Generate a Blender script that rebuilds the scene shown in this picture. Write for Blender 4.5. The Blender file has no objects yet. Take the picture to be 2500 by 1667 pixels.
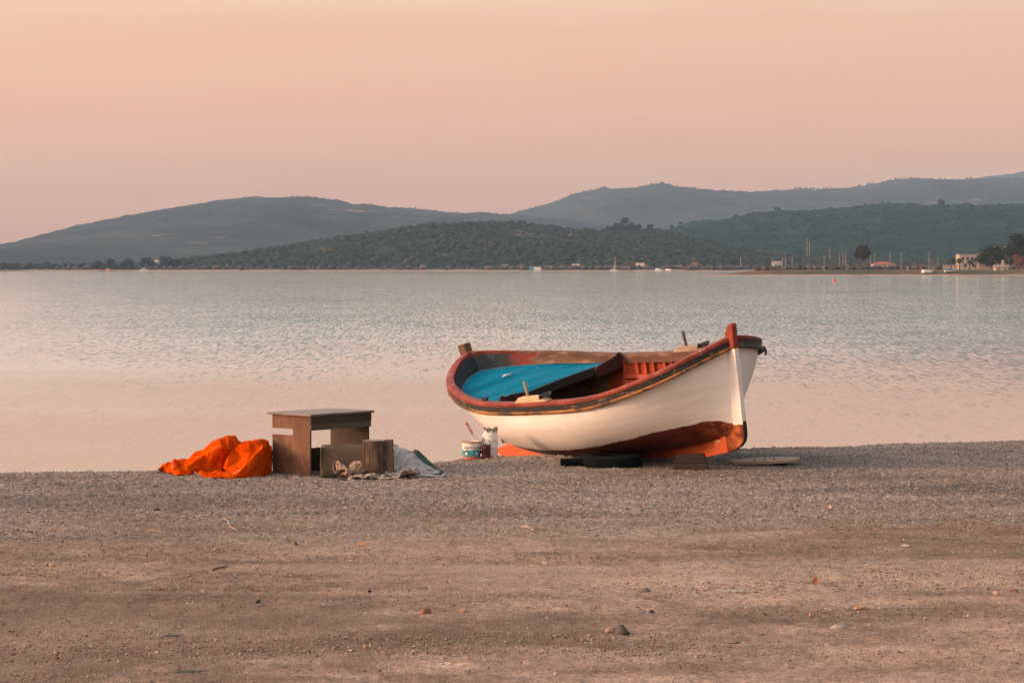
import bpy, bmesh, math, random
import numpy as np
from mathutils import Vector, Matrix
R = math.radians
C = bpy.context.scene.collection
SC = bpy.context.scene
rng = np.random.default_rng(7); random.seed(7)

# ------------------------------------------------------------------ camera numbers
F, CX, CY, H = 5903., 1250., 833.5, 2.3
PT = math.atan((833.5-654)/F)
GZ0 = .40                                   # beach level above the water
def ray(px, py):
    dv = -(py-CY)/F
    return np.array([(px-CX)/F, math.cos(PT)+dv*math.sin(PT), -math.sin(PT)+dv*math.cos(PT)])
def at(px, py, y):                          # the point at distance y seen at a photo pixel
    d = ray(px, py); return np.array([0, 0, H])+d*(y/d[1])

# ------------------------------------------------------------------ object helpers
def tag(o, label=None, cat=None, group=None, kind=None):
    if label: o['label'] = label
    if cat: o['category'] = cat
    if group: o['group'] = group
    if kind: o['kind'] = kind
    return o
def empty(name, loc=(0, 0, 0), rz=0., label=None, cat=None, group=None):
    o = bpy.data.objects.new(name, None); C.objects.link(o)
    o.location = loc; o.rotation_euler = (0, 0, rz); o.empty_display_size = .1
    return tag(o, label, cat, group)
def mesh(name, V, Fc, mat=None, parent=None, smooth=False, sharp=None, loc=None):
    me = bpy.data.meshes.new(name)
    me.from_pydata([tuple(map(float, v)) for v in V], [], [tuple(map(int, f)) for f in Fc])
    me.update()
    o = bpy.data.objects.new(name, me); C.objects.link(o)
    if mat: me.materials.append(mat)
    if parent: o.parent = parent
    if loc is not None: o.location = loc
    if smooth:
        me.polygons.foreach_set('use_smooth', [True]*len(me.polygons))
        if sharp: me.set_sharp_from_angle(angle=R(sharp))
    return o
def fast_mesh(name, V, Fc, mat=None, col=None, smooth=False):   # V (n,3), Fc (m,k) arrays
    V = np.ascontiguousarray(V, np.float32); Fc = np.ascontiguousarray(Fc, np.int32)
    me = bpy.data.meshes.new(name); n, k = len(Fc), Fc.shape[1]
    me.vertices.add(len(V)); me.vertices.foreach_set('co', V.ravel())
    me.loops.add(n*k); me.loops.foreach_set('vertex_index', Fc.ravel())
    me.polygons.add(n); me.polygons.foreach_set('loop_start', np.arange(0, n*k, k, dtype=np.int32))
    me.update(calc_edges=True)
    if smooth: me.polygons.foreach_set('use_smooth', np.ones(n, bool))
    if col is not None:
        a = me.color_attributes.new('Col', 'FLOAT_COLOR', 'POINT')
        a.data.foreach_set('color', np.c_[col, np.ones(len(col))].astype(np.float32).ravel())
    o = bpy.data.objects.new(name, me); C.objects.link(o)
    if mat: me.materials.append(mat)
    return o
class MB:
    def __init__(s): s.V = []; s.F = []
    def add(s, V, Fc):
        b = len(s.V); s.V += [tuple(map(float, v)) for v in V]; s.F += [tuple(b+i for i in f) for f in Fc]; return s
    def box(s, c, d, rz=0., tilt=None):
        M = Matrix.Rotation(rz, 3, 'Z')
        if tilt: M = M @ Matrix.Rotation(tilt[1], 3, tilt[0])
        v = [Vector(c)+M @ Vector((sx*d[0]/2, sy*d[1]/2, sz*d[2]/2)) for sz in (-1, 1) for sy in (-1, 1) for sx in (-1, 1)]
        return s.add(v, [(0, 2, 3, 1), (4, 5, 7, 6), (0, 1, 5, 4), (2, 6, 7, 3), (0, 4, 6, 2), (1, 3, 7, 5)])
    def tube(s, P, r, n=8, cap=True):
        P = [Vector(p) for p in P]; rs = r if hasattr(r, '__len__') else [r]*len(P)
        b = len(s.V); up = None
        for i, p in enumerate(P):
            t = (P[min(i+1, len(P)-1)]-P[max(i-1, 0)]).normalized()
            if up is None: up = t.orthogonal().normalized()
            a = (up-t*up.dot(t)).normalized(); up = a; c = t.cross(a)
            for k in range(n):
                an = 2*math.pi*k/n; s.V.append(tuple(p+(a*math.cos(an)+c*math.sin(an))*rs[i]))
        for i in range(len(P)-1):
            for k in range(n):
                k2 = (k+1) % n; s.F.append((b+i*n+k, b+i*n+k2, b+(i+1)*n+k2, b+(i+1)*n+k))
        if cap:
            s.F.append(tuple(b+k for k in range(n))[::-1]); e = b+(len(P)-1)*n; s.F.append(tuple(e+k for k in range(n)))
        return s
    def lathe(s, prof, n=32, c=(0, 0, 0), cap=True, wob=0.):
        b = len(s.V)
        for (r, z) in prof:
            for k in range(n):
                an = 2*math.pi*k/n; rr = r*(1+wob*math.sin(3*an+1)+wob*.6*math.sin(7*an))
                s.V.append((c[0]+rr*math.cos(an), c[1]+rr*math.sin(an), c[2]+z))
        for i in range(len(prof)-1):
            for k in range(n):
                k2 = (k+1) % n; s.F.append((b+i*n+k, b+i*n+k2, b+(i+1)*n+k2, b+(i+1)*n+k))
        if cap:
            s.F.append(tuple(b+k for k in range(n))[::-1]); e = b+(len(prof)-1)*n; s.F.append(tuple(e+k for k in range(n)))
        return s
    def prism(s, poly, t, M=None):          # polygon in local xz, thickness along y
        n = len(poly); v = [(x, -t/2, z) for x, z in poly]+[(x, t/2, z) for x, z in poly]
        if M is not None: v = [M @ Vector(p) for p in v]
        return s.add(v, [tuple(range(n)), tuple(range(n, 2*n))[::-1]]+[((i+1) % n, i, n+i, n+(i+1) % n) for i in range(n)])
    def build(s, name, mat, parent=None, smooth=False, sharp=35, bevel=0., loc=None):
        o = mesh(name, s.V, s.F, mat, parent, smooth, sharp, loc)
        bm = bmesh.new(); bm.from_mesh(o.data); bmesh.ops.recalc_face_normals(bm, faces=bm.faces); bm.to_mesh(o.data); bm.free()
        if bevel:
            m = o.modifiers.new('bev', 'BEVEL'); m.width = bevel; m.segments = 2; m.limit_method = 'ANGLE'; m.angle_limit = R(40)
        return o

# ------------------------------------------------------------------ value noise in numpy
def vnoise(x, y, seed=0):
    x = np.asarray(x, float); y = np.asarray(y, float)
    xi = np.floor(x).astype(np.int64); yi = np.floor(y).astype(np.int64); fx = x-xi; fy = y-yi
    def h(a, b):
        n = (a*374761393+b*668265263+seed*982451653) & 0xffffffff
        n = ((n ^ (n >> 13))*1274126177) & 0xffffffff
        return ((n ^ (n >> 16)) & 0xffff)/65535.
    sx = fx*fx*(3-2*fx); sy = fy*fy*(3-2*fy)
    return (h(xi, yi)*(1-sx)+h(xi+1, yi)*sx)*(1-sy)+(h(xi, yi+1)*(1-sx)+h(xi+1, yi+1)*sx)*sy
def fbm(x, y, o=4, seed=0):
    s = 0; a = .5; t = 0
    for i in range(o): s = s+a*vnoise(x*2**i+17*i, y*2**i-9*i, seed+i); t += a; a *= .55
    return s/t
def sstep(a, b, x): t = np.clip((x-a)/(b-a), 0, 1); return t*t*(3-2*t)

# ------------------------------------------------------------------ materials
class NT_:
    def __init__(s, name):
        s.m = bpy.data.materials.new(name); s.m.use_nodes = True; s.t = s.m.node_tree; s.n = s.t.nodes; s.l = s.t.links
        s.b = s.n['Principled BSDF']; s.out = s.n['Material Output']; s._co = None
    def node(s, typ, **k):
        o = s.n.new(typ)
        for a, v in k.items(): setattr(o, a, v)
        return o
    def link(s, a, b): s.l.new(a, b); return s
    def co(s, which='Object', scale=(1, 1, 1), rot=(0, 0, 0)):
        if s._co is None: s._co = s.node('ShaderNodeTexCoord')
        mp = s.node('ShaderNodeMapping'); mp.inputs['Scale'].default_value = scale; mp.inputs['Rotation'].default_value = rot
        s.link(s._co.outputs[which], mp.inputs[0]); return mp.outputs[0]
    def noise(s, v, scale, det=4, rough=.55, dist=0.):
        o = s.node('ShaderNodeTexNoise'); o.inputs['Scale'].default_value = scale; o.inputs['Detail'].default_value = det
        o.inputs['Roughness'].default_value = rough; o.inputs['Distortion'].default_value = dist; s.link(v, o.inputs['Vector']); return o
    def ramp(s, f, stops, interp='LINEAR'):
        o = s.node('ShaderNodeValToRGB'); cr = o.color_ramp; cr.interpolation = interp
        while len(cr.elements) < len(stops): cr.elements.new(.5)
        for e, (p, c) in zip(cr.elements, stops):
            e.position = p; e.color = (*c, 1) if hasattr(c, '__len__') else (c, c, c, 1)
        s.link(f, o.inputs[0]); return o.outputs[0]
    def mix(s, f, a, b, mode='MIX'):
        o = s.node('ShaderNodeMix', data_type='RGBA', blend_type=mode)
        for sock, v in ((o.inputs['Factor'], f), (o.inputs['A'], a), (o.inputs['B'], b)):
            if hasattr(v, 'is_linked') or isinstance(v, bpy.types.NodeSocket): s.link(v, sock)
            elif hasattr(v, '__len__'): sock.default_value = (*v, 1)
            else: sock.default_value = v
        # RGBA sockets share names with the float ones: pick by type
        return [x for x in o.outputs if x.type == 'RGBA'][0]
    def math(s, op, a, b=0., clamp=False):
        o = s.node('ShaderNodeMath', operation=op, use_clamp=clamp)
        for i, v in enumerate((a, b)):
            if isinstance(v, bpy.types.NodeSocket): s.link(v, o.inputs[i])
            else: o.inputs[i].default_value = v
        return o.outputs[0]
    def bump(s, h, strength=.4, dist=.01):
        o = s.node('ShaderNodeBump'); o.inputs['Strength'].default_value = strength; o.inputs['Distance'].default_value = dist
        s.link(h, o.inputs['Height']); s.link(o.outputs[0], s.b.inputs['Normal']); return o
    def base(s, c):
        if isinstance(c, bpy.types.NodeSocket): s.link(c, s.b.inputs['Base Color'])
        else: s.b.inputs['Base Color'].default_value = (*c, 1)
        return s
def mixfix(o, f, a, b, tree):
    pass
def _mix(s, f, a, b, mode='MIX'):
    o = s.node('ShaderNodeMix', data_type='RGBA', blend_type=mode)
    fi = o.inputs[0]; ai = [x for x in o.inputs if x.type == 'RGBA'][0]; bi = [x for x in o.inputs if x.type == 'RGBA'][1]
    for sock, v in ((fi, f), (ai, a), (bi, b)):
        if isinstance(v, bpy.types.NodeSocket): s.link(v, sock)
        elif hasattr(v, '__len__'): sock.default_value = (*v, 1)
        else: sock.default_value = v
    return [x for x in o.outputs if x.type == 'RGBA'][0]
NT_.mix = _mix
def simple(name, c, rough=.7, var=.25, scale=8., bump=.15, bscale=40., stretch=(1, 1, 1), chips=None, chip_t=.62, chip_scale=6., spec=.3, bdist=.004):
    t = NT_(name); v = t.co('Object', stretch); n = t.noise(v, scale, 5)
    lo = tuple(x*(1-var) for x in c); hi = tuple(min(x*(1+var), .95) for x in c)
    col = t.ramp(n.outputs[0], [(.3, lo), (.7, hi)])
    if chips:
        k = t.noise(t.co('Object', stretch), chip_scale, 7, .65); f = t.ramp(k.outputs[0], [(chip_t, 0.), (chip_t+.03, 1.)])
        col = t.mix(f, col, chips)
    t.base(col); t.b.inputs['Roughness'].default_value = rough; t.b.inputs['Specular IOR Level'].default_value = spec
    if bump: t.bump(t.noise(v, bscale, 4).outputs[0], bump, bdist)
    return t.m

# ------------------------------------------------------------------ camera, sun, sky, air
cam = bpy.data.cameras.new('camera'); co = bpy.data.objects.new('camera', cam); C.objects.link(co)
cam.sensor_width = 36.; cam.lens = F/2500*36; cam.clip_start = .5; cam.clip_end = 30000
co.location = (0, 0, H); co.rotation_euler = (math.pi/2-PT, 0, 0); SC.camera = co

SUN_EL, SUN_AZ = R(15.), math.atan2(-1., -.2)
sd = Vector((math.sin(SUN_AZ)*math.cos(SUN_EL), math.cos(SUN_AZ)*math.cos(SUN_EL), math.sin(SUN_EL)))
sl = bpy.data.lights.new('sun', 'SUN'); so = bpy.data.objects.new('sun', sl); C.objects.link(so)
sl.energy = 2.1; sl.angle = R(9.); sl.color = (1., .58, .34); so.rotation_euler = sd.to_track_quat('Z', 'Y').to_euler()
so.location = (-30, 0, 20)

W = bpy.data.worlds.new('World'); SC.world = W; W.use_nodes = True
wn, wl = W.node_tree.nodes, W.node_tree.links
bg = wn['Background']; bg.inputs['Strength'].default_value = .1
sky = wn.new('ShaderNodeTexSky'); sky.sky_type = 'NISHITA'; sky.sun_disc = False
sky.sun_elevation = SUN_EL; sky.sun_rotation = SUN_AZ % (2*math.pi); sky.dust_density = 2.; sky.air_density = 1.
tcn = wn.new('ShaderNodeTexCoord'); sep = wn.new('ShaderNodeSeparateXYZ'); wl.new(tcn.outputs['Generated'], sep.inputs[0])
# thin streaks of evening cloud
mp = wn.new('ShaderNodeMapping'); mp.inputs['Scale'].default_value = (5., 5., 42.); mp.inputs['Rotation'].default_value = (0., R(-5), 0.)
wl.new(tcn.outputs['Generated'], mp.inputs[0])
wno = wn.new('ShaderNodeTexNoise'); wno.inputs['Scale'].default_value = 1.6; wno.inputs['Detail'].default_value = 5; wl.new(mp.outputs[0], wno.inputs['Vector'])
mm = wn.new('ShaderNodeMath'); mm.operation = 'MULTIPLY_ADD'; mm.inputs[1].default_value = .030; wl.new(wno.outputs[0], mm.inputs[0]); wl.new(sep.outputs['Z'], mm.inputs[2])
def asin_(e): return math.sin(R(e))
wr = wn.new('ShaderNodeValToRGB'); wr.color_ramp.interpolation = 'B_SPLINE'
SKY = [(0,(.41,.150,.072)),(1.2,(.465,.182,.092)),(3.,(.555,.248,.130)),(5.,(.58,.308,.176)),(7.,(.575,.356,.222)),(10,(1.02,.78,.60)),(15,(1.12,.98,.86)),(25,(.84,.88,.88)),(45,(.40,.48,.54)),(90,(.26,.34,.42))]
e = wr.color_ramp.elements
while len(e) < len(SKY): e.new(.5)
mr = wn.new('ShaderNodeMapRange'); mr.inputs['From Min'].default_value = -.015+.015; mr.inputs['From Max'].default_value = 1.015
pw = wn.new('ShaderNodeMath'); pw.operation = 'POWER'; pw.inputs[1].default_value = .5
wl.new(mm.outputs[0], mr.inputs['Value']); wl.new(mr.outputs[0], pw.inputs[0]); wl.new(pw.outputs[0], wr.inputs[0])
for el, (p, c) in zip(e, SKY): el.position = min(1., math.sqrt((asin_(max(p, 0))+.015)/1.015)); el.color = (*c, 1)
# a touch rosier to the right, warmer to the left where the sun stands
mx = wn.new('ShaderNodeMapRange'); mx.inputs['From Min'].default_value = -.22; mx.inputs['From Max'].default_value = .22; wl.new(sep.outputs['X'], mx.inputs['Value'])
wm = wn.new('ShaderNodeMix'); wm.data_type = 'RGBA'; wm.blend_type = 'MIX'; wl.new(mx.outputs[0], wm.inputs[0])
ca = [x for x in wm.inputs if x.type == 'RGBA']; ca[0].default_value = (10.3, 10.1, 9.9, 1); ca[1].default_value = (9.4, 9.0, 8.9, 1)
wx = wn.new('ShaderNodeMix'); wx.data_type = 'RGBA'; wx.blend_type = 'MULTIPLY'; wx.inputs[0].default_value = 1.; wx.clamp_result = False
cb = [x for x in wx.inputs if x.type == 'RGBA']; wl.new(wr.outputs[0], cb[0]); wl.new([x for x in wm.outputs if x.type == 'RGBA'][0], cb[1])
ws = wn.new('ShaderNodeMix'); ws.data_type = 'RGBA'; ws.blend_type = 'ADD'; ws.inputs[0].default_value = .15; ws.clamp_result = False
cc = [x for x in ws.inputs if x.type == 'RGBA']; wl.new([x for x in wx.outputs if x.type == 'RGBA'][0], cc[0]); wl.new(sky.outputs[0], cc[1])
# the broad warm glow round the low sun
vd = wn.new('ShaderNodeVectorMath'); vd.operation = 'DOT_PRODUCT'; vd.inputs[1].default_value = tuple(Vector((sd.x, sd.y, .42)).normalized()); wl.new(tcn.outputs['Generated'], vd.inputs[0])
gm_ = wn.new('ShaderNodeMath'); gm_.operation = 'MAXIMUM'; gm_.inputs[1].default_value = 0.; wl.new(vd.outputs['Value'], gm_.inputs[0])
gp = wn.new('ShaderNodeMath'); gp.operation = 'POWER'; gp.inputs[1].default_value = 6.; wl.new(gm_.outputs[0], gp.inputs[0])
wg = wn.new('ShaderNodeMix'); wg.data_type = 'RGBA'; wg.blend_type = 'ADD'; wg.clamp_result = False; wl.new(gp.outputs[0], wg.inputs[0])
cg = [x for x in wg.inputs if x.type == 'RGBA']; wl.new([x for x in ws.outputs if x.type == 'RGBA'][0], cg[0]); cg[1].default_value = (32,19,12,1)
# the sky away from the sun, well out of the picture to the right, is dimmer
mr2 = wn.new('ShaderNodeMapRange'); mr2.interpolation_type = 'SMOOTHSTEP'; wl.new(sep.outputs['X'], mr2.inputs['Value'])
for k_, v_ in (('From Min', .24), ('From Max', .80), ('To Min', 1.), ('To Max', .30)): mr2.inputs[k_].default_value = v_
wq = wn.new('ShaderNodeVectorMath'); wq.operation = 'SCALE'; wl.new([x for x in wg.outputs if x.type == 'RGBA'][0], wq.inputs[0]); wl.new(mr2.outputs[0], wq.inputs['Scale'])
wl.new(wq.outputs[0], bg.inputs['Color'])

vs = SC.view_settings; vs.view_transform = 'Standard'; vs.look = 'None'; vs.gamma = 1; vs.exposure = .65; vs.use_curve_mapping = False
SC.cycles.use_denoising = True
SC.cycles.use_adaptive_sampling = False; SC.cycles.max_bounces = 6; SC.cycles.volume_bounces = 0; SC.cycles.caustics_reflective = False; SC.cycles.caustics_refractive = False
SC.cycles.sample_clamp_indirect = 4.

hz = MB().box((0, 3840, 154), (6400, 7900, 312)).build('haze', None)
tag(hz, kind='stuff'); hm = bpy.data.materials.new('haze'); hm.use_nodes = True
hn = hm.node_tree.nodes; hn.remove(hn['Principled BSDF']); pv = hn.new('ShaderNodeVolumePrincipled')
pv.inputs['Color'].default_value = (.50,.73,1.0,1); pv.inputs['Density'].default_value = 9e-5; pv.inputs['Anisotropy'].default_value = .0
hm.node_tree.links.new(pv.outputs[0], hn['Material Output'].inputs['Volume']); hz.data.materials.append(hm)

# ------------------------------------------------------------------ lines of the rowing boat
TC=np.array([0,.05,.1,.16,.24,.33,.43,.53,.63,.72,.8,.88,.94,1.0])
GX=np.array([-2.3615, -2.2319, -2.0345, -1.7625, -1.345, -0.8627, -0.3207, 0.2202, 0.7583, 1.2397, 1.6514, 2.0164, 2.2127, 2.3201])
GB=np.array([0.0, 0.2548, 0.4814, 0.683, 0.8581, 0.9777, 1.0332, 1.0332, 1.0096, 0.9335, 0.8087, 0.5576, 0.2839, 0.0209])
GZ=np.array([0.3904, 0.332, 0.2607, 0.199, 0.123, 0.0615, 0.0336, 0.0249, 0.0209, 0.0357, 0.0986, 0.189, 0.2705, 0.3285])
def spline(tc,c,T):
    n=len(tc); h=np.diff(tc); A=np.eye(n); r=np.zeros(n)
    for i in range(1,n-1):
        A[i,i-1]=h[i-1];A[i,i]=2*(h[i-1]+h[i]);A[i,i+1]=h[i]; r[i]=6*((c[i+1]-c[i])/h[i]-(c[i]-c[i-1])/h[i-1])
    M=np.linalg.solve(A,r); k=np.clip(np.searchsorted(tc,T)-1,0,n-2); a=tc[k+1]-T; b=T-tc[k]; hk=h[k]
    return (M[k]*a**3+M[k+1]*b**3)/(6*hk)+(c[k]/hk-M[k]*hk/6)*a+(c[k+1]/hk-M[k+1]*hk/6)*b
NT=110
TT=np.concatenate([np.linspace(0,.12,26),np.linspace(.12,.86,60)[1:],np.linspace(.86,1,26)[1:]])
def gline():
    return spline(TC,GX,TT),np.maximum(spline(TC,GB,TT),0),spline(TC,GZ,TT)
BOWZ=[-.80,-.72,-.66,-.60,-.48,-.135,.21,.45]; BOWX=[1.55,1.82,2.00,2.08,2.135,2.205,2.275,2.325]
STNZ=[-.72,-.636,.39]; STNX=[-1.90,-1.93,-2.355]
KX=[-2.4,-1.95,-1.0,0,1.0,1.7,2.05,2.4]; KZ=[-.56,-.60,-.71,-.75,-.74,-.71,-.67,-.64]
def hull_rows(inset=0.0,nphi=22,ztop=-.03):
    gx,gb,gz=gline(); kz=np.interp(gx,KX,KZ)+inset
    s=(gx-gx[0])/(gx[-1]-gx[0])
    n=np.interp(s,[0,.12,.3,.5,.65,.8,.92,1],[1.25,1.5,2.0,2.3,2.1,1.65,1.3,1.15])
    rows=[]
    for i in range(nphi):
        ph=np.pi/2*i/(nphi-1); c=max(np.cos(ph),0); sn=np.sin(ph)
        fy=c**(2/n); fz=sn**(2/n)
        z=gz+ztop*(1-fz)+(kz-gz)*fz
        xb=np.interp(z,BOWZ,BOWX); xs=np.interp(z,STNZ,STNX)
        x=(xs+inset)+s*(xb-xs-2*inset)
        y=np.maximum(gb-inset,0.0)*fy
        rows.append(np.stack([x,y,z],-1))
    return np.array(rows)

# ------------------------------------------------------------------ beach
def crest(x):                                # where the berm breaks down to the water
    c = np.interp(x, [-40, -6, -3.2, -1.1, -.75, -.2, .1, .65, .85, 1.3, 1.9, 3.0, 5.6, 40], [21.5, 22.45, 22.5, 22.75, 23.55, 23.85, 23.6, 23.55, 24.0, 24.8, 25.2, 25.6, 26.6, 34.])
    return c+.12*(fbm(np.asarray(x)*1.7, np.asarray(x)*0+3, 3, 5)-.5)
def ground_z(x, y):
    x = np.asarray(x, float); y = np.asarray(y, float)
    z = GZ0+.035*(fbm(x*.35, y*.5, 3, 1)-.5)*sstep(22.5, 19, y)+.03*(fbm(x*.9, y*2.2, 3, 2)-.5)
    z = z+.016*(fbm(x*5, y*5, 3, 3)-.5)
    hump = .075*np.exp(-((x-.32)/.42)**2-((y-23.45)/.34)**2)
    hump = hump+.05*np.exp(-((x+.2)/.5)**2-((y-23.9)/.3)**2)
    z = z+hump
    c = crest(x); d = y-c
    slope = np.where(d > 0, -.26*d-.05*np.minimum(d, .5), 0.)
    z = np.maximum(z+slope, -.55-.002*np.maximum(y-28, 0))
    return np.maximum(z, -1.)
def grid_axis(segs):
    out = [segs[0][0]]
    for a, b, st in segs:
        n = max(1, int(round((b-a)/st))); out += list(np.linspace(a, b, n+1)[1:])
    return np.array(out)
xs = grid_axis([(-60, -20, 4), (-20, -8, .8), (-8, -6.2, .1), (-6.2, 6.8, .017), (6.8, 9, .1), (9, 20, .8), (20, 60, 4)])
ys = grid_axis([(-40, 0, 4), (0, 9, .6), (9, 10.6, .08), (10.6, 22.2, .028), (22.2, 27.4, .02), (27.4, 30, .2), (30, 60, 3)])
XX, YY = np.meshgrid(xs, ys)
ZZ = ground_z(XX, YY)
# fine grit: lumps a couple of centimetres across
fine = (np.abs(XX) < 7.5) & (YY > 10) & (YY < 28)
lump = fbm(XX*26, YY*26, 2, 11); clod = np.maximum(fbm(XX*7, YY*9, 3, 12)-.5, 0)*sstep(.40, .62, fbm(XX*.5, YY*1.2, 3, 13)); rut = fbm(XX*.35, YY*2.6, 3, 14)-.5; peb = np.maximum(vnoise(XX*40, YY*40, 21)-.62, 0)
gz = sstep(15.5, 19.5, YY+1.6*(fbm(XX*.5, YY*.5, 3, 31)-.5)*2)
ZZ = ZZ+np.where(fine, (lump-.5)*(.010+.010*gz)+peb*(.014+.028*gz)+(1-.7*gz)*(clod*.022+rut*.016), 0)
nx, ny = len(xs), len(ys)
idx = np.arange(nx*ny).reshape(ny, nx)
quads = np.stack([idx[:-1, :-1], idx[:-1, 1:], idx[1:, 1:], idx[1:, :-1]], -1).reshape(-1, 4)
gm = NT_('beach_ground')
v1 = gm.co('Object', (.45, 1., 1.)); v2 = gm.co('Object', (.7, 1., 1.)); v3 = gm.co('Object')
big = gm.noise(v1, .55, 5, .6, .6); mid = gm.noise(v2, 2.6, 6, .65); fin = gm.noise(v3, 34., 5, .7)
vor = gm.node('ShaderNodeTexVoronoi'); vor.inputs['Scale'].default_value = 62.; gm.link(v3, vor.inputs['Vector'])
sepg = gm.node('ShaderNodeSeparateXYZ'); gm.link(v3, sepg.inputs[0])
zone = gm.math('ADD', sepg.outputs['Y'], gm.math('ADD', gm.math('MULTIPLY', gm.math('SUBTRACT', big.outputs[0], .5), 11.), gm.math('MULTIPLY', gm.math('SUBTRACT', mid.outputs[0], .5), 4.)))
zf = gm.node('ShaderNodeMapRange', interpolation_type='SMOOTHSTEP'); zf.inputs['From Min'].default_value = 15.6; zf.inputs['From Max'].default_value = 19.4; gm.link(zone, zf.inputs['Value'])
m1 = gm.math('ADD', gm.math('MULTIPLY', big.outputs[0], .55), gm.math('MULTIPLY', mid.outputs[0], .45))
dirt = gm.ramp(m1, [(.36, (.125, .081, .058)), (.45, (.21, .142, .104)), (.54, (.275, .192, .145)), (.66, (.365, .265, .205))])
stone = gm.ramp(vor.outputs['Color'], [(.1, (.078, .062, .054)), (.45, (.19, .150, .127)), (.8, (.30, .242, .205)), (.98, (.40, .335, .275))])
grav = gm.mix(.72, gm.ramp(m1, [(.36, (.12, .096, .083)), (.52, (.215, .172, .148)), (.66, (.295, .238, .206))]), stone)
colg = gm.mix(zf.outputs[0], dirt, grav)
bands = gm.noise(gm.co('Object', (.34, .80, 1.), (0, 0, R(9))), 1.15, 6, .66, 1.1)
colg = gm.mix(1., colg, gm.ramp(bands.outputs[0], [(.30, .60), (.44, .92), (.56, 1.06), (.70, 1.28)]), 'MULTIPLY')
spk = gm.ramp(fin.outputs[0], [(.28, .38), (.5, 1.), (.72, 1.42)])
colg = gm.mix(1., colg, spk, 'MULTIPLY')
# darker crumbs of soil and dry weed, in patches
pat = gm.ramp(gm.noise(gm.co('Object', (.3, 1.3, 1.)), 1.3, 5, .6).outputs[0], [(.52, 0.), (.66, 1.)])
cr = gm.ramp(gm.noise(v3, 19., 4, .7).outputs[0], [(.53, 0.), (.60, .8)])
colg = gm.mix(gm.math('MULTIPLY', pat, cr), colg, (.052, .040, .033))
lft = gm.math('ADD', gm.math('MULTIPLY', sepg.outputs['X'], .22), gm.math('MULTIPLY', gm.math('ABSOLUTE', gm.math('SUBTRACT', sepg.outputs['Y'], 12.4)), .42))
lft = gm.math('ADD', lft, gm.math('MULTIPLY', gm.math('SUBTRACT', mid.outputs[0], .5), 1.6))
colg = gm.mix(gm.ramp(lft, [(.05, .55), (.55, 0.)]), colg, (.085, .055, .040))
def soil_patch(cx, cy, rx, ry, colr, k):     # blends in a ragged-edged patch of another ground colour
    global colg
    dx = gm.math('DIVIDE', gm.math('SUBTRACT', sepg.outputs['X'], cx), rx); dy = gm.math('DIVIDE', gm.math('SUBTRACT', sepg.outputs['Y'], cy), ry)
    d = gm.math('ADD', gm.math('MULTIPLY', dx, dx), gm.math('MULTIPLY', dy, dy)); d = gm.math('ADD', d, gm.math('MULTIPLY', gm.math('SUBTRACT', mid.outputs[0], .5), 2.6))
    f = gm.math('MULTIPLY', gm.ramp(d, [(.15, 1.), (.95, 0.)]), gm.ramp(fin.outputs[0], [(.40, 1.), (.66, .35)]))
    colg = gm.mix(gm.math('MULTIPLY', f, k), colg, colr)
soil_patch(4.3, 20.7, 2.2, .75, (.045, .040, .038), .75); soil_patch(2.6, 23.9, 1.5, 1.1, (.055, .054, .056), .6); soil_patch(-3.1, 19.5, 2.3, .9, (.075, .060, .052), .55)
soil_patch(.3, 18.6, 2.2, .35, (.085, .060, .046), .6); soil_patch(2.9, 17.5, 2.2, .4, (.16, .082, .050), .5); soil_patch(-.6, 15.3, 1.5, .30, (.38, .28, .225), .6); soil_patch(1.6, 13.2, 1.6, .55, (.10, .070, .052), .55)
# wet line where the berm meets the water
wet = gm.node('ShaderNodeMapRange'); wet.inputs['From Min'].default_value = .02; wet.inputs['From Max'].default_value = .16; gm.link(sepg.outputs['Z'], wet.inputs['Value'])
colg = gm.mix(wet.outputs[0], (.05, .042, .036), colg)
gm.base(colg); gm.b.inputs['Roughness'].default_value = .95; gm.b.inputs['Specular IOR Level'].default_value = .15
hgt = gm.math('ADD', gm.math('MULTIPLY', fin.outputs[0], .6), gm.math('MULTIPLY', vor.outputs['Distance'], .5))
gm.bump(hgt, .55, .014)
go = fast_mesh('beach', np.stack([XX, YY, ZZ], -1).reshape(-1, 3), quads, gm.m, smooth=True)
tag(go, kind='structure')

# loose stones: the gravel of the berm and the crumbs on the dirt
def ico():
    bm = bmesh.new(); bmesh.ops.create_icosphere(bm, subdivisions=1, radius=1.)
    V = np.array([v.co[:] for v in bm.verts]); Fc = np.array([[v.index for v in f.verts] for f in bm.faces]); bm.free(); return V, Fc
IV, IF = ico()
def stones(n, xr, yr, smin, smax, keep, pal, name):
    x = rng.uniform(*xr, n); y = rng.uniform(*yr, n); k = rng.uniform(0, 1, n) < keep(x, y)
    x, y = x[k], y[k]; n = len(x)
    s = smin*(smax/smin)**(rng.power(.5, n) if False else rng.uniform(0, 1, n)**2.2)
    sc = s[:, None]*rng.uniform(.6, 1.3, (n, 3)); sc[:, 2] *= .62
    a = rng.uniform(0, 6.283, n); ca_, sa_ = np.cos(a), np.sin(a)
    J = IV[None]*(1+rng.uniform(-.28, .28, (n, len(IV), 1)))*sc[:, None]
    X = J[..., 0]*ca_[:, None]-J[..., 1]*sa_[:, None]+x[:, None]; Y = J[..., 0]*sa_[:, None]+J[..., 1]*ca_[:, None]+y[:, None]
    Z = J[..., 2]+(ground_z(x, y)+sc[:, 2]*.35)[:, None]
    V = np.stack([X, Y, Z], -1).reshape(-1, 3)
    Fc = (IF[None]+(np.arange(n)*len(IV))[:, None, None]).reshape(-1, 3)
    pal = np.array(pal); c = pal[rng.integers(0, len(pal), n)]*rng.uniform(.72, 1.42, (n, 1))
    return V, Fc, np.repeat(np.clip(c, 0, .8), len(IV), 0)
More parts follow.
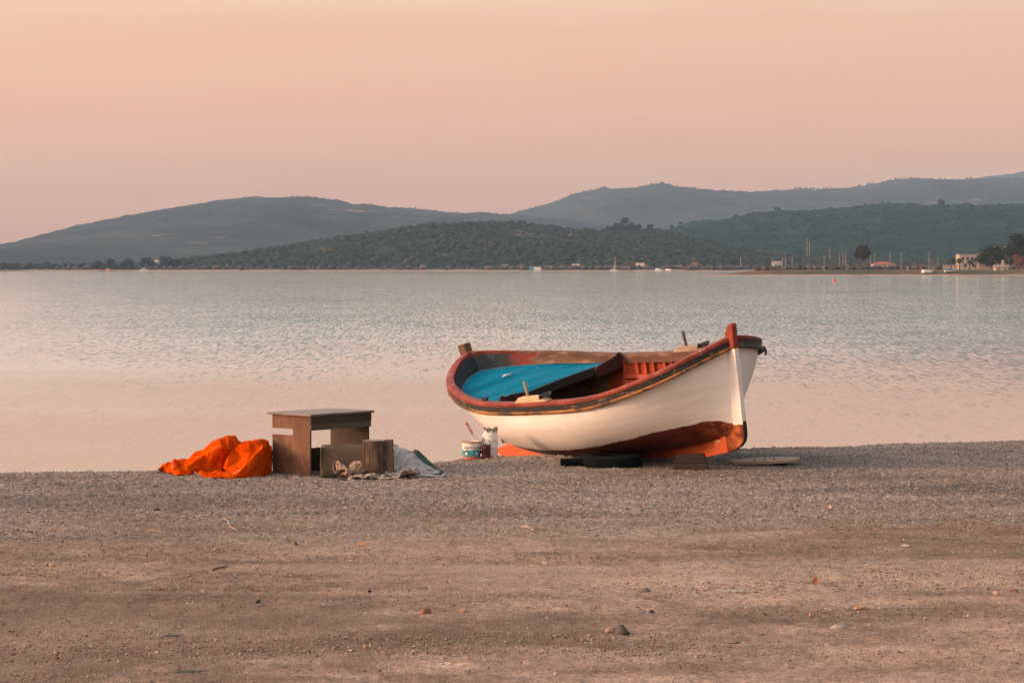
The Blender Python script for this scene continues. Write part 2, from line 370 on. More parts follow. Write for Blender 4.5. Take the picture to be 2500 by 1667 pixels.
PALG = [(.15, .115, .098), (.21, .165, .138), (.095, .074, .064), (.18, .145, .125), (.26, .205, .168), (.135, .092, .070), (.36, .295, .245), (.070, .058, .053), (.22, .152, .108)]
PALD = [(.20, .145, .11), (.28, .20, .15), (.13, .095, .075), (.25, .165, .115), (.30, .225, .175), (.22, .16, .125), (.33, .255, .20), (.24, .175, .135), (.085, .062, .050), (.15, .105, .08), (.21, .125, .080), (.11, .080, .062), (.13, .093, .070)]
gk = lambda x, y: (.10+.90*sstep(16.4, 20.4, y+2.2*(fbm(x*.5, y*.6, 3, 41)-.5)*2))*(y < crest(x)+.9)
dk = lambda x, y: sstep(.46, .74, fbm(x*.45, y*1.3, 4, 51))*.62+.36
a1 = stones(90000, (-6.2, 6.9), (16.5, 27.3), .0035, .0135, gk, PALG, '')
a2 = stones(150000, (-5.2, 5.6), (10.6, 19.4), .0022, .0095, dk, PALD, '')
V = np.concatenate([a1[0], a2[0]]); Fc = np.concatenate([a1[1], a2[1]+len(a1[0])]); cl = np.concatenate([a1[2], a2[2]])
sm = NT_('loose_stone'); at_ = sm.node('ShaderNodeVertexColor', layer_name='Col'); sm.base(at_.outputs[0]); sm.b.inputs['Roughness'].default_value = .9; sm.b.inputs['Specular IOR Level'].default_value = .2
tag(fast_mesh('gravel', V, Fc, sm.m, cl), kind='stuff')

# ------------------------------------------------------------------ water
wv = [(-1400, -60, 0), (1400, -60, 0), (1400, 1700, 0), (-1400, 1700, 0)]
wa = NT_('bay_water')
p0 = wa.co('Object', (1, 1, 1)); sw = wa.node('ShaderNodeSeparateXYZ'); wa.link(p0, sw.inputs[0])
edge = wa.noise(wa.co('Object', (.05, .12, 1)), 1., 4, .6)
dist_ = wa.math('ADD', sw.outputs['Y'], wa.math('MULTIPLY', wa.math('SUBTRACT', edge.outputs[0], .5), 46.))
dist_ = wa.math('SUBTRACT', dist_, wa.math('MULTIPLY', sw.outputs['X'], .9))
amp = wa.node('ShaderNodeMapRange', interpolation_type='SMOOTHSTEP'); wa.link(dist_, amp.inputs['Value'])
for k_, v_ in (('From Min', 27.), ('From Max', 155.), ('To Min', .055), ('To Max', .15)): amp.inputs[k_].default_value = v_
amp2 = wa.node('ShaderNodeMapRange', interpolation_type='SMOOTHSTEP'); wa.link(sw.outputs['Y'], amp2.inputs['Value'])
for k_, v_ in (('From Min', 90.), ('From Max', 700.), ('To Min', 0.), ('To Max', .04)): amp2.inputs[k_].default_value = v_
gust = wa.ramp(wa.noise(wa.co('Object', (.012, .05, 1)), 1., 4, .6).outputs[0], [(.3, .62), (.55, 1.), (.75, 1.15)])
ampg = wa.math('MULTIPLY', wa.math('ADD', amp.outputs[0], amp2.outputs[0]), gust)
r1 = wa.noise(wa.co('Object', (5.5, .42, 1), (0, 0, R(2))), 2.6, 4, .65, .2); r2 = wa.noise(wa.co('Object', (.5, .35, 1), (0, 0, R(-8))), .5, 3, .55)
r3 = wa.noise(wa.co('Object', (1.6, .8, 1)), 5.5, 2, .5)
def vm(op, a, b):
    o = wa.node('ShaderNodeVectorMath', operation=op)
    for i, v in enumerate((a, b)):
        sk = o.inputs['Scale'] if (op == 'SCALE' and i == 1) else o.inputs[i]
        if isinstance(v, bpy.types.NodeSocket): wa.link(v, sk)
        else: sk.default_value = v
    return o.outputs[0]
tot = vm('ADD', vm('ADD', vm('SUBTRACT', r1.outputs['Color'], (.5, .5, .5)), vm('SCALE', vm('SUBTRACT', r2.outputs['Color'], (.5, .5, .5)), .14)), vm('SCALE', vm('SUBTRACT', r3.outputs['Color'], (.5, .5, .5)), .60))
nv = vm('NORMALIZE', vm('ADD', vm('MULTIPLY', vm('SCALE', tot, ampg), (1.5, 1., 0.)), (0, 0, 1)), (0, 0, 0))
wa.link(nv, wa.b.inputs['Normal'])
shal = wa.node('ShaderNodeMapRange', interpolation_type='SMOOTHSTEP'); wa.link(dist_, shal.inputs['Value'])
for k_, v_ in (('From Min', 34.), ('From Max', 85.)): shal.inputs[k_].default_value = v_
wa.base(wa.mix(shal.outputs[0], (.31,.27,.23), (.60,.79,.76))); wa.b.inputs['Roughness'].default_value = .06; wa.b.inputs['IOR'].default_value = 1.333
wo = mesh('water', wv, [(0, 1, 2, 3)], wa.m); tag(wo, kind='structure')

# ------------------------------------------------------------------ the far shore and its hills
def hill_mat(name, lo, hi, sc, rock=None, rock_t=.66):
    t = NT_(name); v = t.co('Object')
    n = t.noise(v, sc, 8, .68); c = t.ramp(n.outputs[0], [(.36, lo), (.62, hi)])
    n2 = t.noise(t.co('Object', (1, 1, 2.5)), sc*.22, 5, .6); c = t.mix(1., c, t.ramp(n2.outputs[0], [(.3, .62), (.7, 1.35)]), 'MULTIPLY')
    if rock:
        f = t.ramp(t.noise(t.co('Object', (1, 1, 3)), sc*.5, 7, .7).outputs[0], [(rock_t, 0.), (rock_t+.05, .7)]); c = t.mix(f, c, rock)
    t.base(c); t.b.inputs['Roughness'].default_value = 1.; t.b.inputs['Specular IOR Level'].default_value = 0.
    t.bump(n.outputs[0], .7, 6.)
    return t.m
def ridge(name, prof, dr, df, db, mat, nx=520, nyf=60, amp=3., ts=.02, seed=1, skirt=2.0, power=1.25):
    pp = np.array(prof, float); px = np.linspace(pp[0, 0], pp[-1, 0], nx)
    tck = pp[:, 0]; zz = spline(tck, pp[:, 1], px) if len(tck) > 3 else np.interp(px, tck, pp[:, 1])
    x = (px-CX)*dr/F; zr = np.maximum(H+(654-zz)*dr/F, .0)
    yy = np.concatenate([np.linspace(df, dr, nyf), np.linspace(dr, db, 14)[1:]])
    g = np.where(yy <= dr, 1-np.clip((dr-yy)/(dr-df), 0, 1)**power, 1-.75*((yy-dr)/(db-dr))**1.5)
    X, Y = np.meshgrid(x, yy)
    wob = (fbm(X*ts*.3, Y*ts*.3, 4, seed)-.5)*2; tex = (fbm(X*ts*2.2, Y*ts*2.2, 4, seed+9)-.5)*2
    gg = g[:, None]; Z = zr[None]*gg*(1+.28*wob*np.clip((1-gg)*2.5, 0, 1)*np.clip(gg*3, 0, 1))+amp*tex*np.clip(gg*1.2, 0, 1)*np.clip(zr[None]/40, .15, 1)
    Z = np.maximum(Z, -skirt*0+.25*gg)
    ii = np.arange(len(yy)*nx).reshape(len(yy), nx)
    q = np.stack([ii[:-1, :-1], ii[:-1, 1:], ii[1:, 1:], ii[1:, :-1]], -1).reshape(-1, 4)
    o = fast_mesh(name, np.stack([X, Y, Z], -1).reshape(-1, 3), q, mat, smooth=True); tag(o, kind='structure')
    return x, yy, Z
hm_far = hill_mat('far_hillside', (.026, .034, .036), (.052, .056, .052), .012, (.22, .165, .128), .615)
hm_near = hill_mat('green_hillside', (.009, .019, .015), (.030, .040, .026), .035, (.10, .088, .062), .575)
ridge('distant_mountain', [(2150, 470), (2250, 448), (2350, 437), (2420, 430), (2500, 417), (2600, 402), (2700, 398), (2850, 420)], 6500, 5200, 7600, hm_far, 260, 40, 9, .006, 3)
H2 = ridge('far_hill', [(1120, 560), (1270, 519), (1310, 510), (1350, 498), (1400, 479), (1460, 465), (1560, 457), (1620, 455), (1700, 463), (1800, 469), (1950, 466), (2050, 460), (2150, 446), (2230, 437), (2330, 440), (2500, 437), (2700, 440), (2900, 470)], 4800, 3300, 6000, hm_far, 700, 60, 9, .008, 13)
H1 = ridge('long_hill', [(-500, 668), (-300, 655), (-100, 640), (0, 622), (100, 598), (200, 571), (330, 530), (450, 505), (560, 491), (640, 484), (700, 482), (760, 484), (850, 496), (1000, 511), (1150, 519), (1290, 526), (1400, 540), (1480, 556), (1560, 577), (1700, 620), (1800, 645)], 3800, 2500, 5000, hm_far, 760, 60, 7, .010, 23)
hm_ridge = hill_mat('ridge_hillside', (.005, .018, .016), (.016, .034, .028), .03, (.10, .09, .07), .66)
H4 = ridge('green_ridge', [(1380, 640), (1500, 600), (1580, 574), (1640, 559), (1700, 545), (1790, 530), (1890, 521), (2000, 514), (2100, 506), (2200, 503), (2350, 502), (2500, 503), (2700, 500), (2950, 520)], 2500, 1750, 3400, hm_ridge, 560, 60, 5, .02, 33)
H5 = ridge('wooded_hill', [(380, 662), (430, 652), (455, 641), (520, 626), (600, 617), (700, 602), (800, 585), (900, 569), (1000, 555), (1080, 551), (1200, 549), (1300, 551), (1400, 561), (1500, 566), (1570, 563), (1640, 571), (1750, 598), (1900, 622), (2100, 634), (2400, 640), (2800, 645)], 1900, 1530, 2600, hm_near, 620, 60, 4, .03, 43)

# the low land behind the water, one sheet with a sandy rim
lx = grid_axis([(-2200, -400, 60), (-400, 400, 4), (400, 2200, 60)]); ly = np.array([1500, 1506, 1509, 1513, 1518, 1530, 1600, 2400, 5000, 7700.])
LX, LY = np.meshgrid(lx, ly)
LZ = np.interp(LY, [1500, 1506, 1509, 1513, 1518, 1530, 1600, 9000], [-1., -.3, .25, .6, 1.2, 1.6, 2.0, 2.0])+.5*(fbm(LX*.03, LY*.05, 3, 71)-.5)*(LY > 1508)
LY = LY+9*(fbm(LX*.012, LX*0+2, 4, 72)-.5)*(LY < 1600)+np.where(LY < 1600, np.interp(LX, [-330, -210, -100], [60, 14, 0]), 0)
ii = np.arange(LX.size).reshape(LX.shape)
lq = np.stack([ii[:-1, :-1], ii[:-1, 1:], ii[1:, 1:], ii[1:, :-1]], -1).reshape(-1, 4)
lm = NT_('shore_land'); lv = lm.co('Object'); ls_ = lm.node('ShaderNodeSeparateXYZ'); lm.link(lv, ls_.inputs[0])
lz_ = lm.math('ADD', ls_.outputs['Z'], lm.math('MULTIPLY', lm.noise(lv, .05, 4).outputs[0], .9))
lm.base(lm.mix(lm.ramp(lm.math('MULTIPLY', lz_, .4), [(.52, 0.), (.66, 1.)]), (.24, .155, .115), lm.ramp(lm.noise(lv, .06, 5).outputs[0], [(.35, (.04, .045, .028)), (.65, (.11, .09, .055))])))
lm.b.inputs['Roughness'].default_value = 1.
tag(fast_mesh('far_shore', np.stack([LX, LY, LZ], -1).reshape(-1, 3), lq, lm.m, smooth=True), kind='structure')

# the sandy spit on the right
sx_ = grid_axis([(52, 260, 1.5), (260, 700, 20)]); sy_ = np.concatenate([np.arange(700, 790, 1.5), np.arange(790, 1500, 12.)])
SX, SY = np.meshgrid(sx_, sy_)
front = 716+6*(fbm(SX*.02, SX*0, 3, 81)-.5)
tipx = 64+.105*(SY-722)+np.where(SY < 735, (735-SY)*-.55, 0)
ed = np.minimum(SY-front, (SX-tipx)*.55)
SZ = np.interp(ed, [-20, -3, 0, 2.5, 4.5, 7.5, 60], [-1, -.5, .0, .30, .55, 1.5, 1.8])+.22*(fbm(SX*.2, SY*.2, 3, 83)-.5)*sstep(6, 14, ed)
ii = np.arange(SX.size).reshape(SX.shape)
sq = np.stack([ii[:-1, :-1], ii[:-1, 1:], ii[1:, 1:], ii[1:, :-1]], -1).reshape(-1, 4)
pm = NT_('spit_land'); pv_ = pm.co('Object'); ps_ = pm.node('ShaderNodeSeparateXYZ'); pm.link(pv_, ps_.inputs[0])
pz_ = pm.math('ADD', ps_.outputs['Z'], pm.math('MULTIPLY', pm.noise(pm.co('Object', (.3, 1, 1)), .25, 5).outputs[0], .8))
pm.base(pm.mix(pm.ramp(pm.math('MULTIPLY', pz_, .4), [(.25, 0.), (.33, 1.)]), pm.ramp(pm.noise(pv_, .4, 5).outputs[0], [(.3, (.21, .130, .093)), (.7, (.32, .20, .145))]), pm.ramp(pm.noise(pm.co('Object', (.4, 1, 1)), .16, 6, .65).outputs[0], [(.34, (.026, .030, .015)), (.50, (.060, .044, .022)), (.66, (.15, .070, .036))])))
pm.b.inputs['Roughness'].default_value = 1.; pm.bump(pm.noise(pv_, 1.2, 5).outputs[0], .8, .3)
tag(fast_mesh('sand_spit', np.stack([SX, SY, SZ], -1).reshape(-1, 3), sq, pm.m, smooth=True), kind='structure')

def spit_z(x, y): return float(SZ[int(np.argmin(abs(sy_-y))), int(np.argmin(abs(sx_-x)))])
# ------------------------------------------------------------------ massed shrubs and woods of the far side
bm_ = bmesh.new(); bmesh.ops.create_icosphere(bm_, subdivisions=1, radius=1.); BV = np.array([v.co[:] for v in bm_.verts]); BF = np.array([[v.index for v in f.verts] for f in bm_.faces]); bm_.free()
def blobs(P, r, hr, pal, rough=.30):
    n = len(P); r = np.asarray(r)
    J = BV[None]*(1+rng.uniform(-rough, rough, (n, len(BV), 1))); a = rng.uniform(0, 6.283, n)
    lob = 1+.22*np.sin(3*np.arctan2(BV[:, 1], BV[:, 0])[None]+a[:, None])
    X = J[..., 0]*lob*r[:, None]*rng.uniform(.8, 1.3, (n, 1)); Y = J[..., 1]*lob*r[:, None]; Z = J[..., 2]*r[:, None]*hr*rng.uniform(.7, 1.2, (n, 1))
    V = np.stack([X+P[:, 0:1], Y+P[:, 1:2], Z+P[:, 2:3]], -1).reshape(-1, 3)
    Fc = (BF[None]+(np.arange(n)*len(BV))[:, None, None]).reshape(-1, 3)
    c = np.array(pal)[rng.integers(0, len(pal), n)]*rng.uniform(.7, 1.3, (n, 1))
    vc = np.repeat(c, len(BV), 0)*rng.uniform(.75, 1.25, (n*len(BV), 1))
    return V, Fc, vc
def on_hill(hd, n, dens, fmax=1.0, gpow=1.):
    x, yy, Z = hd; i = rng.integers(0, len(x), n*3); j = (rng.uniform(0, 1, n*3)**gpow*(len(yy)-14)*fmax).astype(int)
    X = x[i]+rng.uniform(-.5, .5, n*3)*(x[1]-x[0]); Y = yy[j]+rng.uniform(-.5, .5, n*3)*(yy[1]-yy[0]); z = Z[j, i]
    k = (rng.uniform(0, 1, n*3) < dens(X, Y)) & (z > .8); return np.stack([X, Y, z], -1)[k][:n]
PALW = [(.014, .026, .019), (.020, .032, .022), (.027, .038, .025), (.011, .022, .018), (.036, .040, .027), (.024, .031, .024), (.046, .045, .031)]
wm_ = NT_('woodland_leaves'); wc = wm_.node('ShaderNodeVertexColor', layer_name='Col')
wm_.base(wm_.mix(1., wc.outputs[0], wm_.ramp(wm_.noise(wm_.co('Object'), .9, 5, .7).outputs[0], [(.3, .55), (.7, 1.45)]), 'MULTIPLY')); wm_.b.inputs['Roughness'].default_value = 1.; wm_.b.inputs['Specular IOR Level'].default_value = 0.
wm_.bump(wm_.noise(wm_.co('Object'), 1.4, 4, .7).outputs[0], .9, .8)
d5 = lambda x, y: sstep(.36, .58, fbm(x*.022, y*.03, 4, 91))*.95+.05
P5 = on_hill(H5, 14000, d5); r5 = rng.uniform(.7, 2.1, len(P5))*np.where(rng.uniform(0, 1, len(P5)) < .06, 1.7, 1.)
P5[:, 2] += r5*.15
P4 = on_hill(H4, 9000, lambda x, y: sstep(.34, .6, fbm(x*.012, y*.02, 4, 95))*.9+.1); r4 = rng.uniform(.7, 1.9, len(P4)); P4[:, 2] += r4*.1
big4 = np.array([at(1895, 516, 2500), at(2155, 499, 2490), at(2170, 501, 2500), at(2192, 500, 2500), at(1662, 552, 2450), at(1640, 556, 2450), at(2300, 500, 2500)]); 
sk_i = rng.integers(0, len(H2[0]), 620); sky2 = np.stack([H2[0][sk_i], np.full(620, 4790.)+rng.uniform(-25, 25, 620), H2[2].max(0)[sk_i]+rng.uniform(-2.5, 2., 620)], -1)
sk_j = rng.integers(0, len(H1[0]), 420); sky1 = np.stack([H1[0][sk_j], np.full(420, 3795.)+rng.uniform(-20, 20, 420), H1[2].max(0)[sk_j]+rng.uniform(-2., .8, 420)], -1)
cl4 = np.concatenate([big4, big4+rng.uniform(-3, 3, big4.shape)]); 
nl_ = 520; lx_ = rng.uniform(-345, -205, nl_); ly_ = rng.uniform(1566, 1640, nl_); lk = fbm(lx_*.05, ly_*0+1, 3, 99); lr_ = rng.uniform(1.2, 3.0, nl_)*(.55+.9*lk)
PL5 = np.stack([lx_, ly_, 1.8+lr_*.5+rng.uniform(0, 2.2, nl_)*lk], -1); P5 = np.concatenate([P5, PL5]); r5 = np.concatenate([r5, lr_])
nb5 = len(P5)
V1 = blobs(np.concatenate([P5, P4, cl4, sky2, sky1]), np.concatenate([r5, r4, rng.uniform(2.5, 4, len(cl4)), rng.uniform(.9, 2.3, 620), rng.uniform(.8, 1.8, 420)]), .75, PALW, .36)
V1[2][nb5*len(BV):] *= np.array([.55, .92, .95])
tag(fast_mesh('woodland', *V1[:2], wm_.m, V1[2], smooth=True), kind='stuff')
# the tall dark clump on the saddle of the hill
def clump_pts(pts):
    out = [];  rr = []
    for (px, py, y, s, n) in pts:
        c = at(px, py, y)
        for k in range(n):
            out.append(c+rng.normal(0, 1, 3)*np.array([s*.55, s*.5, s*.38])); rr.append(rng.uniform(.28, .55)*s)
    return np.array(out), np.array(rr)
# low brown scrub and reeds along the flats of the far shore
xs_ = rng.uniform(-330, 420, 5200); ysx = rng.uniform(1516, 1545, 5200)+np.interp(xs_, [-330, -210, -100], [60, 14, 0]); Ps = np.stack([xs_, ysx, np.full(5200, 1.6)], -1)
kp = rng.uniform(0, 1, 5200) < (.15+.85*sstep(.40, .6, fbm(xs_*.03, ysx*.05, 3, 97)))*np.interp(xs_, [-330, -300, -130, -20, 60, 420], [.5, .6, .25, .5, 1., 1.]); Ps = Ps[kp]; rs = rng.uniform(.6, 1.9, len(Ps)); Ps[:, 2] += rs*.4
xt = rng.uniform(60, 330, 5200); yt = rng.uniform(800, 1490, 5200); kt = (xt > 66+.105*(yt-722)+6) & (xt < yt*.23); Pt = np.stack([xt, yt, np.full(5200, 1.7)], -1)[kt]; rt = rng.uniform(.35, 1.1, len(Pt))*(1+.5*(yt[kt]-800)/700); Pt[:, 2] += rt*.4
PALS = [(.085, .060, .050), (.12, .078, .066), (.10, .064, .058), (.06, .058, .04), (.13, .09, .07), (.05, .055, .036), (.10, .085, .075)]
V2 = blobs(np.concatenate([Ps, Pt]), np.concatenate([rs, rt]), .9, PALS)
tag(fast_mesh('scrub', *V2[:2], wm_.m, V2[2], smooth=True), kind='stuff')

# ================================================================== the rowing boat
BP = dict(loc=(.859, 24.3705, 1.1785), yaw=.5633, pitch=.0716, roll=.2337)
def boat_matrix():
    y, p, r = BP['yaw'], BP['pitch'], BP['roll']
    f = np.array([math.sin(y), -math.cos(y), 0]); z = np.array([0, 0, 1.]); po = np.cross(z, f)
    f2 = f*math.cos(p)+z*math.sin(p); z2 = np.cross(f2, po); p2 = po*math.cos(r)+z2*math.sin(r); z3 = np.cross(f2, p2)
    M = Matrix.Identity(4)
    for i in range(3): M[i][0], M[i][1], M[i][2], M[i][3] = f2[i], p2[i], z3[i], BP['loc'][i]
    return M
boat = empty('rowing_boat'); boat.matrix_world = boat_matrix()
tag(boat, 'white wooden rowing boat with red bottom and blue stern deck, leaning on the beach', 'rowing boat')

# paints
def paint_mat():
    t = NT_('hull_paint'); v = t.co('Object'); s = t.node('ShaderNodeSeparateXYZ'); t.link(v, s.inputs[0])
    fc = t.node('ShaderNodeFloatCurve'); cu = fc.mapping.curves[0]
    PL = [(-2.5, -.42), (-1.6, -.45), (-.95, -.474), (-.3, -.495), (.1, -.515), (.47, -.525), (.77, -.510), (1.07, -.482), (1.30, -.462), (1.48, -.440), (1.62, -.434), (1.84, -.428), (1.93, -.418), (2.00, -.432), (2.045, -.440), (2.06, -.475), (2.13, -.505), (2.5, -.51)]
    mapx = lambda x: (x+2.5)/5.; mapz = lambda z: (z+.6)/.3
    pts = cu.points
    while len(pts) < len(PL): pts.new(.5, .5)
    for p, (x, z) in zip(pts, PL): p.location = (mapx(x), mapz(z)); p.handle_type = 'VECTOR'
    fc.mapping.update()
    t.link(t.math('DIVIDE', t.math('ADD', s.outputs['X'], 2.5), 5.), fc.inputs['Value'])
    line = t.math('ADD', t.math('MULTIPLY', fc.outputs[0], .3), -.6)
    wig = t.noise(t.co('Object', (1, .3, .3)), 9., 7, .72)
    line = t.math('ADD', line, t.math('MULTIPLY', t.math('SUBTRACT', wig.outputs[0], .5), .042))
    red = t.math('LESS_THAN', s.outputs['Z'], line)
    ga = t.node('ShaderNodeAttribute', attribute_name='girth'); gq = t.math('FRACT', t.math('ADD', t.math('MULTIPLY', ga.outputs['Fac'], 13.), t.math('MULTIPLY', t.noise(v, 1.5, 2).outputs[0], .10)))
    strake = t.ramp(t.math('ABSOLUTE', t.math('SUBTRACT', gq, .5)), [(.0, 1.), (.035, .0)])
    st = t.noise(t.co('Object', (.5, .5, 2.4)), 3.2, 6, .6)
    white = t.ramp(st.outputs[0], [(.28, (.70, .63, .58)), (.48, (.79, .73, .69)), (.7, (.82, .77, .735))])
    seam = t.noise(t.co('Object', (.25, .25, 9.)), 2.2, 3, .5); white = t.mix(t.ramp(seam.outputs[0], [(.50, 0.), (.62, .22)]), white, (.60, .52, .46))
    white = t.mix(t.math('MULTIPLY', strake, t.ramp(t.noise(v, 2.2, 3).outputs[0], [(.40, 0.), (.65, .30)])), white, (.42, .35, .30))
    run = t.noise(t.co('Object', (16., 16., .7)), 1., 4, .6); white = t.mix(t.math('MULTIPLY', t.ramp(run.outputs[0], [(.56, 0.), (.72, .25)]), t.ramp(ga.outputs['Fac'], [(.0, 1.), (.45, 0.)])), white, (.50, .36, .27))
    scf = t.noise(t.co('Object', (1., 1., 2.)), 11., 7, .75); white = t.mix(t.ramp(scf.outputs[0], [(.665, 0.), (.69, .35)]), white, (.50, .43, .38))
    scr = t.ramp(t.noise(t.co('Object', (1.2, .4, 5.)), 4.4, 7, .7).outputs[0], [(.60, 0.), (.64, .8)])
    redc = t.ramp(t.noise(v, 4., 6, .65).outputs[0], [(.3, (.060, .010, .007)), (.52, (.108, .018, .010)), (.7, (.18, .034, .016))])
    # scraped patches where the older orange and bare yellow show
    bow = t.node('ShaderNodeMapRange'); t.link(s.outputs['X'], bow.inputs['Value']); bow.inputs['From Min'].default_value = 1.75; bow.inputs['From Max'].default_value = 2.12
    redc = t.mix(t.math('MULTIPLY', scr, .55), redc, (.45, .24, .15))
    redc = t.mix(t.math('MULTIPLY', t.ramp(t.noise(v, 6.5, 6, .7).outputs[0], [(.42, 0.), (.56, .95)]), bow.outputs[0]), redc, (.46, .14, .04))
    t.base(t.mix(red, white, redc)); t.b.inputs['Roughness'].default_value = .48; t.b.inputs['Specular IOR Level'].default_value = .35
    t.bump(t.math('ADD', t.math('ADD', t.noise(t.co('Object', (.35, .35, 3.)), 3., 4).outputs[0], t.math('MULTIPLY', t.noise(v, 45., 3).outputs[0], .10)), t.math('MULTIPLY', strake, -.10)), .28, .02)
    return t.m
hull_m = paint_mat()
red_rail = simple('rail_red', (.245, .042, .026), .6, .38, 7., .25, 60, chips=(.42, .22, .17), chip_t=.655, chip_scale=9., stretch=(.6, 1, 1))
red_in = simple('inside_red', (.29, .040, .012), .55, .35, 6., .2, 50, chips=(.30, .13, .07), chip_t=.64)
orange_keel = simple('keel_orange', (.56, .105, .032), .6, .3, 5., .3, 40, chips=(.62, .33, .17), chip_t=.60, chip_scale=8., stretch=(.5, 1, 1))
black_p = simple('band_black', (.020, .019, .018), .55, .5, 9., .2, 60, chips=(.15, .085, .045), chip_t=.585, chip_scale=7., stretch=(.3, 1, 1))
brown_w = simple('weathered_wood', (.105, .050, .031), .75, .4, 8., .35, 60, stretch=(.18, 1, 1), chips=(.27, .165, .10), chip_t=.64, chip_scale=6.)
gold_w = simple('varnished_strip', (.36, .155, .042), .6, .45, 8., .3, 60, stretch=(.25, 1, 1), chips=(.055, .033, .022), chip_t=.56, chip_scale=7.)
grey_w = simple('grey_wood', (.30, .22, .155), .8, .35, 10., .4, 70, stretch=(.2, 1, 1))
pale_w = simple('raw_wood', (.50, .335, .20), .75, .28, 9., .4, 60, stretch=(.25, 1, 1), chips=(.22, .14, .09), chip_t=.62)
dark_w = simple('dark_plank', (.014, .015, .016), .7, .4, 8., .3, 60, stretch=(1, .2, 1))
maroon = simple('beam_maroon', (.036, .010, .009), .6, .4, 6., .25, 50)
white_p = simple('stem_white', (.78, .73, .68), .5, .12, 5., .15, 50, chips=(.55, .42, .34), chip_t=.70)
dark_in = simple('bilge_dark', (.014, .011, .010), .8, .4, 5., .3, 40)
rope_m = simple('rope_dark', (.030, .030, .034), .9, .4, 40., .6, 120)
metal = simple('galvanised_metal', (.42, .40, .38), .45, .3, 20., .2, 80)
def blue_deck():
    t = NT_('deck_blue'); v = t.co('Object', (1, .22, 1)); n = t.noise(v, 5., 6, .6)
    c = t.ramp(n.outputs[0], [(.3, (.0005, .095, .165)), (.5, (.001, .135, .225)), (.7, (.003, .160, .260))])
    w = t.noise(t.co('Object', (1., .35, 1)), 3.4, 6, .65); c = t.mix(t.ramp(w.outputs[0], [(.47, 0.), (.72, .50)]), c, (.05, .19, .28))
    ch = t.noise(t.co('Object'), 17., 5, .7); c = t.mix(t.ramp(ch.outputs[0], [(.665, 0.), (.685, .8)]), c, (.55, .52, .52))
    s = t.node('ShaderNodeSeparateXYZ'); t.link(t.co('Object'), s.inputs[0])
    g = t.math('ABSOLUTE', t.math('SUBTRACT', t.math('FRACT', t.math('MULTIPLY', s.outputs['X'], 6.2)), .5)); gr = t.math('LESS_THAN', g, .022)
    c = t.mix(t.math('MULTIPLY', gr, .55), c, (.004, .05, .08))
    t.base(c); t.b.inputs['Roughness'].default_value = .8; t.b.inputs['Specular IOR Level'].default_value = .02
    t.bump(t.math('ADD', n.outputs[0], t.math('MULTIPLY', gr, -.8)), .25, .006)
    return t.m
deck_m = blue_deck()
def rail_mat():                              # red near rail, far one browned: part wear, part bow shade put in the colour
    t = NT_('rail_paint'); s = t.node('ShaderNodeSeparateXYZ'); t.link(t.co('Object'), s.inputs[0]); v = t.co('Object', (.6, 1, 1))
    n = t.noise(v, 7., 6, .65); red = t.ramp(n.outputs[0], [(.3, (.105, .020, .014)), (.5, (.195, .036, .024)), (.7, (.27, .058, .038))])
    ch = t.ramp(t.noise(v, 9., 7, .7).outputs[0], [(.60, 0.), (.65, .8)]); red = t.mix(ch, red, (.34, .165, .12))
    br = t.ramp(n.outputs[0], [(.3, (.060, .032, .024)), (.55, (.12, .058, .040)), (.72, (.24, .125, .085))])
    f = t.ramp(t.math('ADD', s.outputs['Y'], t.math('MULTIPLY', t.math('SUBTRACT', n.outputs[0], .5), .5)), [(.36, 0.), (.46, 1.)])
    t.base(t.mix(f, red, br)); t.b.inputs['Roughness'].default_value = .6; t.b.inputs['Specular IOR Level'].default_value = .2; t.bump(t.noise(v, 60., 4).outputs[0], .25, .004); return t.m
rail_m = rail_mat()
def strip_mat():                             # varnished near side, dark grey-brown on the far side
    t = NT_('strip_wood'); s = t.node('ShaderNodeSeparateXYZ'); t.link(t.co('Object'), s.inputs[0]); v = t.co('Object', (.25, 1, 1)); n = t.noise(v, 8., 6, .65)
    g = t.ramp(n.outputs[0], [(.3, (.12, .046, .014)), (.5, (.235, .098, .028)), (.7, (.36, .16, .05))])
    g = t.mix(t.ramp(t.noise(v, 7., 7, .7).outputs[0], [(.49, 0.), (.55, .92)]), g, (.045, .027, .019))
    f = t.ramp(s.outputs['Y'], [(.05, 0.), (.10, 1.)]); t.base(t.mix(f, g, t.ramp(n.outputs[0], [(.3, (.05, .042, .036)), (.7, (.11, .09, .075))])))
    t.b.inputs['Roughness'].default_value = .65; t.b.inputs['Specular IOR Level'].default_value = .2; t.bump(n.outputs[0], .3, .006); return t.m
strip_m = strip_mat()
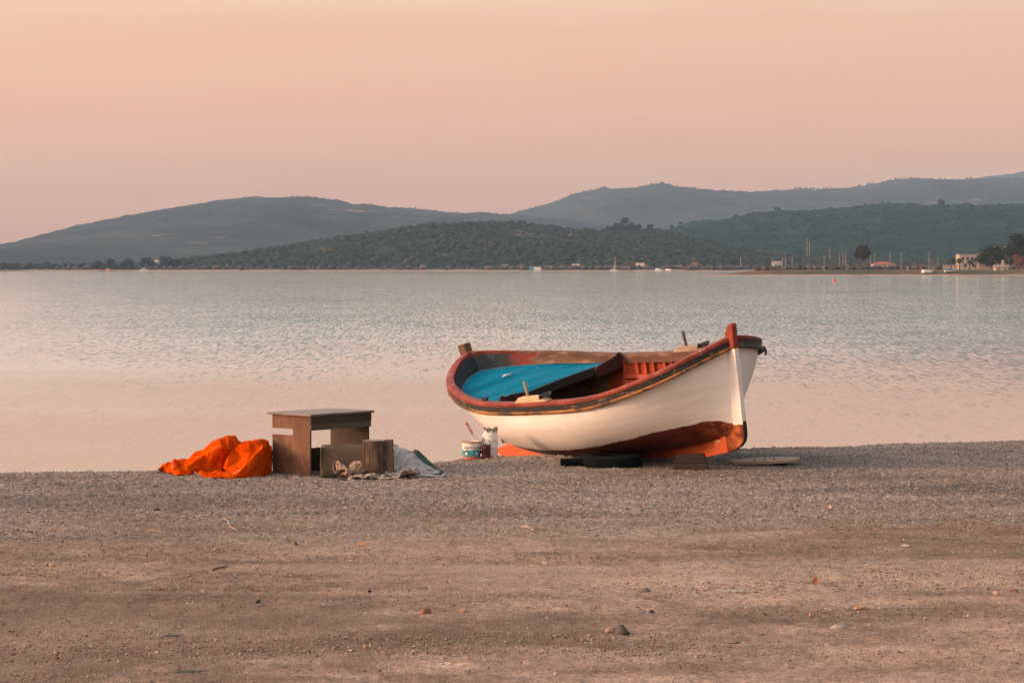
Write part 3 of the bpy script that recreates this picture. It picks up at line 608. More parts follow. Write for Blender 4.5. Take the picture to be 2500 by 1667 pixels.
def lining_mat():                            # stern lining: bare grey-brown boards with one red patch; red forward
    t = NT_('lining_boards'); v = t.co('Object', (.2, 1, 1.4)); s = t.node('ShaderNodeSeparateXYZ'); t.link(t.co('Object'), s.inputs[0])
    n = t.noise(v, 8., 6, .65)
    wood = t.ramp(n.outputs[0], [(.3, (.065, .036, .025)), (.52, (.13, .066, .041)), (.70, (.28, .155, .095))])
    wd = t.math('ADD', s.outputs['X'], t.math('MULTIPLY', n.outputs[0], .3))
    a = t.ramp(t.math('DIVIDE', t.math('ADD', wd, 2.4), 4.8), [(.035, (.030, .038, .042)), (.066, (.105, .080, .060)), (.082, (.12, .085, .062)), (.092, (.20, .028, .018)), (.140, (.20, .028, .018)), (.150, (.14, .085, .055))], 'LINEAR')
    isw = t.math('GREATER_THAN', t.math('DIVIDE', t.math('ADD', wd, 2.4), 4.8), .147)
    c = t.mix(isw, a, wood)
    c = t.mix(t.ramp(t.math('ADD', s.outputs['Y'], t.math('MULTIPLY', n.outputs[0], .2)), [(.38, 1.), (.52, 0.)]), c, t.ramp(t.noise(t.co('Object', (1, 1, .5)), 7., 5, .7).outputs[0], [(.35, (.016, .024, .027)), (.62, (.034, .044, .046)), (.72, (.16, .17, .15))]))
    redc = t.ramp(n.outputs[0], [(.3, (.16, .022, .008)), (.7, (.31, .046, .014))])
    c = t.mix(t.math('GREATER_THAN', s.outputs['X'], -.98), c, redc)
    c = t.mix(t.math('LESS_THAN', s.outputs['Z'], -.29), c, (.020, .014, .012))  # lower lining near-black: the shade inside the hull put into the colour
    t.base(c); t.b.inputs['Roughness'].default_value = .7; t.b.inputs['Specular IOR Level'].default_value = .2; t.bump(n.outputs[0], .3, .008)
    return t.m
lining_m = lining_mat()

gx, gb, gz = gline()
# full gunwale loop: port bow -> stern -> starboard bow
LXx = np.concatenate([gx[::-1], gx[1:]]); LYy = np.concatenate([gb[::-1], -gb[1:]]); LZz = np.concatenate([gz[::-1], gz[1:]])
tx, ty = np.gradient(LXx), np.gradient(LYy); tn = np.hypot(tx, ty); NX_, NY_ = ty/tn, -tx/tn    # outward
if (NX_[len(LXx)//2] > 0): NX_, NY_ = -NX_, -NY_
kk = .25
for _ in range(2):
    NX_[1:-1] = NX_[1:-1]*(1-kk)+kk*.5*(NX_[2:]+NX_[:-2]); NY_[1:-1] = NY_[1:-1]*(1-kk)+kk*.5*(NY_[2:]+NY_[:-2])
def loop_pt(off, dz): 
    X = LXx+NX_*off; Y = LYy+NY_*off
    s_ = np.sign(LYy); Y = np.where((s_ != 0) & (np.sign(Y) != s_), 0, Y)
    return np.stack([X, Y, LZz+dz], -1)
def sweep(name, sec, mat, i0=0, i1=None, parent=boat, jit=0., taper=None):
    i1 = i1 or len(LXx); P = [loop_pt(o, z)[i0:i1] for o, z in sec]; n = i1-i0; k = len(sec); V = []; Fc = []
    for i in range(n):
        for j in range(k): V.append(P[j][i]+(rng.normal(0, jit, 3) if jit else 0))
    for i in range(n-1):
        for j in range(k):
            j2 = (j+1) % k; Fc.append((i*k+j, i*k+j2, (i+1)*k+j2, (i+1)*k+j))
    Fc += [tuple(range(k))[::-1], tuple((n-1)*k+j for j in range(k))]
    b = MB(); b.add(V, Fc); return b.build(name, mat, parent, True, 50)
NL = len(LXx); mid_ = NL//2
# hull skin
Rw = hull_rows(0., 46, -.06); nphi, nt = Rw.shape[:2]
def skin(Rw, flip=False):
    nphi, nt = Rw.shape[:2]; V = []; Fc = []
    for i in range(nphi):
        for j in range(nt-1, -1, -1): V.append(Rw[i, j])
        for j in range(1, nt): V.append(Rw[i, j]*np.array([1, -1, 1]))
    w = 2*nt-1
    for i in range(nphi-1):
        for j in range(w-1): Fc.append((i*w+j, i*w+j+1, (i+1)*w+j+1, (i+1)*w+j) if not flip else (i*w+j, (i+1)*w+j, (i+1)*w+j+1, i*w+j+1))
    return V, Fc
b = MB(); b.add(*skin(Rw)); hull = b.build('hull', hull_m, boat, True, 60)
def girth_attr(o, nphi, w):
    a = o.data.attributes.new('girth', 'FLOAT', 'POINT'); a.data.foreach_set('value', np.repeat(np.linspace(0, 1, nphi), w).astype(np.float32))
girth_attr(hull, nphi, 2*nt-1)
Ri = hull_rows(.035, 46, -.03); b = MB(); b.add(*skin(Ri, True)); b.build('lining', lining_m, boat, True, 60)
# rail, bands
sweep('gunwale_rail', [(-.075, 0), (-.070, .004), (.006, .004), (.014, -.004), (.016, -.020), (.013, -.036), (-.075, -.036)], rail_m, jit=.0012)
sweep('rubbing_band', [(-.02, -.0365), (.006, -.0365), (.007, -.086), (-.02, -.086)], black_p, jit=.0008)
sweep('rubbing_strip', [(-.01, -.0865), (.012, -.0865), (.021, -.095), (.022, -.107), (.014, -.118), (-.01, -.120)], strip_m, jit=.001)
sweep('inner_rail', [(-.078, -.0365), (-.040, -.0365), (-.040, -.096), (-.078, -.096)], brown_w, 50, mid_+62, jit=.001)
def half(side): return (0, 51) if side > 0 else (mid_+61, NL)
for sd_ in (1, -1):
    i0, i1 = half(sd_)
    sweep('inner_rail', [(-.074, -.0365), (-.040, -.0365), (-.040, -.090), (-.074, -.090)], red_in, i0, i1, jit=.0008)
# keel and skeg, stem, sternpost : boards on the centre plane
def board(name, poly, t, mat, parent=boat, bev=.006): 
    return MB().prism(poly, t).build(name, mat, parent, False, bevel=bev)
def plank3(name, outer, inner, t_out, t_in, mat, parent=boat):   # tapers in thickness from inner to outer edge
    n = len(outer); V = []
    for (x, z), (xi, zi) in zip(outer, inner): V += [(x, t_out/2, z), (x, -t_out/2, z), (xi, -t_in/2, zi), (xi, t_in/2, zi)]
    Fc = [(0, 1, 2, 3), tuple((n-1)*4+k for k in (3, 2, 1, 0))]
    for i in range(n-1):
        for k in range(4): Fc.append((i*4+k, i*4+(k+1) % 4, (i+1)*4+(k+1) % 4, (i+1)*4+k))
    b = MB(); b.add(V, Fc); return b.build(name, mat, parent, True, 30)
so_ = [(2.378, .215), (2.345, .04), (2.313, -.135), (2.278, -.31), (2.243, -.481), (2.232, -.55), (2.216, -.62), (2.18, -.672), (2.118, -.712), (2.02, -.750), (1.93, -.772)]
si_ = [(2.255, .215), (2.225, .04), (2.190, -.135), (2.150, -.31), (2.115, -.470), (2.100, -.52), (2.075, -.565), (2.03, -.595), (1.97, -.620), (1.90, -.640), (1.83, -.655)]
stem = plank3('stem', so_, si_, .046, .072, hull_m)
iron = plank3('stem_iron', [(x+.004, z-.002*i) for i, (x, z) in enumerate(so_[4:])], [(x-.004, z+.002) for x, z in so_[4:]], .036, .036, black_p, stem)
head = [(2.380, .2155), (2.425, .425), (2.432, .452), (2.418, .474), (2.385, .470), (2.345, .438), (2.318, .398), (2.288, .388), (2.292, .345), (2.300, .300), (2.296, .255), (2.285, .2155)]
hd = [(x-.004, .2155+(z-.2155)*.93) for x, z in head]
board('stem_head', hd, .060, red_rail, stem, .008)
keel_top = [(1.95, -.60), (1.6, -.66), (1.0, -.70), (0, -.71), (-1, -.67), (-1.93, -.56)]
keel_bot = [(1.93, -.772), (1.6, -.812), (1.2, -.822), (0, -.815), (-1, -.800), (-2.10, -.786)]
poly = keel_top+[(-1.965, -.655), (-2.02, -.672), (-2.19, -.690), (-2.205, -.715), (-2.14, -.770)][0:]+[keel_bot[-1]]+keel_bot[::-1][1:]
board('keel', poly, .075, orange_keel)
spo = [(-2.47, .47), (-2.455, .375), (-2.42, .25), (-2.30, -.05), (-2.13, -.42), (-2.03, -.64)]
spi = [(-2.33, .485), (-2.31, .375), (-2.28, .25), (-2.18, -.05), (-2.03, -.40), (-1.92, -.60)]
sp = plank3('sternpost', spo, spi, .075, .085, brown_w)
MB().box((-2.115, 0, -.52), (.07, .10, .05)).box((-2.16, 0, -.46), (.05, .03, .10)).build('rudder_gudgeon', rope_m, sp, bevel=.006)
# stern deck, cut to the lining
def zdeck(x): return float(np.interp(x, [-2.3, -2.07, -1.75, -1.44, -1.21, -.74, -.3], [.172, .136, .080, .026, -.004, -.028, -.035]))
def inner_at(j, zf):                         # point of the lining in column j (0 stern .. bow) at height zf(x)
    col = Ri[:, j]; dz = col[:, 2]-np.array([zf(x) for x in col[:, 0]])
    k = np.where((dz[:-1] >= 0) & (dz[1:] < 0))[0]
    if not len(k): return None
    k = k[0]; f = dz[k]/(dz[k]-dz[k+1]); return col[k]*(1-f)+col[k+1]*f
edge = []
for j in range(len(gx)):
    p = inner_at(j, zdeck)
    if p is not None and p[0] < -.92: edge.append(p)
XB = -.68
def xbeam(y): return XB-.20*y                # the beam sits a little askew
ne = len(edge)
V = []; Fc = []; nd = 13
for i, p in enumerate(edge): 
    for k in range(nd):
        y = p[1]*(1-2*k/(nd-1))*1.002; V.append((p[0], y, zdeck(p[0])+.022*(1-(y/.95)**2)-.022*(1-(p[1]/.95)**2)))
ye = edge[-1][1]+.012
for k in range(nd):
    y = ye*(1-2*k/(nd-1)); x = xbeam(y); V.append((x, y, zdeck(x)+.022*(1-(y/.95)**2)-.022*(1-(ye/.95)**2)))
edge.append(np.array([xbeam(ye), ye, zdeck(xbeam(ye))]))
for i in range(len(edge)-1):
    for k in range(nd-1): Fc.append((i*nd+k, i*nd+k+1, (i+1)*nd+k+1, (i+1)*nd+k))
deck = mesh('stern_deck', V, Fc, deck_m, boat, True)
md = deck.modifiers.new('th', 'SOLIDIFY'); md.thickness = .022; md.offset = -1 if False else 0
b = MB(); b.tube([(x_, y_*1.0-.012*np.sign(y_) if abs(y_) > .02 else y_, z_+.006) for x_, y_, z_ in ([tuple(p) for p in edge[-2::-1]]+[(p[0], -p[1], p[2]) for p in edge[1:-1]])], .006, 5); b.build('deck_seam', simple('seam_white', (.55, .52, .50), .8), deck, True)
# ring on the deck
rx, ry = -1.70, .02
b = MB(); rz_ = zdeck(rx)+.016
b.tube([(rx+.052*math.cos(a), ry+.052*math.sin(a), rz_+.006+.012*math.cos(a)) for a in np.linspace(0, 6.2832, 25)], .0075, 7, False)
b.box((rx-.045, ry, rz_+.006), (.055, .04, .022)); b.build('ring_bolt', metal, deck, True, bevel=.003)
# the beam that closes the deck, with a knee at each end
def beam_z(y): return .002+.022*(1-(y/.95)**2)+.010*y
yb = np.linspace(-.93, .93, 27); V = []; Fc = []
for y in yb:
    zt = beam_z(y); V += [(xbeam(y)-.012, y, zt), (xbeam(y)+.034, y, zt), (xbeam(y)+.034, y, zt-.088), (xbeam(y)-.012, y, zt-.088)]
for i in range(len(yb)-1):
    for k in range(4): Fc.append((i*4+k, i*4+(k+1) % 4, (i+1)*4+(k+1) % 4, (i+1)*4+k))
Fc += [(0, 1, 2, 3), tuple((len(yb)-1)*4+k for k in (3, 2, 1, 0))]
b = MB(); b.add(V, Fc); beam = b.build('deck_beam', dark_w, boat, True, 30, bevel=.004)
for sgn in (1, -1):
    kp = [(.47, -.005), (.51, .026), (.60, .042), (.74, .058), (.83, .074), (.852, .094), (.895, .094), (.93, -.075), (.48, -.080)]
    b = MB(); n = len(kp); V = [(xbeam(sgn*y)+.0362, sgn*y, z-.004) for y, z in kp]+[(xbeam(sgn*y)+.066, sgn*y, z-.004) for y, z in kp]
    if sgn < 0: V = [(x, y, z-(.02 if i % n in (4, 5, 6) else 0)) for i, (x, y, z) in enumerate(V)]
    b.add(V, [tuple(range(n)), tuple(range(n, 2*n))[::-1]]+[((i+1) % n, i, n+i, n+(i+1) % n) for i in range(n)])
    b.build('knee', maroon, beam, bevel=.005)
# ribs, stringer, riser and floor of the open part
cols = [int(np.argmin(abs(Ri[8, :, 0]-x))) for x in np.arange(-.745, 1.75, .145)]
for j in cols:
    for sgn in (1, -1):
        c = Ri[:, j]; b = MB(); V = []; Fc = []; pts = c[2:36:2]
        dn = .034
        for i, p in enumerate(pts):
            inn = np.array([0, -dn*.95, dn*.35]) if i < 10 else np.array([0, -dn*.5, dn*.85])
            for dx in (-.018, .018):
                V += [(p[0]+dx, sgn*(p[1]+.004), p[2]), (p[0]+dx, sgn*max(p[1]+inn[1], .0), p[2]+inn[2])]
        for i in range(len(pts)-1):
            a = i*4; n_ = a+4
            for q in ((1, 3, 3, 1), (0, 1, 1, 0), (3, 2, 2, 3)): Fc.append((a+q[0], a+q[1], n_+q[2], n_+q[3]))
        Fc += [(0, 1, 3, 2)]
        b.add(V, Fc); b.build('rib', red_in, boat)
def inner_strip(name, zoff, h, t, mat, x0, x1, sgn):
    js = [j for j in range(len(gx)) if x0 < Ri[6, j, 0] < x1]; V = []; Fc = []
    for j in js:
        zf = lambda x, g=gz[j]: g+zoff
        p = inner_at(j, zf); q = inner_at(j, lambda x, g=gz[j]: g+zoff-h)
        for (a, dd) in ((p, .034), (p, .034+t), (q, .034+t), (q, .034)): V.append((a[0], sgn*max(a[1]-dd, 0), a[2]))
    for i in range(len(js)-1):
        for k in range(4): Fc.append((i*4+k, i*4+(k+1) % 4, (i+1)*4+(k+1) % 4, (i+1)*4+k))
    Fc += [(0, 1, 2, 3), tuple((len(js)-1)*4+k for k in (3, 2, 1, 0))]
    b = MB(); b.add(V, Fc); return b.build(name, mat, boat, True, 30)
for sgn in (1, -1):
    inner_strip('stringer', -.215, .035, .022, red_in, -.80, 1.75, sgn)
    inner_strip('seat_riser', -.270, .060, .026, red_in, -.80, 1.70, sgn)
fb = MB()
for k in range(5):
    y = -.28+.14*k; fb.box((.25, y, -.585), (1.5-.5*abs(y), .125, .02))
fb.build('floorboards', dark_in, boat, bevel=.003)
# small pale breast deck right up in the bow
jj = [j for j in range(len(gx)) if Ri[4, j, 0] > 1.62]; V = []; Fc = []
for j in jj:
    p = inner_at(j, lambda x, g=gz[j]: g-.095); V += [(p[0], p[1], p[2]), (p[0], -p[1], p[2])]
for i in range(len(jj)-1): Fc.append((2*i, 2*i+1, 2*i+3, 2*i+2))
bd = mesh('breast_deck', V, Fc, white_p, boat); m_ = bd.modifiers.new('th', 'SOLIDIFY'); m_.thickness = .03
# thole pads, pins and their rope strops
def rail_pt(x, sgn):
    j = int(np.argmin(abs(gx-x))); return np.array([gx[j], sgn*(gb[j]-.032), gz[j]+.004])
for sgn, xa, xb_ in ((-1, .06, .55), (1, .04, .56)):
    a, c = rail_pt(xa, sgn), rail_pt(xb_, sgn); mdp = (a+c)/2; L_ = np.linalg.norm(c-a); ang = math.atan2(c[1]-a[1], c[0]-a[0])
    M = Matrix.Translation(Vector(mdp)) @ Matrix.Rotation(ang, 4, 'Z')
    pr = [(-L_/2, 0), (-L_*.40, .030), (-L_*.34, .052), (L_*.26, .056), (L_*.36, .044), (L_/2, .006), (L_/2, 0)]
    pad = MB().prism(pr, .088, M).build('thole_pad', pale_w if sgn < 0 else grey_w, boat, bevel=.007)
    base = M @ Vector((-L_*.12, 0, .05))
    MB().tube([base-Vector((0, 0, .04)), base+Vector((-.004, .0, .06)), base+Vector((-.012, .005, .145)), base+Vector((-.014, .005, .155))], [.0135, .014, .0165, .012], 9).build('thole_pin', grey_w if sgn < 0 else brown_w, pad, True)
    b = MB(); cc_ = M @ Vector((L_*.36, .0, .03))
    for q in range(4):
        P = [cc_+Vector((.03*math.cos(t)*(1+.2*q)+.014*q, .055*math.sin(t)*(.8+.1*q), .012*math.cos(t*2+q)+.006*q+.012)) for t in np.linspace(0, 6.0, 16)]
        b.tube(P, .0095, 6)
    b.build('rope_strop', rope_m, pad, True)
# dark cleat on the near quarter rail, and one more small block
p = rail_pt(-.62, -1); MB().box((p[0]+.02, p[1]+.015, p[2]+.012), (.06, .03, .024), .3).box((p[0]+.02, p[1]+.015, p[2]+.030), (.09, .02, .014), .3).build('cleat', rope_m, boat, bevel=.004)
# iron hook hanging from the far bow rail
j = int(np.argmin(abs(gx-1.93))); p = np.array([gx[j], gb[j]+.02, gz[j]-.10])
MB().tube([p+np.array([0, .0, .02]), p+np.array([.003, .008, -.005]), p+np.array([.006, .012, -.03]), p+np.array([.0, .006, -.055]), p+np.array([-.012, .0, -.062])], [.014, .014, .012, .010, .007], 8).build('hook', brown_w, boat, True)

# ================================================================== things on the beach
def gpt(px, y, dz=0.):
    x = (px-CX)/F*y*1.0; return np.array([x, y, float(ground_z(x, y))+dz])
rub_m = simple('old_rubber', (.0065, .0095, .010), .9, .35, 12., .3, 80, spec=.06)
blk_m = simple('dark_block_wood', (.034, .021, .016), .85, .4, 7., .4, 50, stretch=(.3, 1, 1))  # even dark brown wood for the block
# tyre lying flat under the bilge
tp = (.945, 23.20, float(ground_z(.945, 23.0))-.055)
tyre = empty('old_tyre', tp, 0, 'worn black car tyre lying flat under the middle of the boat', 'tyre')
prof = [(.175, .012), (.20, .0), (.27, .0), (.295, .010), (.305, .028)]
for k in range(4):
    z0 = .030+k*.028; prof += [(.307, z0), (.307, z0+.020), (.299, z0+.0215), (.299, z0+.0265)]
prof += [(.305, .142), (.295, .156), (.27, .166), (.20, .166), (.175, .154)]
tb = MB().lathe(prof+[(.19, .10), (.19, .06)], 64, cap=False); 
n_=64; L_=len(prof)+2
for k in range(n_): tb.F.append(((L_-1)*n_+k, (L_-1)*n_+(k+1) % n_, (k+1) % n_, k))
tb.build('tread', rub_m, tyre, True, 25)
MB().lathe([(.176, .020), (.182, .014), (.176, .028), (.172, .024)], 48, cap=False).lathe([(.176, .150), (.182, .158), (.176, .146), (.172, .149)], 48, cap=False).build('bead', rub_m, tyre, True)
# ribbed hose end beside it
hp = gpt(1389, 23.05); hose = empty('ribbed_hose', hp, R(18), 'short piece of dark ribbed hose on the gravel left of the tyre', 'hose')
b = MB(); P = []; rr = []
for i in range(57):
    P.append((-.07+.36*i/56, 0, .036)); rr.append(.034 if i % 4 < 2 else .028)
b.tube(P, rr, 20, False); ho = b.build('ribbed_wall', rub_m, hose, True, 60)
b = MB(); b.tube([P[0], P[1]], [.029, .029], 20, False); b.tube([(P[0][0]-.004, 0, .036), (P[0][0]+.006, 0, .036)], [.037, .037], 20, False); 
m_ = ho.modifiers.new('t', 'SOLIDIFY'); m_.thickness = .004
b.build('rim', rub_m, hose, True)
# block under the forefoot
bp = gpt(1686, 22.86); blkx = empty('wooden_block', bp, R(-6), 'dark squat timber block wedged under the forefoot of the boat', 'block')
MB().add([(-.175, -.11, -.03), (.165, -.11, -.03), (.165, .13, -.03), (-.175, .13, -.03), (-.155, -.10, .068), (.165, -.105, .068), (.16, .12, .068), (-.15, .12, .068)], [(0, 3, 2, 1), (4, 5, 6, 7), (0, 1, 5, 4), (1, 2, 6, 5), (2, 3, 7, 6), (3, 0, 4, 7)]).build('lower_beam', blk_m, blkx, bevel=.006)
MB().add([(-.148, -.095, .0695), (.15, -.10, .0695), (.15, .11, .0695), (-.145, .11, .0695), (-.125, -.09, .142), (.13, -.095, .150), (.135, .10, .150), (-.12, .10, .142)], [(0, 3, 2, 1), (4, 5, 6, 7), (0, 1, 5, 4), (1, 2, 6, 5), (2, 3, 7, 6), (3, 0, 4, 7)]).build('upper_beam', blk_m, blkx, bevel=.006)
# oval board on the gravel to the right
op = gpt(1868, 23.35); ob = empty('oval_board', op, R(-4), 'long oval wooden board lying on dark gravel right of the bow', 'board')
N = 40; top = []; 
for k in range(N):
    a = 2*math.pi*k/N; top.append((.345*math.copysign(abs(math.cos(a))**.85, math.cos(a)), .15*math.sin(a)))
V = [(x, y, .052+.018*(x/.33)+.05*y) for x, y in top]+[(x*.985, y*.97, .022+.018*(x/.33)+.05*y) for x, y in top]
b = MB(); b.add(V, [tuple(range(N)), tuple(range(N, 2*N))[::-1]]+[((i+1) % N, i, N+i, N+(i+1) % N) for i in range(N)])
b.build('plank', simple('board_wood', (.34, .235, .17), .8, .3, 9., .4, 60, stretch=(.2, 1, 1)), ob, bevel=.005)
for (x, y) in ((-.10, -.05), (.0, -.06), (.09, -.03)): MB().lathe([(.009, 0), (.009, .009), (.004, .012)], 10, (x, y, .0525+.018*(x/.33)+.05*y)).build('bolt', rope_m, ob)
so2 = gpt(1910, 23.65); 
# ---------------------------------------------------------------- paint tubs by the stern
def bucket_empty(name, px, y, label, cat, rz=0.): 
    p = gpt(px, y, -.006); return empty(name, p, rz, label, cat)
bk = bucket_empty('yogurt_tub', 1151, 23.68, 'small white yogurt tub with blue and red print, used as a paint pot', 'tub')
tubm = simple('tub_plastic', (.74, .68, .60), .45, .10, 6., .05, 40)
r0, r1, hh = .082, .096, .172
def rt(z): return r0+(r1-r0)*z/hh
MB().lathe([(r0*.97, 0), (r0, .004), (rt(.150), .150), (rt(.150)+.004, .152), (rt(.160)+.004, .160), (rt(.162), .162), (r1+.004, hh-.004), (r1+.004, hh), (r1-.003, hh), (r0-.003, .01)], 48, cap=False).build('wall', tubm, bk, True, 40)
MB().lathe([(r1+.005, hh-.012), (r1+.008, hh-.009), (r1+.008, hh), (r1+.001, hh+.002)], 48, cap=False).build('rim', simple('rim_stained', (.30, .10, .075), .5, .4, 12.), bk, True)
MB().lathe([(r0*.9, .004), (.0005, .004)], 32, cap=False).build('bottom', tubm, bk)
def band(z0f, z1f, off, n=120):             # a printed band whose edges follow functions of the angle
    V = []; Fc = []
    for k in range(n+1):
        a = 2*math.pi*k/n; z0, z1 = z0f(a), z1f(a)
        for q in range(5):
            z = z0+(z1-z0)*q/4; r = rt(z)+off; V.append((r*math.cos(a), r*math.sin(a), z))
    for k in range(n):
        for q in range(4): Fc.append((k*5+q, (k+1)*5+q, (k+1)*5+q+1, k*5+q+1))
    return V, Fc
wave = lambda a: .022+.008*math.sin(a*4+.6)
teal = simple('print_teal', (.045, .26, .34), .5, .25, 10., .0); redp = simple('print_red', (.62, .075, .030), .5, .15, 10., .0); inkm = simple('print_ink', (.03, .035, .06), .5, .2, 10., .0)
bl = MB(); bl.add(*band(lambda a: wave(a)+.0005, lambda a: .092-.006*math.sin(a*4+1.8)**2, .0016)); bl.build('blue_print', teal, bk, True)
bl = MB(); bl.add(*band(lambda a: .003, lambda a: wave(a), .0014)); bl.build('red_print', redp, bk, True)
FRONT = -math.pi/2
def on_tub(u, z, off):                       # u metres around from the front
    a = FRONT+u/rt(z); r = rt(z)+off; return (r*math.cos(a), r*math.sin(a), z)
for u0 in (-.052, .052, -.156, .156):
    V = [on_tub(u0, .056, .0024)]+[on_tub(u0+.024*math.cos(t), .056+.024*math.sin(t), .0024) for t in np.linspace(0, 6.2832, 25)[:-1]]
    rm_ = MB().add(V, [(0, 1+i, 1+(i+1) % 24) for i in range(24)]).build('round_motif', inkm, bk)
    V = [on_tub(u0, .056, .0034)]; nn = 48
    for t in np.linspace(0, 6.2832, nn+1)[:-1]: r = .0135+.0065*math.cos(4*t-math.pi/2); V.append(on_tub(u0+r*math.cos(t), .056+r*math.sin(t), .0034))
    MB().add(V, [(0, 1+i, 1+(i+1) % nn) for i in range(nn)]).build('flower', tubm, rm_)
def tub_text(txt, size, u0, z, mat, parent):
    cu = bpy.data.curves.new('lettering', 'FONT'); cu.body = txt; cu.size = size; cu.align_x = 'CENTER'
    to = bpy.data.objects.new('lettering', cu); C.objects.link(to); bpy.context.view_layer.update()
    me = bpy.data.meshes.new_from_object(to.evaluated_get(bpy.context.evaluated_depsgraph_get()))
    bpy.data.objects.remove(to); bpy.data.curves.remove(cu)
    for v in me.vertices: v.co = on_tub(v.co.x+u0, z+v.co.y, .0024)
    o = bpy.data.objects.new('lettering', me); C.objects.link(o); o.parent = parent; me.materials.clear(); me.materials.append(mat)
    return o
tub_text('yogurt yogurt', .036, .012, .104, inkm, bk)
# roller frame standing in the tub
z0 = float(ground_z(*gpt(1151, 23.68)[:2]))
A = at(1137, 1031, 23.66); B_ = at(1153, 1059, 23.66); C_ = at(1172, 1080, 23.68)
br = empty('paint_roller', tuple(at(1160, 1095, 23.68)), 0, 'paint roller with stained red and white handle, standing up out of the yogurt tub', 'paint roller')
o_ = np.array(br.location)
hm_ = simple('handle_stained', (.50, .26, .24), .5, .2, 20., .05, 60, chips=(.36, .05, .04), chip_t=.52, chip_scale=45.)
d_ = (B_-A); MB().tube([A-o_, A+d_*.15-o_, A+d_*.5-o_, A+d_*.9-o_, B_-o_], [.014, .018, .016, .014, .010], 10).build('grip', hm_, br, True)
MB().tube([B_-d_*.05-o_, B_+(C_-B_)*.6-o_, C_-o_, C_+np.array([.01, 0, -.05])-o_, C_+np.array([.0, 0, -.10])-o_], .004, 7).build('wire_frame', metal, br, True)
MB().tube([C_+np.array([.005, -.02, -.085])-o_, C_+np.array([-.06, .02, -.115])-o_], .022, 12).build('sleeve', simple('roller_sleeve', (.20, .045, .035), .9, .4, 30.), br, True)
# small dark pot
pt_ = bucket_empty('paint_pot', 1186.5, 23.64, 'small dark red-brown paint pot between the two tubs', 'pot')
potm = simple('pot_brown', (.075, .020, .016), .3, .5, 9., .1, 30, chips=(.20, .055, .03), chip_t=.6)
MB().lathe([(.038, 0), (.043, .006), (.044, .10), (.046, .118), (.040, .132), (.041, .140), (.037, .140), (.036, .02)], 32, cap=False).build('body', potm, pt_, True, 40)
MB().tube([(.045*math.cos(a), -.012, .128+.062*math.sin(a)) for a in np.linspace(0, math.pi, 15)], .003, 6).build('handle', rope_m, pt_, True)
MB().lathe([(.0005, .122), (.0385, .122)], 24, cap=False).build('paint', rope_m, pt_)
# brown stirring stick leaning on the tall tub
q0, q1 = at(1170, 1090, 23.66), at(1187, 1058, 23.72)
st = MB().tube([q0, (q0+q1)/2+np.array([0, 0, .004]), q1], [.007, .008, .007], 6).build('stirring_stick', grey_w, None, True); tag(st, 'thin brown stick leaning from the yogurt tub onto the tall white tub', 'stick')
# tall white tub with a rag over it
wt = bucket_empty('white_tub', 1197, 23.74, 'tall white plastic tub with faint grey bands, nearest the stern of the boat', 'tub')
wtm = simple('white_plastic', (.66, .63, .60), .45, .14, 6., .08, 30, chips=(.46, .40, .37), chip_t=.60, chip_scale=10.)
pr = [(.070, 0), (.073, .006), (.074, .10), (.076, .104), (.074, .108), (.075, .17), (.077, .174), (.075, .178), (.074, .215), (.068, .235), (.058, .248), (.057, .262), (.050, .262)]
MB().lathe(pr, 40, cap=True).build('wall', wtm, wt, True, 50)
def draped(name, mat, pts_top, parent=None, th=.004, sub=1):
    pass
# the rag: a crumpled cap of cloth
def crumple(name, c, rx, ry, h, mat, n=34, m=14, seed=1, fold=.25, hang=.0, sharp=False):
    V = []; Fc = []
    for i in range(m):
        t = i/(m-1)
        for k in range(n):
            a = 2*math.pi*k/n; w = 1+fold*(fbm(np.array([math.cos(a)*2.2+seed*7+t*1.2]), np.array([math.sin(a)*2.2+t*1.7]), 4, seed)[0]-.5)*2*t
            r = math.sin(t*math.pi/2)**.8*w
            z = h*(math.cos(t*math.pi/2))**.9*(1+.5*fold*(fbm(np.array([math.cos(a)*3+5+t*4]), np.array([math.sin(a)*3+t*3]), 3, seed+3)[0]-.5)*2)-hang*t**3
            V.append((c[0]+rx*r*math.cos(a), c[1]+ry*r*math.sin(a), c[2]+z))
    for i in range(m-1):
        for k in range(n): Fc.append((i*n+k, i*n+(k+1) % n, (i+1)*n+(k+1) % n, (i+1)*n+k))
    Fc.append(tuple(range(n))[::-1])
    b = MB(); b.add(V, Fc); return b.build(name, mat, None, True, 60)
wp = np.array(wt.location)
# ---------------------------------------------------------------- the little desk
TA = R(40.); tN = np.array([-1.845, 22.05]); tz0 = float(ground_z(-1.8, 22.2))-.012
eL = np.array([-math.cos(TA), math.sin(TA)]); eR = np.array([math.sin(TA), math.cos(TA)])
desk = bpy.data.objects.new('desk', None); C.objects.link(desk); desk.empty_display_size = .1
M = Matrix.Identity(4); M[0][0], M[1][0] = eR; M[0][1], M[1][1] = eL; M[0][3], M[1][3], M[2][3] = tN[0], tN[1], tz0
desk.matrix_world = M; tag(desk, 'small worn brown wooden desk with a slotted side panel, beside the orange tarpaulin', 'desk')
DW, DD, DH = .79, .49, .558                 # local x: along the long side to the right, y: along the short lit side
ply = NT_('plywood_side'); pv2 = ply.co('Object', (1, 1, .5)); pn = ply.noise(pv2, 5., 6, .65)
pc = ply.ramp(pn.outputs[0], [(.3, (.072, .033, .020)), (.55, (.135, .061, .035)), (.75, (.19, .09, .052))])
pc = ply.mix(ply.ramp(ply.noise(ply.co('Object', (1, 1, .35)), 16., 5, .7).outputs[0], [(.61, 0.), (.68, .6)]), pc, (.27, .13, .07))
pc = ply.mix(ply.ramp(ply.noise(ply.co('Object', (1, 1, .8)), 3.2, 6, .7).outputs[0], [(.50, 0.), (.66, .65)]), pc, (.040, .021, .014))
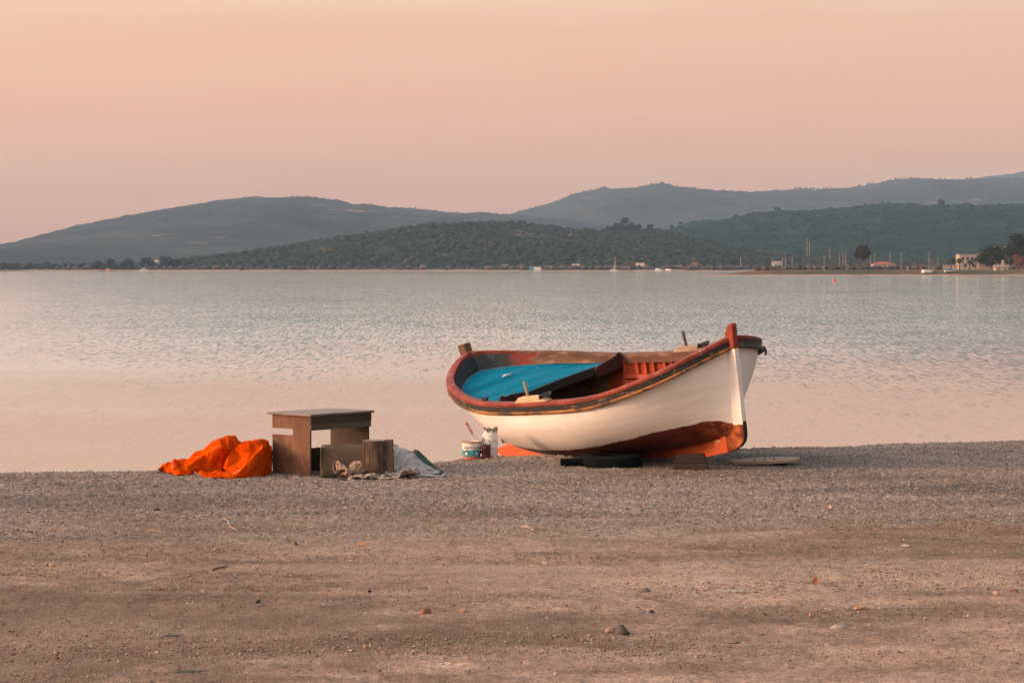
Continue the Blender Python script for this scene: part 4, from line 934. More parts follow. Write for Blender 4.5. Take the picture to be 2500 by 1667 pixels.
ply.base(pc); ply.b.inputs['Roughness'].default_value = .7; ply.b.inputs['Specular IOR Level'].default_value = .25; ply.bump(ply.noise(pv2, 30., 4).outputs[0], .15, .004)
ply2 = simple('desk_dark_board', (.062, .040, .029), .75, .45, 6., .25, 40, stretch=(.3, 1, .5), chips=(.15, .085, .045), chip_t=.60)
topm = simple('desk_top_board', (.165, .120, .092), .55, .3, 6., .12, 40, stretch=(.4, 1, 1), chips=(.16, .10, .07), chip_t=.66)
def side_panel(x, mat, slot):
    n = 9; zc, rr_ = .405, .030
    if slot:
        yx = DD*.50
        arc = [(yx+rr_*math.cos(a)*0-0+(-rr_*math.cos(a))*.0, 0) for a in (0,)]
        loop = [(0, 0), (DD, 0), (DD, zc-rr_)]+[(yx-rr_*math.sin(t)*.9, zc-rr_*math.cos(t)) for t in np.linspace(0, math.pi, n)]+[(DD, zc+rr_), (DD, DH-.001), (0, DH-.001)]
    else: loop = [(0, 0), (DD, 0), (DD, DH-.001), (0, DH-.001)]
    m = len(loop); V = [(x, y, z) for y, z in loop]+[(x+.020, y, z) for y, z in loop]; b = MB()
    b.add(V, [tuple(range(m)), tuple(range(m, 2*m))[::-1]]+[((i+1) % m, i, m+i, m+(i+1) % m) for i in range(m)])
    return b.build('side_panel', mat, desk, bevel=.002)
side_panel(0, ply.m, True); side_panel(DW-.022, ply2, False)
MB().box((DW/2+.005, DD/2+.01, DH+.010), (DW+.06, DD+.085, .020)).build('desk_top', topm, desk, bevel=.003)
MB().box((DW/2+.002, -.010, DH-.038), (DW+.012, .018, .074)).build('apron', ply2, desk, bevel=.002)
MB().box((DW/2+.002, -.007, DH-.103), (DW+.006, .020, .0545)).build('apron_board', simple('apron_grey', (.085, .066, .050), .8, .4, 6., .3, 50, stretch=(.2, 1, 1)), desk, bevel=.002)
MB().box((DW/2, DD-.03, .11), (DW-.046, .018, .22)).build('back_board', ply2, desk, bevel=.002)
# dark brown bag seen under the desk
ub = crumple('cloth_bundle', (-1.60, 22.55, tz0+.01), .12, .12, .215, simple('bundle_dark', (.05, .033, .028), .9, .3, 10., .5, 50), seed=9, fold=.4); tag(ub, 'dark crumpled cloth bundle lying on the ground under the desk', 'bundle')
# ---------------------------------------------------------------- orange tarpaulin
orm = NT_('orange_tarpaulin'); ov = orm.co('Object'); on_ = orm.noise(ov, 6., 5, .6)
orm.base(orm.ramp(on_.outputs[0], [(.3, (.36, .030, .0008)), (.52, (.54, .054, .0012)), (.72, (.64, .082, .002))]))
orm.b.inputs['Roughness'].default_value = .7; orm.b.inputs['Specular IOR Level'].default_value = .0
oc = orm.base
dt = orm.noise(orm.co('Object', (1, 1, .7)), 5., 6, .7); src_ = orm.b.inputs['Base Color'].links[0].from_socket
orm.base(orm.mix(orm.ramp(dt.outputs[0], [(.54, 0.), (.70, .45)]), orm.mix(orm.ramp(dt.outputs[0], [(.30, .35), (.44, 0.)]), src_, (.60, .15, .05)), (.22, .045, .012)))
wv_ = orm.node('ShaderNodeTexVoronoi', feature='DISTANCE_TO_EDGE'); wv_.inputs['Scale'].default_value = 8.; 
wn_ = orm.noise(ov, 5., 3, .5); orm.link(orm.mix(.12, ov, wn_.outputs['Color']), wv_.inputs['Vector'])
cr_s = orm.ramp(wv_.outputs['Distance'], [(0., 0.), (.10, 1.)])
orm.bump(orm.math('ADD', orm.math('ADD', orm.math('MULTIPLY', cr_s, .35), orm.noise(orm.co('Object', (1, 1, 1), (0, .6, .4)), 9., 5, .55, .4).outputs[0]), orm.math('MULTIPLY', orm.noise(ov, 60., 3).outputs[0], .08)), .6, .03)
tarp = empty('tarpaulin', tuple(gpt(560, 22.15)), 0, 'crumpled bright orange tarpaulin heaped on the gravel left of the desk', 'tarpaulin')
t0 = np.array(tarp.location)
def loft(name, st, mat, parent, n=30, ns=90, seed=1, amp=.03, facet=.06, th=0., fr=(7., 5.)):
    """st: rows of (x, y_front, y_crest, y_back, z_crest, belly) in world metres; folds run down the cloth"""
    st = np.array(st, float); s = np.linspace(0, 1, ns); k = np.linspace(0, 1, len(st))
    col = [spline(k, st[:, i], s) if i not in (4,) else np.interp(s, k, st[:, i]) for i in range(6)]
    V = []; Fc = []
    for i in range(ns):
        x, yf, yc, yb_, zc, be = [c[i] for c in col]
        for j in range(n):
            t = j/(n-1)
            if t < .5: u = t/.5; y = yf+(yc-yf)*(u+be*math.sin(u*math.pi)*-.5); zz = zc*(u**.72 if be >= 0 else u)
            else: u = (t-.5)/.5; y = yc+(yb_-yc)*u; zz = zc*(1-u)**.8
            e = math.sin(min(t, 1-t)*math.pi)
            a = fbm(np.array([x*fr[0]+t*2.2]), np.array([t*fr[1]-x*1.5]), 3, seed)[0]-.5
            rid = abs(vnoise(np.array([x*fr[0]*.8+t*3.1+3]), np.array([t*2.6+x*2]), seed+5)[0]-.5)*2
            V.append((x+.5*amp*a, y-amp*2.0*a*e-facet*(rid-.5)*e, 0*0+zz*(1+.8*a*.35)+amp*.9*a*e+facet*.35*(rid-.5)*e))
    out = []
    for v in V: out.append((v[0]-t0[0], v[1]-t0[1], v[2]+float(ground_z(v[0], v[1]))-t0[2]-.008))
    for i in range(ns-1):
        for j in range(n-1): Fc.append((i*n+j, (i+1)*n+j, (i+1)*n+j+1, i*n+j+1))
    for i_ in (0, ns-1):
        Fc.append(tuple(i_*n+j for j in (range(n) if i_ == 0 else range(n-1, -1, -1))))
    b = MB(); b.add(out, Fc); return b.build(name, mat, parent, True, 28)
X_ = lambda px, y=22.3: (px-CX)*y/F
RAG_FOLDS = (28, 28, [-0.954, 20.727, 0.009], [58,66,11,14,1,-4,7,6,24,11,8,3,8,4,4,9,0,-7,-3,1,22,-10,5,-3,-12,-15,-1,-11,-3,-9,-11,1,-8,-8,-16,6,-12,0,7,-25,0,7,-11,6,5,-2,9,16,3,4,12,14,16,6,6,1,
-11,9,6,7,8,25,4,2,13,4,-4,14,15,-10,8,-7,2,16,12,-10,9,1,-15,12,-18,-7,8,-8,67,85,2,-2,1,16,27,2,9,-2,14,1,19,0,5,11,-2,1,-10,3,21,-2,-4,-12,-23,-7,7,
1,-11,-9,-10,-2,-10,-20,-12,-7,-11,-9,5,-18,8,17,-9,4,9,-11,17,9,8,-3,9,-8,20,10,10,7,2,11,5,-4,-5,19,12,1,13,5,22,14,-7,3,10,9,-19,17,-2,0,12,6,-21,16,
4,4,4,-13,73,103,5,12,8,8,26,2,4,1,3,10,11,-7,5,8,9,-2,-10,3,17,-8,-7,7,-12,0,0,-7,-5,-10,-13,-8,1,-20,-11,-11,-12,-6,-1,-14,-9,-3,-14,3,-2,-5,14,22,-3,
6,10,7,17,11,0,12,-7,-2,13,6,20,16,3,-4,11,0,23,14,9,-9,10,-4,-9,25,-1,-7,9,1,4,8,24,-8,3,11,84,101,2,9,13,1,18,11,18,11,-4,4,7,-20,5,2,9,9,0,13,13,-11,
-4,-1,-24,2,8,-6,-5,-13,-10,-7,-2,-13,-25,-7,-11,-6,1,-16,4,-3,-9,4,-8,-15,14,15,-1,5,11,12,16,14,0,9,5,-1,12,-11,11,20,-1,4,11,7,20,16,8,-4,9,9,-17,20,
5,3,8,-12,-15,11,17,-6,4,12,100,99,0,7,8,10,17,11,-2,11,0,6,10,-6,16,4,-3,9,-11,-4,19,-8,6,7,-25,-9,-4,-16,1,3,-13,-3,-2,-14,-14,-5,-9,-1,-8,-22,-11,1,
4,11,-4,-9,15,10,4,9,-8,2,24,6,9,-3,10,1,11,1,13,23,-8,1,14,1,-7,25,9,10,9,6,-3,5,21,2,10,-6,-17,18,8,-9,6,6,98,94,12,7,6,-11,15,5,12,11,0,-4,12,-10,18,
4,-3,10,-21,10,11,0,-6,12,-24,-2,16,-14,-2,0,-13,-5,-4,-13,-19,-19,-15,-1,-4,-6,22,5,-11,-4,5,10,15,-2,-6,6,6,9,16,-8,4,15,0,5,-3,14,4,27,0,5,14,0,-4,26,
-11,7,3,10,3,8,20,0,11,7,-13,22,4,-9,9,0,88,84,13,10,3,7,22,-3,6,3,-11,-2,7,3,21,-12,-4,1,1,4,23,-10,-4,1,-14,-6,-20,-14,-4,-3,-13,-3,2,-28,-6,6,-11,2,
10,16,13,19,-3,11,1,8,15,7,3,10,-1,5,23,-9,-5,11,-3,12,4,-5,12,9,-16,3,12,-8,-9,24,-4,7,11,-1,4,15,16,2,10,6,-14,20,1,-4,11,2,97,72,13,-3,0,13,21,2,11,
10,-8,3,11,-10,-3,-1,4,15,-15,-5,12,-10,-4,3,-20,-2,-4,-14,-3,-3,-12,-7,-5,-18,6,20,-8,5,10,-6,20,14,-1,10,2,1,20,-6,4,10,0,13,21,1,6,13,0,9,8,-6,5,8,-20,
10,9,-4,8,19,-16,-2,-1,-14,0,24,8,4,10,7,-7,22,4,-4,11,2,92,62,22,3,4,15,12,-19,5,10,7,0,10,-12,3,-2,-5,9,-1,-8,6,-10,-5,4,-19,-2,0,-5,12,4,-7,11,9,-16,
17,15,-8,7,8,-17,12,13,9,6,0,5,7,-5,-3,5,-8,11,22,5,11,9,-4,8,8,-8,3,24,-11,2,4,-15,13,6,-22,0,13,-6,-2,22,8,0,9,-9,-8,22,-5,-5,12,-1,98,55,21,-3,0,13,
16,-15,13,6,4,-11,17,-11,10,-7,-5,7,3,-4,13,-10,-6,-9,-17,5,13,-12,4,6,-11,8,5,-16,18,15,-7,7,9,-9,17,15,2,12,3,4,14,-12,9,-4,-9,-1,21,-7,7,9,-3,14,6,-8,
13,25,-2,-2,11,-9,11,6,-24,4,7,-12,-1,22,10,-1,12,-2,-13,18,-2,-6,12,-1,107,52,27,-15,-3,3,16,-15,12,12,4,-8,15,-11,5,-3,-7,10,5,-3,15,-12,-6,-5,-18,8,
18,-10,7,6,-11,7,6,-15,18,14,-7,5,7,-6,20,9,1,9,4,2,21,-7,4,0,-12,-1,14,-17,5,12,-5,8,10,-3,24,16,-4,3,17,-2,6,13,-22,8,-1,-12,-6,18,0,1,12,-1,-10,22,4,
-6,10,2,117,53,35,2,-7,-11,5,-8,1,4,-4,-9,11,-15,8,-2,-9,7,1,-6,23,3,-4,13,-14,22,7,-9,7,9,-10,10,2,-14,10,18,-6,10,5,-12,17,-9,-4,10,0,6,20,0,9,9,1,6,
9,-24,2,14,2,8,6,-12,11,19,-16,1,14,1,14,16,-17,5,5,10,-6,18,-12,-1,6,-9,-14,16,-6,-8,10,3,120,66,23,-12,-4,-2,21,-9,-3,7,-5,8,10,-18,8,1,-10,5,4,-17,7,
1,5,12,-11,11,21,-9,11,5,-9,9,4,-15,16,10,-9,8,-2,-6,18,2,-4,9,-4,-3,17,-13,11,5,4,10,24,2,8,9,-7,6,8,-9,9,23,-13,8,5,-10,9,13,-18,-4,13,-1,2,18,8,-5,9,
-5,-14,15,-12,-8,5,-8,137,66,14,0,6,-12,6,-13,14,10,-8,-1,3,-8,-7,4,-6,9,8,-21,10,4,-6,13,-12,12,17,-4,11,8,-6,11,6,-13,20,11,-8,9,0,-4,16,2,2,11,2,-2,
13,-14,3,12,5,7,16,-20,-1,14,-2,10,10,-4,9,19,-11,14,3,-3,14,19,-12,-2,11,1,-5,12,-7,-5,8,-5,-10,21,-5,-9,6,7,143,81,15,-8,-12,2,16,-3,-10,0,-5,14,11,-9,
-19,6,-6,11,8,-24,7,4,-8,10,-13,10,15,-9,8,5,-8,10,6,-12,21,11,1,13,5,-8,20,-1,8,7,6,-3,18,-14,7,8,9,5,24,-10,2,-1,-15,3,7,-12,6,27,-12,5,11,-1,4,16,-7,
3,11,-4,16,11,5,-6,10,2,-9,13,-5,-9,6,6,138,90,12,4,-7,12,24,-8,-9,-8,-9,0,19,-3,-11,6,-12,0,-3,-14,19,3,-9,9,0,-4,18,-9,10,4,-7,10,5,-17,19,4,0,10,-5,
-7,22,-4,6,9,4,6,23,8,-3,3,-15,15,21,-5,2,17,0,-4,9,-14,9,10,-22,6,14,-1,9,9,5,-2,12,0,9,13,-10,3,9,3,-12,12,15,-11,3,7,147,91,9,0,0,15,18,-19,2,2,1,-14,
10,-12,2,14,-12,-3,-14,-6,20,3,-9,9,11,-9,16,-11,7,7,-10,8,4,-14,22,3,-3,11,-2,-1,20,-12,2,10,-5,9,20,13,-2,10,-7,4,20,-20,8,13,1,1,14,-1,9,6,-28,5,13,
-1,9,13,4,-1,12,6,-1,5,-5,3,11,3,-9,5,8,-5,8,10,160,89,0,11,7,2,12,-11,13,7,-11,3,5,-6,14,-1,-7,10,9,-17,3,7,-11,5,-8,18,11,-8,2,11,-7,3,9,-20,7,13,-2,
11,-5,0,22,-9,-1,9,-8,12,14,-18,0,11,-7,7,21,4,3,12,-8,7,10,-5,10,21,-15,4,-5,-12,10,20,-7,1,10,-2,1,23,2,-6,6,4,0,20,15,1,-4,14,177,74,4,10,10,2,13,2,
19,6,-10,5,7,-12,15,3,-11,-6,3,-2,16,8,-11,2,-12,3,20,-8,6,9,-10,-1,8,-14,17,9,-5,11,-2,2,14,-19,0,11,-6,-6,22,-5,9,5,-9,8,13,-19,4,11,-7,6,11,-6,12,19,
-12,9,10,-3,-4,20,7,3,11,-1,1,10,3,0,11,2,11,20,-5,-2,12,8,197,70,3,8,4,9,16,11,15,4,-6,11,7,-25,5,2,-12,4,2,18,19,2,-10,8,-9,-4,18,-8,3,9,-8,10,-3,-14,
11,10,-7,9,4,-1,14,-17,2,7,-11,-3,20,-14,-2,12,7,6,17,-21,11,4,-7,1,14,-3,13,18,-13,13,1,-4,5,21,-5,-2,9,8,6,18,-6,-1,8,6,4,20,7,5,12,1,228,61,3,-7,-3,
10,23,-4,15,7,-4,12,11,-4,17,-3,7,12,6,3,17,-3,10,6,-13,-13,19,-2,11,-7,-8,9,0,-16,-2,21,-5,13,-2,-9,11,-9,-4,12,-6,-4,18,-18,3,10,-8,10,8,-14,4,6,-15,
1,14,-3,13,25,8,7,7,-10,7,21,-2,9,7,-5,21,8,-3,1,11,-5,-3,23,-13,-1,13,-6,229,48,8,4,15,5,16,-2,22,13,-5,6,-1,1,20,12,-7,4,2,9,21,-4,2,11,-14,-4,20,-2,
10,-8,-7,10,-3,-16,-4,21,-5,8,-8,-11,18,-10,-9,-1,-8,3,27,-6,3,6,-12,4,22,-12,9,1,-13,1,9,-13,13,19,12,7,13,1,7,16,-6,4,12,1,14,16,-7,5,12,-4,0,21,-13,
1,13,-6,241,62,4,8,-9,10,13,16,19,-8,0,15,13,3,19,9,-7,6,13,-14,14,-6,-1,11,-8,7,22,-9,11,4,-8,6,-5,-16,17,6,-6,0,-13,-13,0,-20,-4,13,-2,-2,20,-13,11,9,
0,5,18,-17,7,14,0,2,9,-6,9,18,-13,11,-3,6,6,17,-2,5,10,3,4,23,8,-8,13,-3,-5,23,-13,1,11,-10,243,72,8,10,-7,8,14,-8,17,-2,15,7,8,4,16,9,-3,10,9,-8,18,1,
-5,11,-9,6,19,-5,8,10,-10,8,-2,-18,7,-11,-5,11,-6,-11,-1,-18,-7,4,-10,4,25,-4,0,8,-12,17,19,-1,5,11,-4,-2,2,-12,11,19,-7,10,7,3,6,9,4,2,10,-5,4,24,6,-2,
13,6,-10,24,-3,3,7,-12,253,88,14,12,-8,0,19,-13,-1,-10,9,4,12,0,24,6,2,9,10,4,20,5,4,11,-13,8,18,-13,3,-4,-3,-11,-7,-15,8,-12,-11,-2,-9,3,20,-8,-2,12,-3,
2,10,-14,8,12,1,-8,15,-21,10,9,9,13,-2,-7,13,12,4,9,2,8,7,12,16,-8,7,9,-12,19,-3,-4,11,0,-2,29,3,5,13,-1,259,103,17,3,-10,-12,21,-10,7,7,-4,12,-7,12,11,
11,0,5,11,5,19,2,5,11,-10,9,18,-9,-5,-9,-13,0,2,-4,-11,-24,-10,4,-8,-11,21,-12,12,6,0,-10,23,-12,12,5,-4,9,19,-1,-5,11,-7,10,6,8,17,10,12,11,-2,-7,8,10,
17,-12,-1,0,1,13,12,-5,9,4,-8,22,9,-4,13,4,268,93,26,6,14,-6,18,-3,-17,10,-5,14,-13,14,9,6,-9,9,-7,14,12,9,1,8,-1,16,14,-11,0,7,-10,-6,-7,-6,-6,-26,11,
-4,-10,-8,8,-21,-3,10,-8,3,15,12,7,10,-10,12,21,-6,-3,6,12,12,1,-7,3,15,6,1,15,-2,15,-2,23,-9,9,7,7,-3,17,1,-10,12,-9,22,5,-5,12,4,262,98,26,13,1,-8,19,
14,-15,2,-13,8,-11,8,11,12,3,6,-7,11,11,9,2,8,-6,12,13,-5,7,9,-8,-8,-7,-2,-4,-15,7,-1,-12,-5,5,-20,1,5,-13,1,16,19,7,7,-8,9,15,-4,-9,12,-6,6,9,5,19,6,2,
-12,7,3,17,12,12,-3,-4,13,-6,6,16,8,-3,11,-13,5,10,4,14,0,])
WHITE_FOLDS = (48, 14, [-0.721, 21.142, 0.007], [0,52,4,7,14,2,7,-23,15,10,1,6,4,11,-8,19,4,6,2,11,2,0,5,8,4,2,-8,13,-11,7,1,10,3,-4,5,7,0,2,-1,1,8,6,26,49,10,-4,-10,-4,15,11,9,6,2,8,1,13,-7,17,2,7,1,
8,9,0,10,2,-5,-8,4,11,-7,9,6,8,1,-2,6,7,-14,0,1,7,0,5,34,41,23,11,-1,-2,12,7,-9,7,6,-2,1,7,7,7,16,3,3,-4,8,2,2,8,4,-9,-1,3,9,14,-1,5,10,-7,8,6,-16,10,8,
-14,-5,-2,38,33,32,6,3,2,13,12,-5,7,4,-4,9,0,-3,4,14,4,10,8,1,-10,6,2,8,-5,3,-2,10,14,0,8,7,-9,6,2,-23,8,4,-10,-5,-5,41,9,8,0,9,4,11,19,5,10,-3,-1,10,5,
1,15,15,2,2,11,1,6,11,3,-3,11,3,-22,3,0,-8,7,-1,-4,3,9,-5,-13,9,-4,-1,-11,51,0,7,0,10,5,-1,17,-7,7,10,-4,8,8,3,10,17,5,7,7,-3,-2,5,10,-1,9,3,-2,16,4,-4,
3,9,-6,9,-2,-9,-7,19,-8,-5,-4,59,0,18,5,4,-12,-4,17,11,5,9,-5,11,2,-8,7,18,2,6,9,-2,3,10,2,-1,9,3,2,17,9,-2,4,7,-5,10,4,-5,-2,19,-4,-8,-1,63,8,25,-3,10,
1,19,-8,0,0,9,-2,0,9,6,8,0,3,5,6,2,7,3,1,5,9,3,7,10,12,3,7,1,-11,2,-4,19,13,-1,0,9,4,50,4,34,6,2,7,13,8,8,-5,5,-7,-8,6,-5,6,18,4,7,5,3,9,-7,0,4,9,0,7,11,
14,4,10,4,5,9,-3,16,8,-7,12,-3,7,39,28,33,5,4,7,10,8,10,6,-2,11,9,-4,-3,9,6,-5,-6,2,11,7,7,0,10,-7,-8,10,13,7,2,10,5,3,16,0,11,6,-4,6,5,7,53,6,47,1,1,12,
15,9,2,4,10,-1,8,5,4,8,9,16,9,4,-9,9,7,1,0,8,2,16,17,-3,10,-4,-1,-10,10,-2,9,13,17,4,8,-5,63,16,53,9,-7,4,8,14,16,11,4,-3,12,-1,-3,8,15,17,3,10,1,0,8,1,
2,11,-1,18,10,-4,-4,7,-4,8,-1,-6,7,14,13,-5,-2,6,106,19,57,5,12,1,10,-7,20,0,1,11,4,9,4,6,14,-9,3,9,-5,2,7,0,0,8,0,-5,10,15,2,7,2,9,1,-9,6,1,-8,-8,2,-7,
124,16,63,2,10,-3,5,8,15,-1,-10,6,5,6,8,0,17,6,-2,8,-3,0,9,-3,6,5,-2,0,4,8,-1,7,5,7,9,0,9,11,-13,-3,-1,-9,133,12,54,2,6,6,5,16,3,-5,-10,5,5,2,10,2,14,9,
1,6,6,2,11,-1,-3,1,-8,9,10,10,-2,10,0,-6,6,-7,20,1,2,-6,9,6,155,13,39,-11,0,-3,5,5,9,3,0,9,6,1,7,-1,20,7,3,10,0,-5,8,4,-7,9,-1,-9,6,0,0,6,-12,-6,11,2,-3,
22,9,0,10,5,163,16,32,-10,0,-4,-4,15,17,13,-4,1,2,7,9,-20,13,-1,-1,10,5,2,11,-1,4,10,-8,3,12,10,-2,1,-11,-4,12,2,2,14,16,-8,-2,-7,173,27,45,4,4,-13,-6,
13,13,-1,5,11,-1,8,8,-2,15,-19,-4,9,2,8,-1,9,2,6,9,-6,16,-10,-6,-4,7,-4,7,2,7,17,0,-5,7,3,185,34,42,-8,5,4,-7,18,-2,6,2,9,3,7,10,1,7,-17,-2,9,-1,-3,11,
1,3,7,8,3,12,13,-7,0,6,-1,-10,4,-6,14,9,3,10,1,187,47,43,-1,-3,11,0,15,-9,1,10,-1,6,6,7,0,10,13,-6,3,4,-9,-5,4,1,9,5,17,9,7,1,9,2,-8,1,7,-2,10,0,2,9,-5,
200,43,81,5,8,8,-12,-12,-7,-7,-2,9,-1,6,6,3,14,11,3,9,4,3,8,3,2,12,0,2,16,-4,6,8,-6,-1,11,-3,-3,18,4,7,7,-8,216,25,79,-8,0,-3,1,2,19,-5,7,6,-2,9,4,-3,18,
-8,5,4,9,3,9,6,2,10,4,-1,25,0,0,10,-4,5,6,-11,-1,16,7,-7,9,2,224,16,68,-5,0,9,0,11,21,-5,10,1,-2,9,5,-4,20,-11,-7,7,5,1,9,6,8,9,2,9,21,6,-1,12,2,0,8,-7,
-2,14,-8,0,4,12,229,26,61,1,8,10,-9,12,15,11,2,1,5,7,7,-8,22,2,-8,-2,-8,-5,10,-2,-2,10,4,5,8,7,6,8,0,6,6,2,7,15,5,0,10,1,211,33,56,-1,6,10,6,20,10,11,-2,
1,8,3,4,5,13,10,-6,7,-4,-7,-1,-8,-2,9,3,0,-2,20,2,8,6,2,8,3,7,15,7,1,9,2,235,43,68,-11,3,1,-4,10,-14,-6,9,-1,6,5,7,14,8,9,9,-8,-1,9,2,-1,0,8,5,-3,12,13,
-8,6,-1,-5,9,5,18,0,11,3,10,4,238,39,56,-12,0,3,1,19,7,-1,2,-11,-2,8,-6,11,5,13,10,5,1,2,5,7,9,2,-4,1,15,11,-3,8,7,-8,11,-3,21,1,6,9,5,5,237,43,46,-12,
-3,2,6,15,12,2,10,-1,2,3,-11,-1,17,6,5,8,5,12,1,-3,-4,9,4,3,21,8,14,-3,-1,8,4,9,4,21,8,14,-1,-1,250,53,55,0,11,-3,1,19,-14,6,10,4,8,9,6,0,15,-11,3,12,4,
4,10,7,8,3,8,6,15,7,12,-4,-1,5,1,8,-1,18,2,0,7,3,261,69,37,9,9,7,1,19,-14,0,14,0,3,10,7,9,5,13,2,7,6,5,7,-8,-1,14,1,8,10,9,7,0,8,3,2,9,9,11,6,0,-4,-11,
274,85,28,7,8,5,-1,19,7,4,7,-10,-1,13,3,11,0,19,3,5,4,0,9,2,6,4,-9,8,7,10,5,0,7,5,7,6,-15,-3,10,9,6,5,291,92,16,0,10,-1,10,7,10,4,3,8,-5,2,9,4,8,1,3,0,
9,3,-1,7,1,3,10,7,14,3,-8,0,7,4,0,9,10,17,6,-5,0,-9,308,85,4,0,3,7,4,2,17,1,2,10,3,5,7,5,20,2,-1,8,-4,1,2,7,3,-3,10,-2,14,2,-3,7,7,5,-4,10,1,8,5,3,14,1,
348,90,24,-3,-3,-10,-9,17,-7,1,-1,12,-12,-2,3,-7,6,-1,-4,9,11,10,8,2,3,8,5,-4,15,16,10,3,2,-10,5,4,18,-1,17,-9,0,4,362,95,18,-12,3,1,-2,4,-7,-7,2,-7,-7,
6,12,-12,9,7,-12,-2,-6,1,8,9,4,9,7,16,10,9,-5,8,4,5,6,5,3,5,12,8,-7,1,370,103,8,-8,-10,4,-4,18,-6,-8,5,-1,-11,-4,-1,-8,10,16,-11,2,1,-8,2,-8,3,5,7,9,17,
9,9,0,2,-5,9,1,5,13,9,10,-2,2,372,106,30,4,-4,-9,-17,13,5,-5,4,1,-2,1,-8,-11,9,0,-9,2,1,-8,0,9,4,9,-1,15,1,-15,-2,7,6,3,10,6,7,11,-10,3,9,0,371,93,33,-4,
-4,-9,-19,13,0,-7,3,3,-3,8,3,-1,11,11,7,1,-9,-2,9,-5,2,6,10,4,9,-13,5,-1,-12,-4,15,0,8,10,13,3,9,-1,359,96,28,0,3,9,-9,6,10,-1,9,-9,2,5,6,8,13,-9,8,10,
1,0,-3,-11,-6,2,-16,7,26,3,10,-6,9,3,6,9,8,25,1,1,4,10,354,107,30,2,3,9,3,9,10,4,9,-6,2,-3,-12,1,12,-18,4,15,-1,13,0,-1,1,6,5,3,24,-1,8,-4,14,8,-3,4,1,
19,16,4,-3,-11,369,104,41,6,10,-1,5,13,-1,4,11,-3,-1,7,-10,7,6,-22,0,14,-4,8,5,11,8,3,8,1,11,6,3,7,7,3,-2,10,-6,-12,3,-1,12,7,412,117,20,0,5,-10,-4,20,
-7,4,9,1,1,9,3,4,13,9,0,3,-11,-1,6,5,-2,11,4,6,-17,10,3,-3,6,4,3,8,-5,13,15,-8,1,-1,427,119,10,-1,9,0,-6,16,-3,-5,1,11,5,8,-7,2,16,-2,3,7,5,1,4,-9,-1,10,
2,2,-5,14,4,-10,1,3,-2,9,-4,17,13,-9,3,-1,437,114,3,-4,7,0,1,19,0,-7,-2,9,0,6,8,6,15,-8,1,6,-5,3,6,5,-1,9,-6,-1,15,11,2,-11,-2,1,-1,11,0,9,7,-2,4,9,448,
94,4,-8,1,5,2,15,4,4,8,-7,2,2,11,1,17,-2,-1,10,-7,3,8,7,1,10,4,5,14,-12,0,12,-4,-1,10,6,10,9,20,-3,7,7,464,101,3,-13,0,0,-5,5,20,5,10,-9,1,9,-8,7,15,15,
0,12,-3,4,7,-11,-1,12,0,4,14,11,4,6,-10,-1,12,-2,-3,15,13,-3,7,9,465,106,18,-7,-9,-2,6,21,-7,8,5,10,-4,12,-3,4,10,-2,4,7,-7,3,11,1,3,6,7,5,14,-8,4,7,5,
5,7,4,-4,4,17,-9,-3,3,455,101,24,11,1,-2,8,11,-12,-1,8,-5,6,7,9,7,12,4,5,9,-2,5,3,-6,5,7,3,8,16,2,-3,-2,9,-7,0,5,-1,3,13,-6,1,8,])
